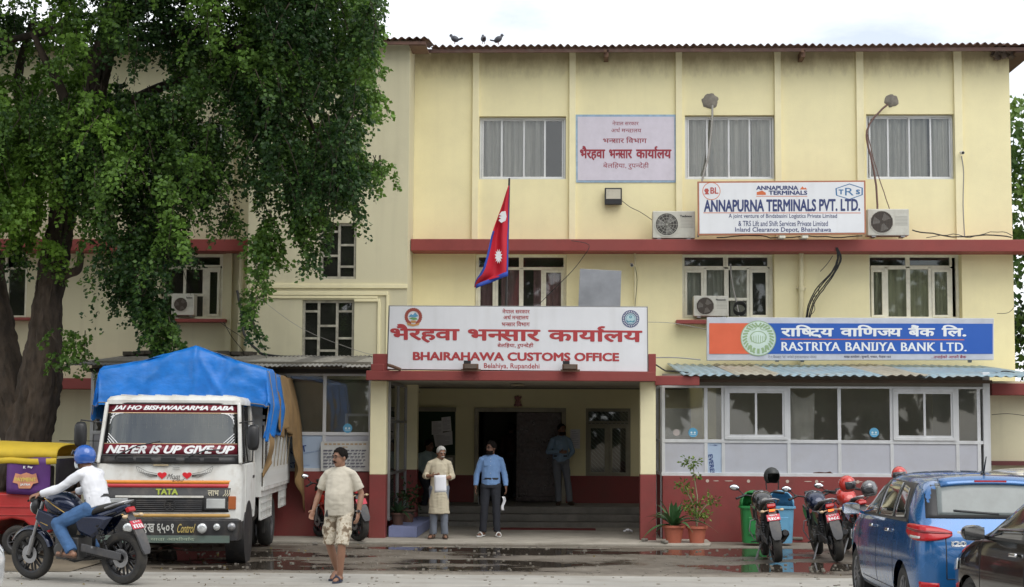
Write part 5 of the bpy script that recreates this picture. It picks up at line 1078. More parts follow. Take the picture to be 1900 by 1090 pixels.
# ------------------------------------------------------------------ cars
from mathutils.bvhtree import BVHTree
def car(label, loc, rz, paint, group=None, cat='car', H=1.0, rear='hatch', badge=None, trim=BLK):
    t = thing('parked_car',label,cat,loc,rz,group)
    ST = [(-1.99,.60,.34,.66,.68,.42),(-1.965,.745,.25,.84,.88,.56),(-1.90,.80,.21,.945,.985,.62),(-1.80,.825,.20,.97,1.13,.64),(-1.66,.84,.20,.98,1.35,.625),(-1.55,.85,.20,.985,1.455,.62),(-1.1,.862,.20,.97,1.495,.64),(-.4,.865,.2,.95,1.51,.65),(.15,.865,.2,.94,1.48,.63),(.55,.865,.2,.935,1.345,.63),(.95,.862,.2,.93,1.10,.66),(1.12,.855,.2,.92,1.00,.67),(1.5,.84,.2,.87,.94,.62),(1.78,.79,.2,.78,.83,.56),(1.93,.70,.22,.64,.68,.46),(1.99,.55,.30,.50,.52,.34)]
    rings = []
    for x,w,zf,zb,zr,wr in ST:
        zb = (zb+.06)*H if x<1.3 else zb*H; zr = max(zr*H, zb+.005)
        h = [(0,zf),(.55*w,zf),(.90*w,zf+.01),(.985*w,zf+.13),(w,.58*H),(.992*w,min(.80*H,zb-.03)),(.955*w,zb)]
        gh = zr-.05-zb
        if gh > .08: h += [(.955*w*.75+wr*.25+.012,zb+gh*.3),(.955*w*.3+wr*.7+.014,zb+gh*.72),(wr,zr-.045),(wr*.6,zr-.008),(0,zr+.004)]
        else: h += [(.93*w,zb+.006),(.88*w,zb+(zr-zb)*.4),(wr,zr-(zr-zb)*.3),(wr*.6,zr-.004),(0,zr)]
        full = [(x,y,z) for y,z in h]+[(x,-y,z) for y,z in h[-2:0:-1]]; rings.append(full)
    bd = loft(rings).build('body',paint,t,weld=True,sub=3); realize(bd)
    wf, wrr = 1.27, -1.30
    bm2 = bmesh.new(); bm2.from_mesh(bd.data); RA = .37     # open the wheel arches and round their rims
    for cx in (wf,wrr):
        dist = lambda v: math.hypot(v.co.x-cx,v.co.z-.31)
        kill = [f for f in bm2.faces if abs(f.calc_center_median().y) > .56 and math.hypot(f.calc_center_median().x-cx,f.calc_center_median().z-.31) < RA]
        bmesh.ops.delete(bm2, geom=kill, context='FACES')
        for v in bm2.verts:
            if v.is_boundary and abs(v.co.y) > .5 and dist(v) < RA+.14:
                k_ = RA/max(.01,dist(v)); v.co.x = cx+(v.co.x-cx)*k_; v.co.z = .31+(v.co.z-.31)*k_
    bm2.to_mesh(bd.data); bm2.free()
    bd.data.materials.clear(); bd.data.materials.append(paint); bd.data.set_sharp_from_angle(angle=R(50))
    bm_ = bmesh.new(); bm_.from_mesh(bd.data); BV = BVHTree.FromBMesh(bm_); bm_.free()
    def patch(name,m,fo,fd,nu=12,nv=6,off=.006,th=.004,par=None,sm=80):
        mb = MB()
        def f(u,v):
            o = Vector(fo(u,v)); d = Vector(fd(u,v)).normalized(); h = BV.ray_cast(o,d)
            if h[0] is not None: return tuple(h[0]-d*off)
            q = BV.find_nearest(o+d*1.4); return tuple(q[0]+q[1]*off)
        mb.grid(f,nu,nv); return mb.build(name,m,par or t,smooth=sm,solid=th)
    def lerp(a,b,u): return a+(b-a)*u
    def quad(c4): # (x,z) bl, br, tr, tl
        return lambda u,v: tuple(lerp(lerp(c4[0][k],c4[1][k],u),lerp(c4[3][k],c4[2][k],u),v) for k in (0,1))
    GW = mat('dark_car_glass',(.02,.024,.024),.03,coat=1,spec=1)
    for s in (1,-1):
        def side(name,m,c4,off=.006,nu=10,nv=5,th=.004):
            q = quad(c4); return patch(name,m,lambda u,v:(q(u,v)[0],s*2,(q(u,v)[1]+(.05 if q(u,v)[1]>.9 and q(u,v)[1]<1.1 else (.05 if .8<q(u,v)[1]<=.9 else 0)))*H),lambda u,v:(0,-s,0),nu,nv,off,th)
        side('window_trim',trim,[(-1.52,.975),(1.02,.945),(.30,1.455),(-1.25,1.445)],.003,26,8)
        side('side_window',GW,[(-.86,1.0),(-.12,.985),(-.10,1.395),(-.80,1.385)],.009); side('side_window',GW,[(-.02,.985),(.80,.97),(.28,1.39),(.0,1.395)],.009); side('quarter_window',GW,[(-1.38,1.02),(-.94,1.0),(-.88,1.37),(-1.15,1.34)],.009)
        side('sill_trim',GREYP,[(-.92,.22),(.90,.22),(.90,.27),(-.92,.27)],.004,12,2)
        for xa in (-.93,-.06,.94): side('door_gap',BLK,[(xa-.004,.34),(xa+.004,.34),(xa+.004,.94),(xa-.004,.94)],.0015,1,14,.0015)
        side('door_gap',BLK,[(-.93,.335),(.94,.335),(.94,.343),(-.93,.343)],.0015,14,1,.0015)
        for xa in (-.80,.06): side('door_handle',CHR,[(xa,.845),(xa+.17,.84),(xa+.165,.87),(xa+.005,.875)],.025,6,2,.018)
        mm = loft([sup((.80+k,s*.97,1.05*H),a,b,14,.7) for k,a,b in ((-.06,.095,.06),(-.02,.105,.07),(.04,.09,.055),(.07,.05,.03))]); mm.bar((.82,s*.80,1.0*H),(.82,s*.93,1.03*H),.05,.03); mo = mm.build('wing_mirror',paint,t,smooth=60); MB().box(.80,.875,s*1.0-.06,s*1.0+.078,1.04*H,1.06*H).build('mirror_signal',WHP,mo); MB().box(.735,.739,s*.97-.09,s*.97+.09,1.0*H,1.10*H).build('mirror_glass',MIRR,mo,smooth=60)
        # wrap-round lamps
        ang = lambda a0,a1,u: R(lerp(a0,a1,u))*s
        def wrap(name,m,cx,cy,a0,a1,z0a,z1a,z0b,z1b,off=.012,nu=16,nv=5,th=.006):
            return patch(name,m,lambda u,v:(cx+2*math.cos(ang(a0,a1,u)),s*cy+2*math.sin(ang(a0,a1,u)),lerp(lerp(z0a,z0b,u),lerp(z1a,z1b,u),v)*H),lambda u,v:(-math.cos(ang(a0,a1,u)),-math.sin(ang(a0,a1,u)),0),nu,nv,off,th)
        lampf = lambda k0,k1: (lambda u,v:(-1.45+2*math.cos(ang(102,174,u)), s*.42+2*math.sin(ang(102,174,u)), (lerp(1.0,.965,u)+ .092*(math.sin(math.pi*min(1,u*.9+.08))**.55)*lerp(k0,k1,v)-.02)*H))
        lampd = lambda u,v:(-math.cos(ang(102,174,u)),-math.sin(ang(102,174,u)),0)
        patch('tail_light',LAMPR,lampf(-1,.62),lampd,22,6,.014,.008); patch('tail_light_band',mat('red_lens_dark',(.16,.005,.01),.2),lampf(-.15,.12),lampd,22,1,.02,.004)
        wrap('reverse_lamp',LAMPW,-1.45,.42,120,142,.895,.918,.89,.912,.024,8,2)
        wrap('bumper_reflector',LAMPR,-1.45,.42,140,160,.41,.49,.40,.48,.010,6,3)
        wrap('bumper_insert',GREYP,-1.45,.42,130,176,.27,.40,.26,.38,.006,8,3)
        wrap('headlight',LAMPW,1.45,.35,22,78,.62,.70,.68,.78,.012,12,4)
    patch('rear_window_trim',trim,lambda u,v:(-3,lerp(-.70,.70,u)*(1-.08*v),lerp(1.08,1.425,v)*H),lambda u,v:(1,0,0),20,8,.004)
    patch('rear_window',mat('hatch_glass',(.13,.15,.15),.16,spec=.6,var=.3,vs=2),lambda u,v:(-3,lerp(-.58,.58,u)*(1-.06*v),lerp(1.11,1.40,v)*H),lambda u,v:(1,0,0),20,8,.010)
    patch('windscreen',GW,lambda u,v:(lerp(1.05,.30,v),lerp(-.66,.66,u)*(1-.1*v),3),lambda u,v:(0,0,-1),16,8,.008)
    patch('roof_spoiler',paint,lambda u,v:(lerp(-1.62,-1.45,v),lerp(-.50,.50,u),3),lambda u,v:(0,0,-1),12,3,.018,.03)
    MB().box(-1.615,-1.60,-.16,.16,1.415*H,1.435*H).build('brake_lamp',LAMPR,t); 
    patch('number_plate',WHT,lambda u,v:(-3,lerp(-.25,.25,u),lerp(.66,.77,v)*H),lambda u,v:(1,0,0),4,2,.012)
    for xa in ((-.545,-.535),(.535,.545)): patch('hatch_gap',BLK,lambda u,v:(-3,lerp(*xa,u),lerp(.52,.96,v)*H),lambda u,v:(1,0,0),1,8,.0015,.0015)
    patch('hatch_gap',BLK,lambda u,v:(-3,lerp(-.54,.54,u),lerp(.515,.523,v)*H),lambda u,v:(1,0,0),10,1,.0015,.0015)
    patch('wiper',BLK,lambda u,v:(-3,lerp(-.02,.42,u),lerp(1.115+.03*u,1.13+.03*u,v)*H),lambda u,v:(1,0,0),6,1,.02,.008)
    MB().tube([(-1.35,0,1.49*H),(-1.47,0,1.66*H)],[.010,.005],6).ell((-1.33,0,1.49*H),(.045,.025,.018)).build('antenna',BLK,t,smooth=60)
    if badge:
        mb = MB(); put_text(mb,badge,(-2.1,.49,.825*H),(-2.1,.34,.825*H),(-2.1,.49,.875*H),(-2.1,.34,.875*H),.06)
        mb.v = [tuple((BV.ray_cast(Vector(v),Vector((1,0,0)))[0] or Vector((-1.95,v[1],v[2])))-Vector((.006+(-2.1-v[0])*1.0,0,0))) for v in mb.v]; mb.build('badge',CHR,t,fixn=False)
    rm = mat('alloy_grey',(.22,.22,.23),.4,metal=.6,dirt=.4,dcol=(.15,.12,.09),ds=5)
    for cx in (wf,wrr):
        for s in (-1,1):
            wheel('wheel',t,(cx,s*.735,.31),.31,.20,.205,10,rm,side=s,disc_=False)
            MB().lathe([(.35,-.12),(.352,.12)],Matrix.Translation((cx,s*.68,.31))@RY,28).build('wheel_well',BLK,t,smooth=60)
    return t
BLUEP = mat('metallic_blue_paint',(.012,.11,.31),.26,metal=.35,var=.04,coat=1,dirt=.22,dcol=(.10,.10,.12),ds=2.2)
BLKP = mat('metallic_black_paint',(.018,.016,.016),.2,metal=.4,coat=1,dirt=.15,dcol=(.08,.07,.06),ds=2)
WHP2 = mat('white_car_paint',(.72,.73,.74),.25,coat=1,var=.03)
car('metallic blue hatchback with its tail to the road, red wraparound tail lamps',(4.20,18.2,.008),R(90.6),BLUEP,badge='i20',H=1.045)
car('black car parked nearest at the bottom right corner of the photo',(4.62,14.0,.008),R(97),BLKP,H=1.04)
car('white car beyond the blue hatchback, only its roof showing',(6.35,22.8,.01),R(90),WHP2)
car('white car with only its nose tip showing at the bottom left corner',(-8.07,16.8,.008),R(3),WHP2)

# ------------------------------------------------------------------ truck
TK = thing('cargo_truck','white cargo truck with slogans on its windscreen, facing the road under a tarpaulin','truck',(P(312,900,23.4).x,23.4,.012),R(4))
TW = mat('truck_white',(.70,.70,.67),.45,var=.06,vs=3,dirt=.6,dcol=(.36,.30,.22),ds=2.6,streak=.35); TBK = mat('truck_black',(.022,.022,.024),.5,dirt=.5,dcol=(.12,.10,.08),ds=4)
STO = mat('stripe_orange',(.70,.25,.03),.4); STR = mat('stripe_red',(.50,.04,.05),.4); MAR = mat('maroon_film',(.16,.012,.025),.35)
def cabring(z, hw, yf, yb, r=.12, n=5):      # rounded-front plan outline
    pts = []
    for k in range(n+1): a = math.pi+math.pi/2*k/n; pts.append((-hw+r+r*math.cos(a), yf+r+r*math.sin(a), z))
    for k in range(n+1): a = math.pi*1.5+math.pi/2*k/n; pts.append((hw-r+r*math.cos(a), yf+r+r*math.sin(a), z))
    pts += [(hw,yb,z),(-hw,yb,z)]; return pts
ck = [(.62,1.05,.0),(.85,1.06,-.01),(1.2,1.06,.0),(1.45,1.055,.03)]
loft([cabring(z,hw,yf,1.62) for z,hw,yf in ck]).build('cab_body',TW,TK,smooth=40)
loft([cabring(z,hw,yf,1.62,r) for z,hw,yf,r in ((2.32,.985,.245,.10),(2.38,.985,.24,.12),(2.43,.95,.28,.14),(2.45,.86,.36,.14))]).build('cab_roof',TW,TK,smooth=40)
for i in range(7): MB().bar((-.75+.25*i,.34,2.452),(-.75+.25*i,1.5,2.46),.07,.02).build('roof_rib',TW,TK,bevel=.006)
# pillars
for s in (-1,1):
    MB().bar((s*1.03,.075,1.45),(s*.965,.285,2.34),.05,.10,up=(0,1,0)).build('windscreen_pillar',TW,TK,bevel=.02)
    MB().bar((s*1.02,1.55,1.45),(s*.955,1.55,2.34),.06,.13,up=(0,1,0)).build('rear_pillar',TW,TK,bevel=.015)
    MB().bar((s*1.015,.62,1.45),(s*.965,.66,2.34),.03,.05,up=(0,1,0)).build('window_post',TBK,TK)
    dr = MB().grid(lambda u,v:(s*(1.06-.0*v+.003),.42+1.02*u,.74+.70*v),2,2).build('door',TW,TK,solid=.012); MB().box(s*1.072-.008,s*1.072+.008,1.18,1.34,1.22,1.26).build('handle',TBK,dr)
    MB().grid(lambda u,v:(s*(1.015-.06*v),.16+1.36*u+(.10*v*(1-u)),1.47+.86*v),2,2).build('side_window',GL,TK,solid=.005)
    # mirrors
    mt = s*1.27 if s<0 else s*1.22; MB().tube([(s*1.0,.1,2.05),(mt,-.05,2.08),(mt,-.06,1.95)],.012,6).build('mirror_arm',TBK,TK,smooth=60); MB().tube([(s*1.05,.1,1.46),(mt,-.05,1.50),(mt,-.05,1.65)],.012,6).build('mirror_arm',TBK,TK,smooth=60)
    mr_ = loft([sup((mt,-.06+k,1.87 if s<0 else 1.84),a,b,14,.6,'y') for k,a,b in ((-.06,.055,.14),(-.03,.085,.18),(.03,.09,.19))]).build('mirror',BLK,TK,smooth=50)
    MB().box(mt-.07,mt+.07,-.025,-.02,1.70,2.02).build('mirror_glass',MIRR,mr_)
MB().box(-.95,.95,1.58,1.62,1.45,2.35).build('cab_back',TBK,TK)
zt_,zb_ = 2.33,1.575; wy = lambda z: .02+(z-1.45)*.245
def wsp(x,z): 
    return (x*(1-(z-1.5)*.05), wy(z)-.0+.10*(abs(x)/1.0)**4*.8, z)
MB().grid(lambda u,v:wsp(-1.0+2.0*u,zb_+(zt_-zb_)*v),16,6).build('windscreen',glass('windscreen_glass',(.50,.55,.52),.10),TK,smooth=80,solid=.006)
g_ = MB()
for a,b in (((-1.0,zb_),(-1.0,zt_)),((1.0,zb_),(1.0,zt_)),((-1.0,zt_),(1.0,zt_)),((-1.0,zb_),(1.0,zb_))):
    q = [Vector(wsp(a[0]+(b[0]-a[0])*i/10,a[1]+(b[1]-a[1])*i/10))-Vector((0,.006,0)) for i in range(11)]; g_.tube(q,.016,6)
g_.build('windscreen_seal',TBK,TK)
o_ = Vector((0,-.008,0))
def wquad(x0,x1,za,zb,name,m,dy=.008,ny=1): return MB().grid(lambda u,v:tuple(Vector(wsp(x0+(x1-x0)*u,za+(zb-za)*v))-Vector((0,dy,0))),14,ny).build(name,m,TK,smooth=80,solid=.001)
wquad(-.98,.98,2.20,2.315,'slogan_strip',MAR); wquad(-.98,.98,1.59,1.735,'slogan_strip',MAR)
wquad(-.98,.98,2.185,2.198,'film_edge',mat('film_cream',(.6,.42,.25),.5),.009); wquad(-.98,.98,1.738,1.748,'film_edge',MATS['film_cream'],.009)
for s in (-1,1):
    for j in range(4): MB().tube([Vector(wsp(s*(.74+.05*j),2.185))-Vector((0,.012,0)),Vector(wsp(s*.93,2.10-.05*j+.08))-Vector((0,.012,0))],.006,4).build('film_corner_stripe',WHP,TK); MB().tube([Vector(wsp(s*(.93-.05*j),1.75))-Vector((0,.012,0)),Vector(wsp(s*.935,1.77+.04*j))-Vector((0,.012,0))],.006,4).build('film_corner_stripe',WHP,TK)
def wtext(s,x0,x1,za,zb,m=WHP,bold=.05,shear=.35):
    mb = MB(); put_text(mb,s,(x0,0,za),(x1,0,za),(x0,0,zb),(x1,0,zb),bold,shear)
    mb.v = [tuple(Vector(wsp(x,z))-Vector((0,.011-y*.9,0))) for x,y,z in mb.v]; mb.build('lettering',m,TK,fixn=False)
wtext('JAI HO BISHWAKARMA BABA',-.92,.92,2.215,2.30); wtext('NEVER IS UP GIVE UP',-.94,.94,1.60,1.72)
# garland and cab interior
mb = MB()
for i in range(24):
    x = -.8+1.6*i/23; L = .07+.13*abs(math.sin(i*1.9)); 
    for k in range(int(L/.025)): mb.ell((x,.27,2.16-k*.03),(.010,.010,.010),None,5,4)
mb.build('bead_garland',mat('garland',(.55,.38,.2),.5,var=.6,vs=30),TK,kind='stuff')
MB().box(-.93,.93,.12,.45,1.40,1.56).build('dashboard',TBK,TK,bevel=.03); 
for x in (-.5,.45): MB().box(x-.28,x+.28,1.15,1.35,1.2,2.0).build('cab_seat',mat('seat_cloth',(.14,.12,.10),.9),TK,bevel=.05)
MB().lathe([(.2,0),(.215,.012),(.2,.024),(.185,.012)],Matrix.Translation((.45,.5,1.6))@Matrix.Rotation(R(-50),4,'X'),24,closed=True).build('steering_wheel',BLK,TK,smooth=60)
MB().ell((-.5,.55,1.60),(.22,.15,.11)).build('dashboard_cover',mat('lime_cloth',(.22,.42,.10),.9),TK,smooth=60)
# wipers and vents
for x0,x1,z1_ in ((-.78,-.13,1.78),(.28,.78,1.66)):
    MB().tube([(x0,-.01,1.53),(x0+.05,-.02,1.6)],.014,6).tube([(x0+.02,-.03,1.57),((x0+x1)/2,.0,(1.6+z1_)/2+.02),(x1,.02,z1_)],.012,6).build('wiper',BLK,TK)
MB().grid(lambda u,v:(-1.0+2.0*u,.0-.012+.08*abs(2*u-1)**6+.035*v,1.455+.11*v),16,2).build('cowl_panel',TBK,TK,smooth=60,solid=.015)
for x in (-.62,-.36,.0,.34,.62):
    MB().box(x-.11,x+.11,-.03,-.016,1.475,1.545).build('cowl_vent',BLK,TK,bevel=.006)
# stripes and grille bay
def fp(x0,x1,z0,z1,name,m,dy=.006,par=None): return MB().grid(lambda u,v:(x0+(x1-x0)*u,-dy-.008+.1*(abs(x0+(x1-x0)*u)/1.06)**10*.9,z0+(z1-z0)*v),20,1).build(name,m,par or TK,smooth=80,solid=.004)
fp(-1.0,1.0,1.165,1.215,'stripe',STO); fp(-1.0,1.0,1.11,1.163,'stripe',STR); fp(-1.0,1.0,.76,1.108,'grille_surround',TBK,.012)
fp(-1.0,1.0,.685,.735,'stripe',mat('stripe_ochre',(.55,.33,.10),.5),.012)
MB().box(-.75,.52,-.045,-.02,.965,.995).build('chrome_bar',TW,TK,bevel=.004)
for i in range(6): MB().box(-.45,.50,-.04,-.02,.775+.028*i,.785+.028*i).build('grille_bar',GREYP,TK)
MB().lathe([(.07,0),(.085,0),(.085,.012),(.07,.012)],Matrix.Translation((.04,-.045,.86))@RY,24,closed=True).build('grille_badge',TBK,TK); MB().box(.03,.05,-.05,-.04,.80,.90).build('grille_badge_bar',TBK,TK)
for s in (-1,1):
    h = MB().box(s*.70-.17,s*.70+.17,-.045,-.01,.785,.985).build('headlight',TBK,TK,bevel=.02); MB().box(s*.70-.135,s*.70+.135,-.055,-.044,.815,.955).build('lens',LAMPW,h,bevel=.01)
    MB().box(s*.93-.055,s*.93+.055,-.03,.03,.80,.99).build('indicator',mat('dark_amber',(.35,.10,.03),.3),TK,bevel=.01)
# bumper
loft([cabring(z,hw,yf,.35,.10) for z,hw,yf in ((.33,.98,-.10),(.36,1.04,-.13),(.64,1.05,-.13),(.67,1.0,-.10))]).build('bumper',TBK,TK,smooth=40)
MB().box(-.92,.92,-.14,-.125,.325,.43).build('bumper_plate',mat('grey_green_paint',(.11,.15,.13),.5,dirt=.5,ds=4),TK,bevel=.004)
for x,z,r_ in ((.53,.54,.075),(.74,.56,.05),(-.53,.54,.075)): l_ = MB().cyl((x,-.19,z),(x,-.12,z),r_,n=20).build('spot_lamp',CHR,TK,smooth=40); MB().ell((x,-.19,z),(r_*.9,.02,r_*.9)).build('lens',LAMPW,l_,smooth=60)
MB().ell((.95,-.16,.56),(.06,.04,.06)).build('bumper_ornament',STEEL,TK)
def ftext(s,x0,x1,za,zb,m,bold=.0,shear=0.0,y=-.032): mb = MB(); put_text(mb,s,(x0,y,za),(x1,y,za),(x0,y,zb),(x1,y,zb),bold,shear); mb.build('lettering',m,TK,fixn=False)
ftext('TATA',-.17,.15,1.01,1.095,mat('letter_green_yellow',(.42,.50,.08),.5),.05); ftext('लाभ',.58,.74,.995,1.075,mat('letter_cream',(.65,.60,.45),.5),.02)
for i in range(3): MB().tube([(.80+.03*i,-.035,.99),(.835+.03*i,-.035,1.03),(.83+.03*i,-.035,1.08)],.006,4).build('leaf_mark',MATS['letter_cream'],TK)
ftext('ना१ख ६५०१',-.42,.12,.46,.60,mat('plate_grey_white',(.5,.5,.47),.6),.02,y=-.145); ftext('Control',.17,.43,.47,.60,mat('letter_gold',(.5,.38,.12),.5),.01,.5,y=-.145); ftext('शुभ यात्रा आशीर्वाद'.replace('यात्रा','यात~ा').replace('र्वाद','वा^द'),-.40,.42,.345,.41,mat('letter_pale_green',(.35,.42,.32),.6),.01,y=-.148)
ftext('Mom',-.02,.17,1.235,1.31,mat('letter_charcoal',(.03,.03,.03),.5),.0,.5,y=-.012); ftext('Dad',.06,.24,1.20,1.245,MATS['letter_charcoal'],.0,.5,y=-.017)
for cx,cz in ((-.09,1.29),(.27,1.29)):
    pts = []
    for i in range(20): a = 2*math.pi*i/20; pts.append((cx+.055*1.25*(math.sin(a)**3), cz+.05*(math.cos(a)*.95-.35*math.cos(2*a)-.12*math.cos(3*a)-.06*math.cos(4*a))))
    MB().prism(pts,-.008,-.0035).build('heart',mat('heart_red',(.65,.02,.03),.4),TK)
for s,cx in ((-1,-.16),(1,.34)):
    wg = MB()
    for i in range(6): wg.tube([(cx,-.009,1.27+.004*i),(cx+s*(.10+.035*i),-.009,1.26+.015*i),(cx+s*(.13+.035*i),-.009,1.30+.022*i)],.0022,4)
    wg.tube([(cx,-.009,1.31),(cx+s*.15,-.009,1.34),(cx+s*.30,-.009,1.42),(cx+s*.305,-.009,1.40)],.0028,4); wg.build('wing_mark',MATS['letter_charcoal'],TK)
MB().box(.06,.16,-.006,-.002,1.375,1.38).box(.06,.16,-.006,-.002,1.40,1.405).build('panel_mark',TBK,TK); MB().box(-.22,.0,-.006,-.002,1.425,1.447).build('sticker_strip',mat('tan_sticker',(.5,.4,.25),.6),TK)
# chassis, wheels, arches
for s in (-1,1):
    wheel('front_wheel',TK,(0,0,0),.40,.23,.24,8,GREYP,side=s,disc_=False)
def yrot(o,c):      # wheels were built with their axle along Y; turn them to the truck's X axis and place
    M = Matrix.Translation(c)@Matrix.Rotation(R(90),4,'Z')
    for q in [o]+list(o.children): q.data.transform(M)
ws = [o for o in TK.children if o.name.startswith('front_wheel')]
yrot(ws[0],(-.88,.78,.40)); yrot(ws[1],(.88,.78,.40))
for s in (-1,1):
    for dx in (0,-.26):
        o = wheel('rear_wheel',TK,(0,0,0),.42,.23,.25,6,GREYP,side=1,disc_=False); yrot(o,(s*(.95+dx),4.0,.42))
    MB().lathe([(.47,-.14),(.48,.14)],Matrix.Translation((s*.93,.78,.42))@Matrix.Rotation(R(90),4,'Y'),24).build('wheel_arch',TBK,TK,smooth=60)
    MB().box(s*.45-.05,s*.45+.05,.3,6.0,.62,.80).build('chassis_rail',TBK,TK)
    MB().box(s*.98-.02,s*.98+.02,3.4,3.45,.25,.8).build('mud_flap',RUB,TK)
MB().cyl((-.9,4.0,.42),(.9,4.0,.42),.07).build('axle',TBK,TK); MB().cyl((-.9,.78,.40),(.9,.78,.40),.05).build('axle',TBK,TK); MB().box(-.4,.4,.2,1.2,.4,1.0).build('engine_block',TBK,TK)
MB().cyl((.75,2.0,.62),(.75,2.9,.62),.2,n=20).build('fuel_tank',TBK,TK)
# cargo body
MB().box(-1.12,1.12,1.85,5.7,.90,.99).build('cargo_floor',TW,TK); MB().box(-1.12,1.12,1.85,1.90,.99,2.45).build('cargo_bulkhead',TW,TK)
sl = None
for s in (-1,1):
    for zz in (1.0,1.28,2.02,2.12): MB().box(s*1.13-.03,s*1.13+.03,1.86,5.7,zz,zz+.06).build('cargo_rail',TW,TK)
    for i in range(24):
        y = 1.92+i*.162
        if sl is None: sl = MB().box(-.012,.012,-.05,.05,1.06,2.02).build('cargo_slat',TW,TK); o = sl
        else: o = sl.copy(); COL.objects.link(o)
        o.location = (s*1.155,y,0)
    gd = MB()
    for zz in (.55,.68,.81): gd.bar((s*1.10,1.9,zz),(s*1.10,3.4,zz),.03)
    for i in range(8): gd.bar((s*1.10,1.9+i*.21,.55),(s*1.10,1.9+i*.21,.92),.03)
    gd.build('side_guard',TW,TK); gd = MB()
    for zz in (.62,.76): gd.bar((s*1.10,4.6,zz),(s*1.10,5.6,zz),.03)
    for i in range(5): gd.bar((s*1.10,4.6+i*.24,.6),(s*1.10,4.6+i*.24,.92),.03)
    gd.build('side_guard',TW,TK)
MB().box(-1.05,1.05,1.95,5.6,1.0,2.5).build('load',mat('load_sacks',(.20,.16,.11),.9,var=.3,vs=3,bump=.5,bs=5),TK,bevel=.1)
# tarpaulins rest on the truck
TM = Matrix.Translation(TK.location)@Matrix.Rotation(R(4),4,'Z')
def poly_at(pts,t):
    k = t*(len(pts)-1); i = min(len(pts)-2,int(k)); f = k-i; f = f*f*(3-2*f)*.35+f*.65; return [pts[i][c]+(pts[i+1][c]-pts[i][c])*f for c in range(len(pts[0]))]
BLT = mat('blue_tarpaulin',(.008,.17,.58),.42,var=.18,vs=3.5,bump=1.0,bs=7,dirt=.3,dcol=(.06,.17,.36),ds=3,aniso=(1,1,1.6))
TPR = [(-1.47,2.10,0),(-1.43,2.45,.0),(-1.36,2.88,.0),(-.62,3.02,0),(.12,3.25,0),(.60,3.06,0),(1.22,2.90,0),(1.30,2.35,0),(1.22,1.82,0)]
def tarp(u,v):
    x,z,_ = poly_at(TPR,u); y = 1.50+2.0*v
    if v > .0: z += -.05*v+(.03*math.sin(v*9+u*5)); x += .02*math.sin(v*14+u*3)
    drop = max(0,(.25-u)/.25)+max(0,(u-.75)/.25)
    x += .045*math.sin(v*26+u*6)*drop; z += .035*mnoise.noise((u*9,v*6,3))+.05*(1-abs(math.sin(v*7+u*4)))**3*(-1)+.02*mnoise.noise((u*28,v*16,3))
    if u > .86: z += .25*(v-.2)*(u-.86)/.14
    return (x,y,z)
def tfront(u,v):       # hanging front apron
    x,z,_ = poly_at(TPR,u); zb = 2.30+.02*math.sin(u*30); tt = v
    z2 = z*(1-tt)+min(z,zb)*tt
    fold = .05*math.sin(u*34+2*tt)*tt*.8-.05*(1-abs(math.sin(u*13+tt*1.7+.6)))**5+.025*mnoise.noise((u*34,tt*5,2))+.03*mnoise.noise((u*14,tt*2,1))*1.5+.05*math.exp(-((u-.5)/.012)**2)*-1*(1-tt*.3)-.045*math.exp(-((u-.5-.14*tt)/.010)**2)*min(1,tt*3)-.04*math.exp(-((u-.22-.03*tt)/.012)**2)
    return (x*(1-.02*tt), 1.50-.05*tt+fold-.05*math.sin(min(1,tt*3)*1.57), z2)
TP = thing('blue_tarpaulin','bright blue tarpaulin peaked over the front of the truck load','tarpaulin',tuple(TK.location),R(4))
m_ = MB(); m_.grid(tarp,90,22); m_.grid(tfront,120,14); m_.build('tarpaulin_sheet',BLT,TP,smooth=80,weld=True,solid=.004)
for k_,vv in enumerate((.12,.45,.8)):
    MB().tube([Vector(tarp(.06+.90*i/40,vv))+Vector((.012 if i>30 else (-.012 if i<8 else 0),-.004,.012)) for i in range(41)],.007,5).build('rope',mat('rope',(.3,.24,.15),.9),TP)
MB().tube([Vector(tfront(.03+.94*i/60,.93))+Vector((0,-.012,0)) for i in range(61)],.006,5).build('rope',MATS['rope'],TP)
BRT = mat('brown_tarpaulin',(.25,.155,.065),.85,var=.25,vs=3,bump=.4,bs=20,dirt=.4,dcol=(.12,.08,.04),ds=2)
BPR = [(-1.34,1.6,0),(-1.30,2.3,0),(-1.2,2.75,0),(0,2.95,0),(1.16,2.82,0),(1.27,2.42,0),(1.26,1.98,0)]
def btarp(u,v):
    x,z,_ = poly_at(BPR,u); y = 2.7+3.15*v; drop = max(0,(u-.70)/.30)
    hang = (.05+.16*math.sin(v*7)**2+ (1.45*max(0,(v-.74)/.26)**.6 if v>.74 else 0))*drop**1.5*1.0
    x += (.035*math.sin(v*34)+.025*math.sin(v*61+2))*drop+(.55*max(0,v-.72)*drop); z -= hang+.03*mnoise.noise((u*7,v*7,5))-.05
    return (x,y,z)
BT = thing('brown_tarpaulin','frayed brown tarpaulin hanging over the rear side of the truck','tarpaulin',tuple(TK.location),R(4))
MB().grid(btarp,60,90).build('tarpaulin_sheet',BRT,BT,smooth=80,solid=.006)
MB().grid(lambda u,v:(1.20+.05*math.sin(v*5)+.10*u*v,1.80+.35*u+.04*math.sin(v*11),1.95-.75*v*(1-.3*u)),8,14).build('tarpaulin_flap',BRT,BT,smooth=80,solid=.01)
rp = MB()
for i in range(5): rp.tube([(1.19,3.0+i*.5,2.2),(1.22,3.02+i*.5,1.8),(1.18,3.05+i*.5,1.35)],.008,5)
rp.build('rope',mat('rope',(.3,.24,.15),.9),BT,kind='stuff')
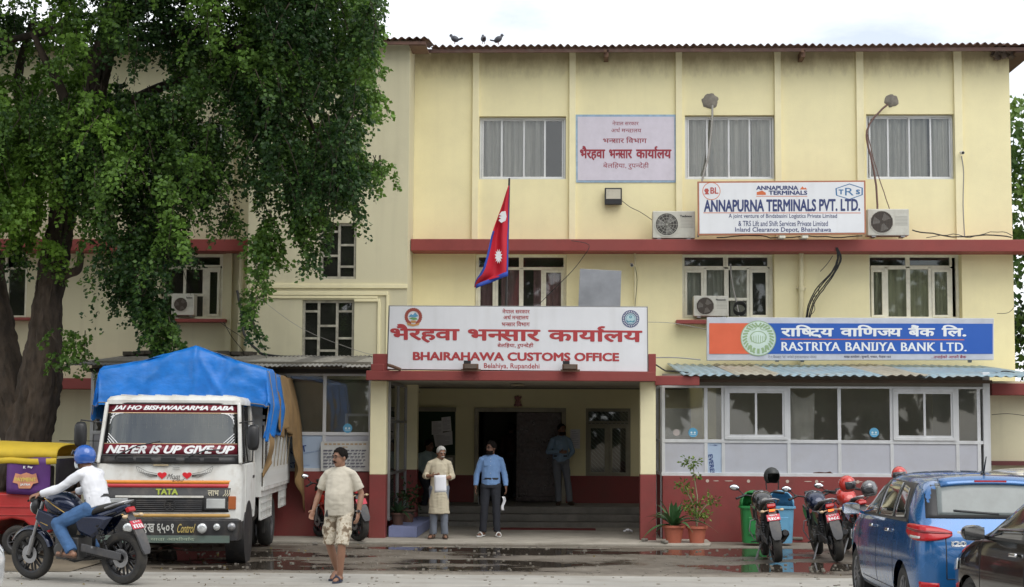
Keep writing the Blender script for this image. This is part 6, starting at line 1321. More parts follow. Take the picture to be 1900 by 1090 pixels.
# ------------------------------------------------------------------ auto rickshaw
RKX = P(104,900,24.4).x
RK = thing('auto_rickshaw','red auto rickshaw with yellow canopy and purple poster at the left edge','auto rickshaw',(RKX,25.0,.03),R(-3))
RDB = mat('rickshaw_red',(.42,.02,.02),.35,coat=.5,dirt=.2,ds=3); YLC = mat('yellow_canvas',(.60,.42,.03),.7,var=.08,vs=4,bump=.2,bs=8); PUR = mat('purple_print',(.10,.03,.17),.45,var=.25,vs=2)
def rk(name,mb,m,**k): return mb.build(name,m,RK,**k)
def rbody(y): return [(x,y,z) for x,z in ((-1.10,.34),(-.98,.34),(-.93,.44),(-.80,.54),(-.62,.57),(-.44,.54),(-.31,.44),(-.26,.34),(-.03,.36),(.0,.50),(-.02,.92),(-.10,.96),(-1.06,.96),(-1.10,.90))]
rk('body_tub',loft([rbody(-.66),rbody(.66)]),RDB,bevel=.035,seg=3); rk('body_rib',MB().box(-1.0,-.06,-.672,-.655,.74,.765).box(-1.0,-.06,-.672,-.655,.62,.635),RDB,bevel=.004)
rk('floor_pan',MB().box(-2.2,-1.0,-.6,.6,.30,.38),RDB,bevel=.02); rk('front_shield',loft([sup((x,0,z),w,h,14,.5) for x,w,h,z in ((-2.15,.58,.40,.78),(-2.35,.45,.42,.75),(-2.5,.2,.35,.7))]),RDB,smooth=50)
cv = lambda u,v: (-2.35+2.42*u-.0*v, .70*math.copysign(abs(math.sin((v-.5)*math.pi))**.75,v-.5)*(1+.0*u), 1.49+.24*math.cos((v-.5)*math.pi)**.6*(.82+.18*math.sin(u*3.1))+.006*math.sin(u*16))
rk('canopy',MB().grid(cv,34,18),YLC,smooth=60,solid=.012)
rk('canopy_valance',MB().grid(lambda u,v:(-2.35+2.42*u,-.712-.01*math.sin(u*40),1.50-.09*v-.02*abs(math.sin(u*9))),34,2),YLC,smooth=60,solid=.008)
rk('poster_sheet',MB().grid(lambda u,v:(-.70+.68*u,-.70-.012*math.sin(u*6+v*3),.95+.55*v-.03*u*(1-v)),8,6),PUR,smooth=80,solid=.004)
blp = mat('black_print',(.018,.015,.022),.45,var=.4)
rk('rear_curtain',MB().grid(lambda u,v:(.055+.01*math.sin(u*9),-.69+1.38*u,.96+.52*v),8,3),blp,smooth=80,solid=.006)
rk('banner_figures',MB().box(.066,.072,-.25,.05,1.02,1.2).box(.066,.072,.2,.4,1.0,1.3),mat('figure_print',(.10,.06,.045),.5,var=.5,vs=20))
pb_ = MB(); pb_.prism([(-.60,1.12),(-.56,1.26),(-.48,1.24),(-.39,1.27),(-.30,1.24),(-.24,1.26),(-.20,1.12),(-.28,1.10),(-.32,1.03),(-.50,1.03),(-.52,1.10)],-.722,-.716); rk('poster_shape',pb_,mat('poster_orange',(.62,.27,.16),.5,var=.25,vs=9))
def rtext(s,x0,x1,za,zb,m,y=-.724,bold=.05): mb = MB(); put_text(mb,s,(x0,y,za),(x1,y,za),(x0,y,zb),(x1,y,zb),bold); mb.build('lettering',m,RK,fixn=False)
rtext('PAYMENT',-.57,-.23,1.135,1.195,mat('poster_yellow',(.65,.5,.12),.5)); rtext('JATRA',-.48,-.32,1.065,1.105,WHP); rtext('K',-.44,-.40,1.33,1.37,WHP,y=-.726); rtext('Pay',-.37,-.29,1.33,1.37,WHP,y=-.726)
rk('seat_bench',MB().box(-1.0,-.45,-.55,.55,.62,.78),BLK,bevel=.04); rk('seat_back',MB().box(-.55,-.42,-.55,.55,.7,1.35),BLK,bevel=.04)
for s in (-1,1):
    rk('canopy_post',MB().tube([(-2.2,s*.6,.9),(-2.0,s*.66,1.5)],.018,6).tube([(-1.05,s*.67,.5),(-1.05,s*.67,1.5)],.018,6),BLK)
    wheel('rear_wheel',RK,(-.55,s*.60,.235),.235,.11,.14,6,GREYP,disc_=False)
wheel('front_wheel',RK,(-2.25,0,.235),.235,.11,.14,6,GREYP,disc_=False)
rk('windscreen',MB().grid(lambda u,v:(-2.3+.18*v,-.55+1.1*u,1.1+.42*v),2,2),GL,solid=.005); rk('handlebar',MB().tube([(-1.95,-.3,1.05),(-2.0,0,1.0),(-1.95,.3,1.05)],.014,6),BLK)
rk('tail_light',MB().box(.02,.05,-.55,-.42,.62,.72),LAMPR,bevel=.01)
# ------------------------------------------------------------------ people
SKIN = mat('brown_skin',(.26,.135,.085),.5,var=.06,vs=20); SKIND = mat('deep_brown_skin',(.17,.085,.055),.5,var=.06,vs=20); HAIRB = mat('black_hair',(.010,.008,.007),.9,var=.5,vs=70,spec=.12,bump=.6,bs=120); HAIRW = mat('grey_white_hair',(.46,.45,.42),.95,var=.35,vs=70,spec=.1,bump=.8,bs=120)
def V(*a): return Vector(a)
def limb(mb, pts, rad, n=12, sc=(1,1)):
    mb.tube(pts, rad, n, sc=sc)
    for i,(p,r_) in enumerate(zip(pts,rad)): mb.ell(p,(r_*.99,)*3,None,10,7)
def voxel(mb, name, m, par, vx=.009, it=3, wr=0.0, ws=14.0, **k):
    ob = mb.build(name,m,par,**k); q = ob.modifiers.new('r','REMESH'); q.mode = 'VOXEL'; q.voxel_size = vx; q.adaptivity = 0
    if it: q = ob.modifiers.new('s','SMOOTH'); q.factor = .5; q.iterations = it
    realize(ob); me = ob.data
    if not me.materials: me.materials.append(m)
    if wr:
        co = np.empty(len(me.vertices)*3,'f'); me.vertices.foreach_get('co',co); co = co.reshape(-1,3)
        nv = [v.normal.copy() for v in me.vertices]
        for i,v in enumerate(me.vertices):
            d = mnoise.noise((co[i,0]*ws,co[i,1]*ws,co[i,2]*ws*.45))+.6*abs(mnoise.noise((co[i,0]*ws*.6+9,co[i,1]*ws*.6,co[i,2]*ws*1.3))); v.co += nv[i]*(d-.15)*wr
    for p in me.polygons: p.use_smooth = True
    return ob
def hand(mb, w, d, n, side, curl=.5, s=1.0):
    """w wrist, d direction of the fingers, n palm normal, side = thumb direction sign along d x n"""
    d = Vector(d).normalized(); n = Vector(n); n = (n-d*n.dot(d)).normalized(); x = d.cross(n)*side; w = Vector(w)
    rot = Matrix((x,d,n)).transposed()
    mb.ell(w+d*.045*s,(.040*s,.052*s,.017*s),rot,10,8); mb.ell(w+d*.01*s,(.028*s,.03*s,.02*s),rot)
    for k,(off,L) in enumerate(((.030,.072),(.010,.080),(-.011,.075),(-.030,.058))):
        p = w+d*.085*s+x*off*s; a = 0; pts = [p-d*.02*s,p]; dd = d.copy()
        for j in range(3):
            a += curl*(.75 if j else .55); dd = d*math.cos(a)+n*math.sin(a); p = p+dd*L*s*(.45,.31,.24)[j]; pts.append(p)
        mb.tube(pts,[.0095*s,.0098*s,.009*s,.0085*s,.007*s],7)
    p = w+d*.02*s+x*.030*s; q = p+(x*.75+d*.55+n*.25).normalized()*.036*s; r_ = q+(d*.85+n*(.25+curl*.5)+x*.15).normalized()*.028*s; mb.tube([p-x*.01,p,q,r_],[.014*s,.013*s,.011*s,.008*s],7)
def person(label, loc, rz, J, skin, hair, H=1.7, top=None, bottom=None, topm=None, botm=None, shoem=None, sleeve='long', headrot=(0,0), hairlen=.0, face=(), hands=None, barefoot=False, group=None, kurta=False, shorts=False, belly=0.0, shoe='slipper', headgear=None, collar=True):
    t = thing('person',label,'person',loc,rz,group); k = H/1.7
    B_ = dict(pel=(0,0,.94),chest=(0,0,1.28),neck=(0,.01,1.47),head=(0,-.01,1.595),shl=(-.168,0,1.40),shr=(.168,0,1.40),ell_=(-.225,.03,1.13),elr=(.225,.03,1.13),wrl=(-.235,-.04,.89),wrr=(.235,-.04,.89),
              hil=(-.09,0,.92),hir=(.09,0,.92),knl=(-.10,-.015,.50),knr=(.10,-.015,.50),anl=(-.105,.02,.085),anr=(.105,.02,.085),tol=(-.12,-.16,.03),tor=(.12,-.16,.03))
    B_.update(J); j = {a:Vector(b)*k for a,b in B_.items()}
    HR = Matrix.Rotation(headrot[0],3,'Z')@Matrix.Rotation(headrot[1],3,'X'); hc = j['head']
    def hp_(x,y,z): return hc+HR@Vector((x*k,y*k,z*k))
    mb = MB()
    mb.ell(hp_(0,.012,.030),(.077*k,.095*k,.092*k),HR,14,10); mb.ell(hp_(0,-.030,-.035),(.060*k,.062*k,.080*k),HR,14,10); mb.ell(hp_(0,-.060,-.092),(.030*k,.025*k,.022*k),HR)
    mb.tube([hp_(0,-.082,.018),hp_(0,-.108,-.022),hp_(0,-.092,-.032)],[.010*k,.015*k,.010*k],8); mb.ell(hp_(0,-.088,-.058),(.022*k,.010*k,.010*k),HR)
    for s in (-1,1): mb.ell(hp_(s*.078,.010,-.005),(.010*k,.020*k,.030*k),HR); mb.ell(hp_(s*.030,-.083,.032),(.024*k,.010*k,.008*k),HR)
    limb(mb,[hp_(0,.02,-.06),j['neck'],j['neck']-V(0,0,.05)],[.052*k,.058*k,.07*k])
    # trunk under the clothes
    limb(mb,[j['neck']-V(0,0,.08),j['chest'],j['pel']],[.06*k,.09*k,.09*k])
    for s in 'lr':
        sh,el,wr,hi,kn,an,to = j['sh'+s],j['ell_' if s=='l' else 'elr'],j['wr'+s],j['hi'+s],j['kn'+s],j['an'+s],j['to'+s]
        limb(mb,[j['neck']-V(0,0,.09),sh-V(0,0,.02)],[.04*k,.038*k]); limb(mb,[sh-V(0,0,.02),(sh+el)/2,el],[.042*k,.044*k,.038*k]); limb(mb,[el,el*.6+wr*.4,wr],[.038*k,.040*k,.026*k])
        limb(mb,[hi,(hi+kn)/2,kn],[.085*k,.075*k,.055*k]); limb(mb,[kn,kn*.65+an*.35,an],[.052*k,.055*k,.036*k])
        fd = (to-an); fd.z = 0; fd.normalize(); 
        limb(mb,[an-fd*.03*k-V(0,0,.035)*k,an+fd*.07*k-V(0,0,.035)*k,to],[.036*k,.038*k,.028*k],sc=(1,.8))
        h = (hands or {}).get(s,dict()); dd = Vector(h.get('d',(wr-el))); sd = -1 if s=='l' else 1
        hand(mb,wr,dd,h.get('n',(-sd*.9,.1,0)),h.get('t',1),h.get('c',.45),k)
    voxel(mb,'body',skin,t,.0075,3)
    # face details
    e = MB(); wv = MB()
    for s in (-1,1): e.ell(hp_(s*.030,-.0885,.014),(.010*k,.006*k,.006*k),HR,8,6); 
    e.build('eyes',mat('dark_eye',(.012,.008,.006),.2),t,smooth=60); e = MB()
    for s in (-1,1): e.tube([hp_(s*.012,-.096,.034),hp_(s*.032,-.096,.040),hp_(s*.052,-.083,.033)],[.004*k,.005*k,.003*k],5)
    e.build('eyebrows',hair if hair is not HAIRW else HAIRW,t)
    MB().tube([hp_(-.024,-.092,-.062),hp_(0,-.100,-.060),hp_(.024,-.092,-.062)],[.004*k,.006*k,.004*k],6).build('lips',mat('lip',(.16,.06,.05),.5),t)
    if 'moustache' in face: MB().tube([hp_(-.038,-.088,-.056),hp_(-.018,-.102,-.046),hp_(0,-.104,-.043),hp_(.018,-.102,-.046),hp_(.038,-.088,-.056)],[.004*k,.009*k,.008*k,.009*k,.004*k],6).build('moustache',hair,t,smooth=60)
    if 'beard' in face: MB().grid(lambda u,v:tuple(hp_(.066*math.sin((u-.5)*3.6),-.034-.066*math.cos((u-.5)*3.6),-.045-.062*v)),12,4).build('beard',hair,t,smooth=80,solid=.008)
    if 'glasses' in face:
        g = MB()
        for s in (-1,1):
            g.tube([hp_(s*.034+.022*math.cos(a),-.104,.014+.016*math.sin(a)) for a in [6.283*i/14 for i in range(15)]],.0025*k,5,cap=False); g.tube([hp_(s*.056,-.102,.018),hp_(s*.080,-.03,.016),hp_(s*.082,.01,.012)],.0022*k,5)
        g.tube([hp_(-.012,-.106,.016),hp_(.012,-.106,.016)],.0025*k,5); g.build('glasses',BLK,t)
    if 'mask' in face: MB().grid(lambda u,v:tuple(hp_(.074*math.sin((u-.5)*3.0),-.030-.082*math.cos((u-.5)*3.0)-.016*math.sin(v*3.14)*math.cos((u-.5)*3),-.015-.095*v)),12,6).build('face_mask',mat('mask_white',(.66,.70,.72),.8),t,smooth=80,solid=.003)
    if headgear: headgear(t,hp_,HR,k)
    else:
        hm = MB(); n = 22; kk = 9     # hair cap: upper scalp and back, hairline in front
        for i in range(n): pass
        def hs(u,v):
            th_ = 2*math.pi*u; fa = math.degrees(math.acos(max(-1,min(1,-math.sin(th_))))); ph = v*float(np.interp(fa,[0,38,55,75,95,180],[1.05,1.10,1.55,1.85,2.0,2.35]))
            q = 1.045+.09*mnoise.noise((math.cos(th_)*5,math.sin(th_)*5,ph*6))+hairlen; ph += (.10*mnoise.noise((th_*5,3,1)) if v>.9 else 0)
            return tuple(hp_(.077*q*math.sin(ph)*math.cos(th_)*1.0,.012+.095*q*math.sin(ph)*math.sin(th_),.034+.092*q*math.cos(ph)))
        hm.grid(hs,44,12).build('hair',hair,t,smooth=80,solid=.010*k)
    # upper garment
    up = (j['neck']-j['pel']).normalized(); wx = (j['shr']-j['shl']).normalized(); fy = up.cross(wx).normalized()
    def sec(p,a,b,off=0): p = p+fy*off; return [tuple(p+wx*a*k*math.cos(2*math.pi*(i+.5)/18)*1.0+fy*b*k*math.sin(2*math.pi*(i+.5)/18)) for i in range(18)]
    L0 = j['pel']; L1 = j['neck']; at = lambda f: L0.lerp(j['chest'],f*2) if f<.5 else j['chest'].lerp(L1,(f-.5)*2)
    m = MB(); bl = belly
    if kurta: rs = [sec(V(0,0,.46*k),.20,.15),sec(V(0,0,.60*k),.19,.145),sec(L0,.175,.135),sec(at(.25),.155,.125),sec(at(.5),.168,.12),sec(at(.75),.175,.11),sec(at(.9),.14,.085),sec(at(1.0),.065,.062)]
    else: rs = [sec(at(-.12 if top=='polo' else -.02),.170+bl*.3,.125+bl*.6,-bl*.2),sec(at(.1),.168+bl*.5,.122+bl,-bl*.5),sec(at(.28),.165+bl*.5,.122+bl,-bl*.5),sec(at(.5),.172+bl*.2,.122+bl*.3,-bl*.1),sec(at(.75),.170,.112),sec(at(.88),.125,.088),sec(at(1.0),.068,.064)]
    loft(rs,mb=m)
    for s in 'lr':
        sh,el,wr = j['sh'+s],j['ell_' if s=='l' else 'elr'],j['wr'+s]
        m.ell(sh-V(0,0,.015),(.062*k,.062*k,.056*k)); limb(m,[at(.90),sh-V(0,0,.012)],[.070*k,.056*k])
        if sleeve == 'short': e2 = sh.lerp(el,.80); limb(m,[sh-V(0,0,.015),sh.lerp(el,.4)],[.058*k,.064*k]); m.tube([sh.lerp(el,.4),e2],[.066*k,.072*k],12)
        elif sleeve == 'rolled': limb(m,[sh-V(0,0,.015),(sh+el)/2,el],[.058*k,.060*k,.056*k]); m.tube([el,el.lerp(wr,.35)],[.056*k,.060*k],12)
        else: limb(m,[sh-V(0,0,.015),(sh+el)/2,el],[.058*k,.057*k,.052*k]); m.tube([el,el.lerp(wr,.5),el.lerp(wr,.93)],[.054*k,.052*k,.044*k],12)
    shirt = voxel(m,'kurta' if kurta else ('polo_shirt' if top=='polo' else 'shirt'),topm,t,.0085,4,.011)
    if collar and up.z>.9:
        f0 = fy if fy.y<0 else -fy; cr0 = at(.985)
        MB().grid(lambda u,v:tuple(cr0+wx*(.064+.012*v)*k*math.sin(6.283*u)+f0*(.060+.014*v)*k*math.cos(6.283*u)+up*(.030-.045*v-.02*max(0,math.cos(6.283*u)))*k) if not (u in (0,1)) else tuple(cr0+f0*(.062+.012*v)*k+up*(.0-.03*v)*k),28,2).build('collar',topm,shirt,smooth=80,solid=.005)
    if up.z>.9 and top!='polo' and not kurta:
        b_ = MB(); f_ = fy if fy.y<0 else -fy
        for q_ in (.1,.3,.5,.7,.85): b_.ell(at(q_)+f_*(.118+.0)*k*(1 if q_<.7 else .93),(.006,.006,.006),None,6,5)
        b_.build('buttons',WHT,shirt)
        MB().bx(at(.62)+wx*(-.075*k)+f_*.118*k,(.085*k,.006,.095*k),Matrix((wx,-f_,up)).transposed()).build('pocket',topm,shirt,bevel=.002)
    # lower garment
    m = MB(); wb = .155+bl*.35
    loft([sec(L0+up*.10*k,wb*.98,.115+bl*.4,-bl*.2),sec(L0+up*.03*k,wb,.118+bl*.3),sec(L0-up*.06*k,.168,.125)],mb=m)
    for s in 'lr':
        hi,kn,an = j['hi'+s],j['kn'+s],j['an'+s]
        m.ell(hi,(.105*k,.11*k,.10*k))
        if shorts: m.tube([hi,hi.lerp(kn,.5),kn+(an-kn)*.06],[.104*k,.098*k,.090*k],14); m.ell(hi.lerp(kn,.62)+V(.080 if s=='r' else -.080,0,0)*k,(.030*k,.055*k,.08*k))
        else: limb(m,[hi,hi.lerp(kn,.5),kn],[.10*k,.088*k,.072*k]); m.tube([kn,kn.lerp(an,.5),an+V(0,0,.0)],[.072*k,.070*k,(.070 if kurta else .066)*k],14); m.ell(kn,(.074*k,.074*k,.08*k))
    voxel(m,'shorts' if shorts else 'trousers',botm,t,.0085,3,.010)
    if not kurta and up.z>.9 and not shorts: loft([sec(L0+up*.085*k,wb+.006,.125),sec(L0+up*.120*k,wb+.006,.125)],cap=False).build('belt',BLK,t,solid=.006)
    # footwear
    for s in 'lr':
        an,to = j['an'+s],j['to'+s]; fd = (to-an); fz = fd.z; fd.z = 0; fd.normalize(); sx_ = fd.cross(V(0,0,1)); zz = to.z-.030*k
        c = an-fd*.05*k; c.z = (an.z-.078*k); m = MB(); pts = []
        for u in range(14):
            a = 2*math.pi*u/14; l = .145*k*math.cos(a); w_ = .046*k*math.sin(a)*(1.0+.12*math.cos(a)); pts.append((l,w_))
        cc = (an+to)/2-fd*.012*k
        for zt_k,(za,zb_k) in (('sole',(0,.022)),):
            m.add([tuple(V(cc.x,cc.y,0)+fd*l+sx_*w_+V(0,0,(an.z-.075*k if l<0 else to.z-.028*k)+dz)) for dz in (0,.022*k) for l,w_ in pts],[tuple(range(14))[::-1],tuple(range(14,28))]+[(i,(i+1)%14,14+(i+1)%14,14+i) for i in range(14)])
        so = m.build('shoe_sole',shoem or BLK,t)
        if shoe == 'shoe': MB().ell(cc+V(0,0,-cc.z+(an.z-.075*k+to.z-.028*k)/2+.035*k),(.048*k,.14*k,.045*k),Matrix.Rotation(math.atan2(fd.y,fd.x)-math.pi/2,3,'Z')).build('shoe_upper',shoem or BLK,so,smooth=60)
        else: MB().tube([tuple(cc+fd*.035*k+sx_*.046*k*math.cos(a)+V(0,0,-cc.z+to.z-.012*k+.062*k*math.sin(a))) for a in [math.pi*i/8 for i in range(9)]],.014*k,6).build('shoe_strap',shoem or BLK,so,smooth=60)
    return t,j,at,fy
BLUSH = mat('light_blue_cotton',(.17,.30,.55),.85,var=.06,sheen=.2,bump=.15,bs=90); SLATE = mat('pale_blue_cotton',(.20,.30,.42),.85,var=.06,bump=.15,bs=90)
KURT = mat('cream_kurta_cotton',(.56,.50,.37),.9,var=.05,bump=.15,bs=90); POLO = mat('beige_polo_knit',(.50,.46,.38),.9,var=.05,bump=.2,bs=120); WCOT = mat('white_cotton',(.70,.71,.75),.85,var=.04)
DRKT = mat('black_trouser_cloth',(.020,.022,.030),.85,var=.15); GRYT = mat('grey_trouser_cloth',(.15,.16,.18),.9,var=.12); JEAN = mat('blue_denim',(.055,.13,.28),.9,var=.35,vs=6,bump=.2,bs=80)
CAMO = mat('camouflage_cotton',(.42,.37,.28),.9,var=.05); 
_t = CAMO.node_tree; _b = _t.nodes['Principled BSDF']; _c = N(_t,'ShaderNodeTexCoord'); _n = N(_t,'ShaderNodeTexNoise'); _n.inputs['Scale'].default_value = 17; _n.inputs['Detail'].default_value = 2.5; lk(_t,_c.outputs['Object'],_n.inputs[0])
_r = N(_t,'ShaderNodeValToRGB'); _r.color_ramp.interpolation = 'CONSTANT'; _e = _r.color_ramp.elements; _e[0].position = 0; _e[0].color = (.16,.12,.08,1); _e[1].position = .40; _e[1].color = (.30,.24,.17,1)
for p_,c_ in ((.47,(.50,.45,.36,1)),(.58,(.40,.35,.27,1)),(.64,(.55,.50,.41,1))): q = _e.new(p_); q.color = c_
lk(_t,_n.outputs[0],_r.inputs[0]); lk(_t,_r.outputs[0],_b.inputs['Base Color'])
# man in beige polo walking (nearest)
g = G(628,1080); A1,j1,_,_ = person('stout man in beige polo shirt and camouflage shorts walking in the road',(g.x,g.y,.006),R(-14),
    dict(hil=(-.09,0,.90),hir=(.09,0,.90),pel=(0,0,.93),knl=(-.125,-.03,.50),knr=(.105,-.16,.50),anl=(-.09,.18,.12),anr=(.06,-.10,.085),tol=(-.11,.04,.03),tor=(.06,-.27,.03),
         ell_=(-.30,.04,1.14),wrl=(-.34,-.06,.91),elr=(.28,.06,1.13),wrr=(.27,-.02,.88)),
    SKIN,HAIRB,H=1.71,top='polo',topm=POLO,botm=CAMO,sleeve='short',headrot=(R(-30),R(4)),face=('moustache','glasses'),shorts=True,belly=.045,shoem=mat('navy_sandal',(.03,.035,.06),.6),hands={'l':dict(c=.7,n=(.7,-.7,0)),'r':dict(c=.7)})
w = j1['wrr']; MB().tube([w+V(.034*math.cos(a),.034*math.sin(a),.03) for a in [6.283*i/14 for i in range(15)]],.008,6,cap=False).build('watch_band',STEEL,A1,smooth=60); MB().ell(w+V(.02,-.035,.03),(.022,.010,.022)).build('watch_dial',BLK,A1)
MB().tube([(-.115,-.145,.93),(-.12,-.15,.86),(-.118,-.15,.84)],[.006,.02,.022],6,sc=(1,.5)).build('key_pouch',BLK,A1)
# man in blue shirt
g = G(910,1001); person('young man in light blue shirt and dark trousers standing before the doorway',(g.x,g.y,.05),R(0),
    dict(ell_=(-.255,.02,1.13),wrl=(-.275,-.03,.90),elr=(.25,.02,1.13),wrr=(.275,-.03,.90),hil=(-.09,0,.90),hir=(.09,0,.90),anl=(-.14,.0,.085),anr=(.12,.0,.085),tol=(-.21,-.14,.03),tor=(.17,-.16,.03),knl=(-.115,-.015,.5),knr=(.105,-.015,.5)),
    SKIND,HAIRB,H=1.70,topm=BLUSH,botm=DRKT,headrot=(R(-42),R(3)),hairlen=.06,face=('moustache','beard','glasses'),shoem=mat('white_sandal',(.62,.62,.60),.6),hands={'l':dict(c=.6),'r':dict(c=.7)})
p1_ = P(888,928,28.95); o = MB().bx((0,0,0),(.012,.075,.15),Matrix.Rotation(.1,3,'X')).build('mobile_phone',BLK,bevel=.006); o.location = p1_; tag(o,'black phone in the hand of the man in light blue shirt','phone')
p1_ = P(934,922,28.85); o = MB().grid(lambda u,v:(.02*math.sin(v*6)+.05*(u-.5),.03*math.sin(v*4+u*3),-.24*v),4,8).build('folded_paper',PAPER,smooth=80,solid=.003); o.location = p1_; tag(o,'crumpled white paper held low by the man in light blue shirt','paper')
# old man in kurta
g = G(814,1005); person('old white haired man in long cream kurta reading a sheet of paper',(g.x,g.y,.05),R(0),
    dict(ell_=(-.26,.02,1.15),wrl=(-.115,-.22,1.16),elr=(.24,.02,1.14),wrr=(.125,-.22,1.11),head=(.035,-.03,1.575),tol=(-.16,-.14,.03),tor=(.14,-.15,.03)),
    SKIN,HAIRW,H=1.63,topm=KURT,botm=mat('grey_pyjama_cloth',(.16,.18,.22),.9,var=.1),kurta=True,headrot=(R(26),R(12)),face=('moustache',),sleeve='rolled',hands={'l':dict(d=(.9,-.3,.1),n=(0,.8,.5),c=.7),'r':dict(d=(-.9,-.3,.15),n=(0,.8,.5),c=.7)},shoem=mat('brown_sandal',(.06,.04,.03),.6))
p1_ = P(817,898,28.25); o = MB().grid(lambda u,v:(-.105+.21*u,-.02*math.sin(u*3.1),-.15+.30*v),6,6).build('held_sheet',PAPER,smooth=80,solid=.002); o.location = p1_; o.rotation_euler = (R(-8),R(-3),0); tag(o,'white sheet of paper held up by the old man in kurta','paper')
# man leaning in the doorway
p_ = P(1040,940,33.9); person('man in pale blue shirt leaning on the right door jamb with arms folded',(p_.x,33.9,.42),R(6),
    dict(ell_=(-.27,.0,1.13),wrl=(-.02,-.20,1.13),elr=(.27,.08,1.15),wrr=(.15,.12,.98),hil=(-.09,0,.92),hir=(.09,0,.92),anl=(-.04,-.02,.085),anr=(.20,.02,.085),tol=(-.08,-.20,.03),tor=(.27,-.12,.03),knl=(-.065,-.05,.5),knr=(.15,-.015,.5),head=(.02,-.01,1.60)),
    SKIND,HAIRB,H=1.66,topm=SLATE,botm=GRYT,headrot=(R(25),0),hairlen=.03,face=('moustache','beard'),shoe='shoe',shoem=mat('brown_leather',(.05,.03,.02),.5),hands={'l':dict(d=(1,-.1,.05),n=(0,.9,0),c=.8),'r':dict(c=.5)})
# person in the shade of the door and one by the board
p_ = P(948,936,35.8); person('barely visible person in dark clothes standing inside the dark doorway',(p_.x,35.9,.425),R(170),{},SKIND,HAIRB,H=1.68,topm=mat('dark_maroon_cloth',(.035,.010,.010),.9),botm=DRKT,shoe='shoe')
p_ = P(795,935,34.0); person('dark haired person in pale shirt behind the old man, against the notice board',(p_.x-.02,33.6,.28),R(40),dict(pel=(0,0,.80),hil=(-.09,0,.78),hir=(.09,0,.78),chest=(.02,-.02,1.08),neck=(.03,-.03,1.27),head=(.04,-.05,1.39),shl=(-.17,-.02,1.2),shr=(.2,-.02,1.2),ell_=(-.2,-.03,.95),elr=(.22,-.02,.95),wrl=(-.15,-.2,.80),wrr=(.2,-.2,.82),knl=(-.10,-.20,.45),knr=(.10,-.20,.45),anl=(-.10,-.03,.085),anr=(.10,-.03,.085)),SKIND,HAIRB,H=1.66,topm=mat('pale_teal_cotton',(.25,.33,.33),.9),botm=DRKT,headrot=(R(20),R(5)),hairlen=.05)
# rider and motorcycle
gr_,gf_ = G(235,1086),G(58,1076); dv = (gf_-gr_); hd = math.atan2(dv.y,dv.x); mid = (gr_+gf_)/2
RB_ = motorcycle('dark blue motorcycle with gold pinstripes ridden leftwards along the road',(mid.x,mid.y,.01),hd,R(-3),paint=NAVYB,group=None,plate=('लु ३५ प','४३३३'),guard=False,mirrors=(1,0)); bpy.data.objects.remove([o for o in RB_.children if o.name.startswith('side_stand')][0])
for s in (-1,1): MB().tube([(.36,s*.158,.98),(.22,s*.166,.90),(.05,s*.14,.80)],.006,5).tube([(.30,s*.172,.66),(.42,s*.165,.70),(.48,s*.14,.82)],.006,5).build('pinstripe',mat('gold_line',(.50,.33,.10),.4,metal=.5),RB_)
def hg(t,hp_,HR,k):
    hh = helmet.__wrapped__ if hasattr(helmet,'__wrapped__') else None
    n = 26; kk = 12; mb = MB()
    def sh(u,v): th_ = 2*math.pi*u-math.pi/2; ph = v*2.25; return tuple(hp_(.112*math.sin(ph)*math.cos(th_),.010+.132*math.sin(ph)*math.sin(th_),.020+.128*math.cos(ph)))
    vs = [sh(i/n,q/kk) for q in range(kk+1) for i in range(n)]; fs = []
    for q in range(kk):
        for i in range(n):
            u = (i+.5)/n; a = abs(((u+.5)%1)-.5)*360
            if a < 58 and (q+.5)/kk > .56: continue
            fs.append((q*n+i,q*n+(i+1)%n,(q+1)*n+(i+1)%n,(q+1)*n+i))
    mb.add(vs,fs); o = mb.build('helmet',mat('blue_helmet',(.02,.10,.40),.25,coat=.8),t,smooth=80,weld=True,solid=.014); 
    MB().grid(lambda u,v:tuple(hp_(.118*math.sin(R(-60+120*u)),.010-.140*math.cos(R(-60+120*u))-.03*(1-v),.055+.05*v)),12,3).build('visor',mat('smoke_visor',(.03,.03,.035),.08),t,smooth=80,solid=.004)
RD,jr,_,_ = person('motorcycle rider in white shirt, jeans, face mask and blue helmet',(mid.x,mid.y,.01),hd+math.pi/2,
    dict(pel=(0,.28,.86),chest=(0,.18,1.13),neck=(0,.10,1.31),head=(0,.035,1.42),shl=(-.17,.13,1.25),shr=(.17,.13,1.25),ell_=(-.26,-.10,1.08),elr=(.26,-.10,1.07),wrl=(-.33,-.32,1.01),wrr=(.33,-.32,1.01),
         hil=(-.10,.22,.84),hir=(.10,.22,.84),knl=(-.20,-.16,.67),knr=(.20,-.16,.67),anl=(-.20,.06,.36),anr=(.20,.06,.36),tol=(-.22,-.12,.33),tor=(.22,-.12,.33)),
    SKIN,HAIRB,H=1.72,topm=WCOT,botm=JEAN,headrot=(R(0),R(6)),face=('mask',),headgear=hg,shoem=mat('brown_strap',(.07,.04,.025),.6),hands={'l':dict(d=(-.5,-.6,-.2),n=(0,-.3,-.9),c=1.0),'r':dict(d=(.5,-.6,-.2),n=(0,-.3,-.9),c=1.0)},collar=False)
RB_.scale = RD.scale = (1.1,)*3
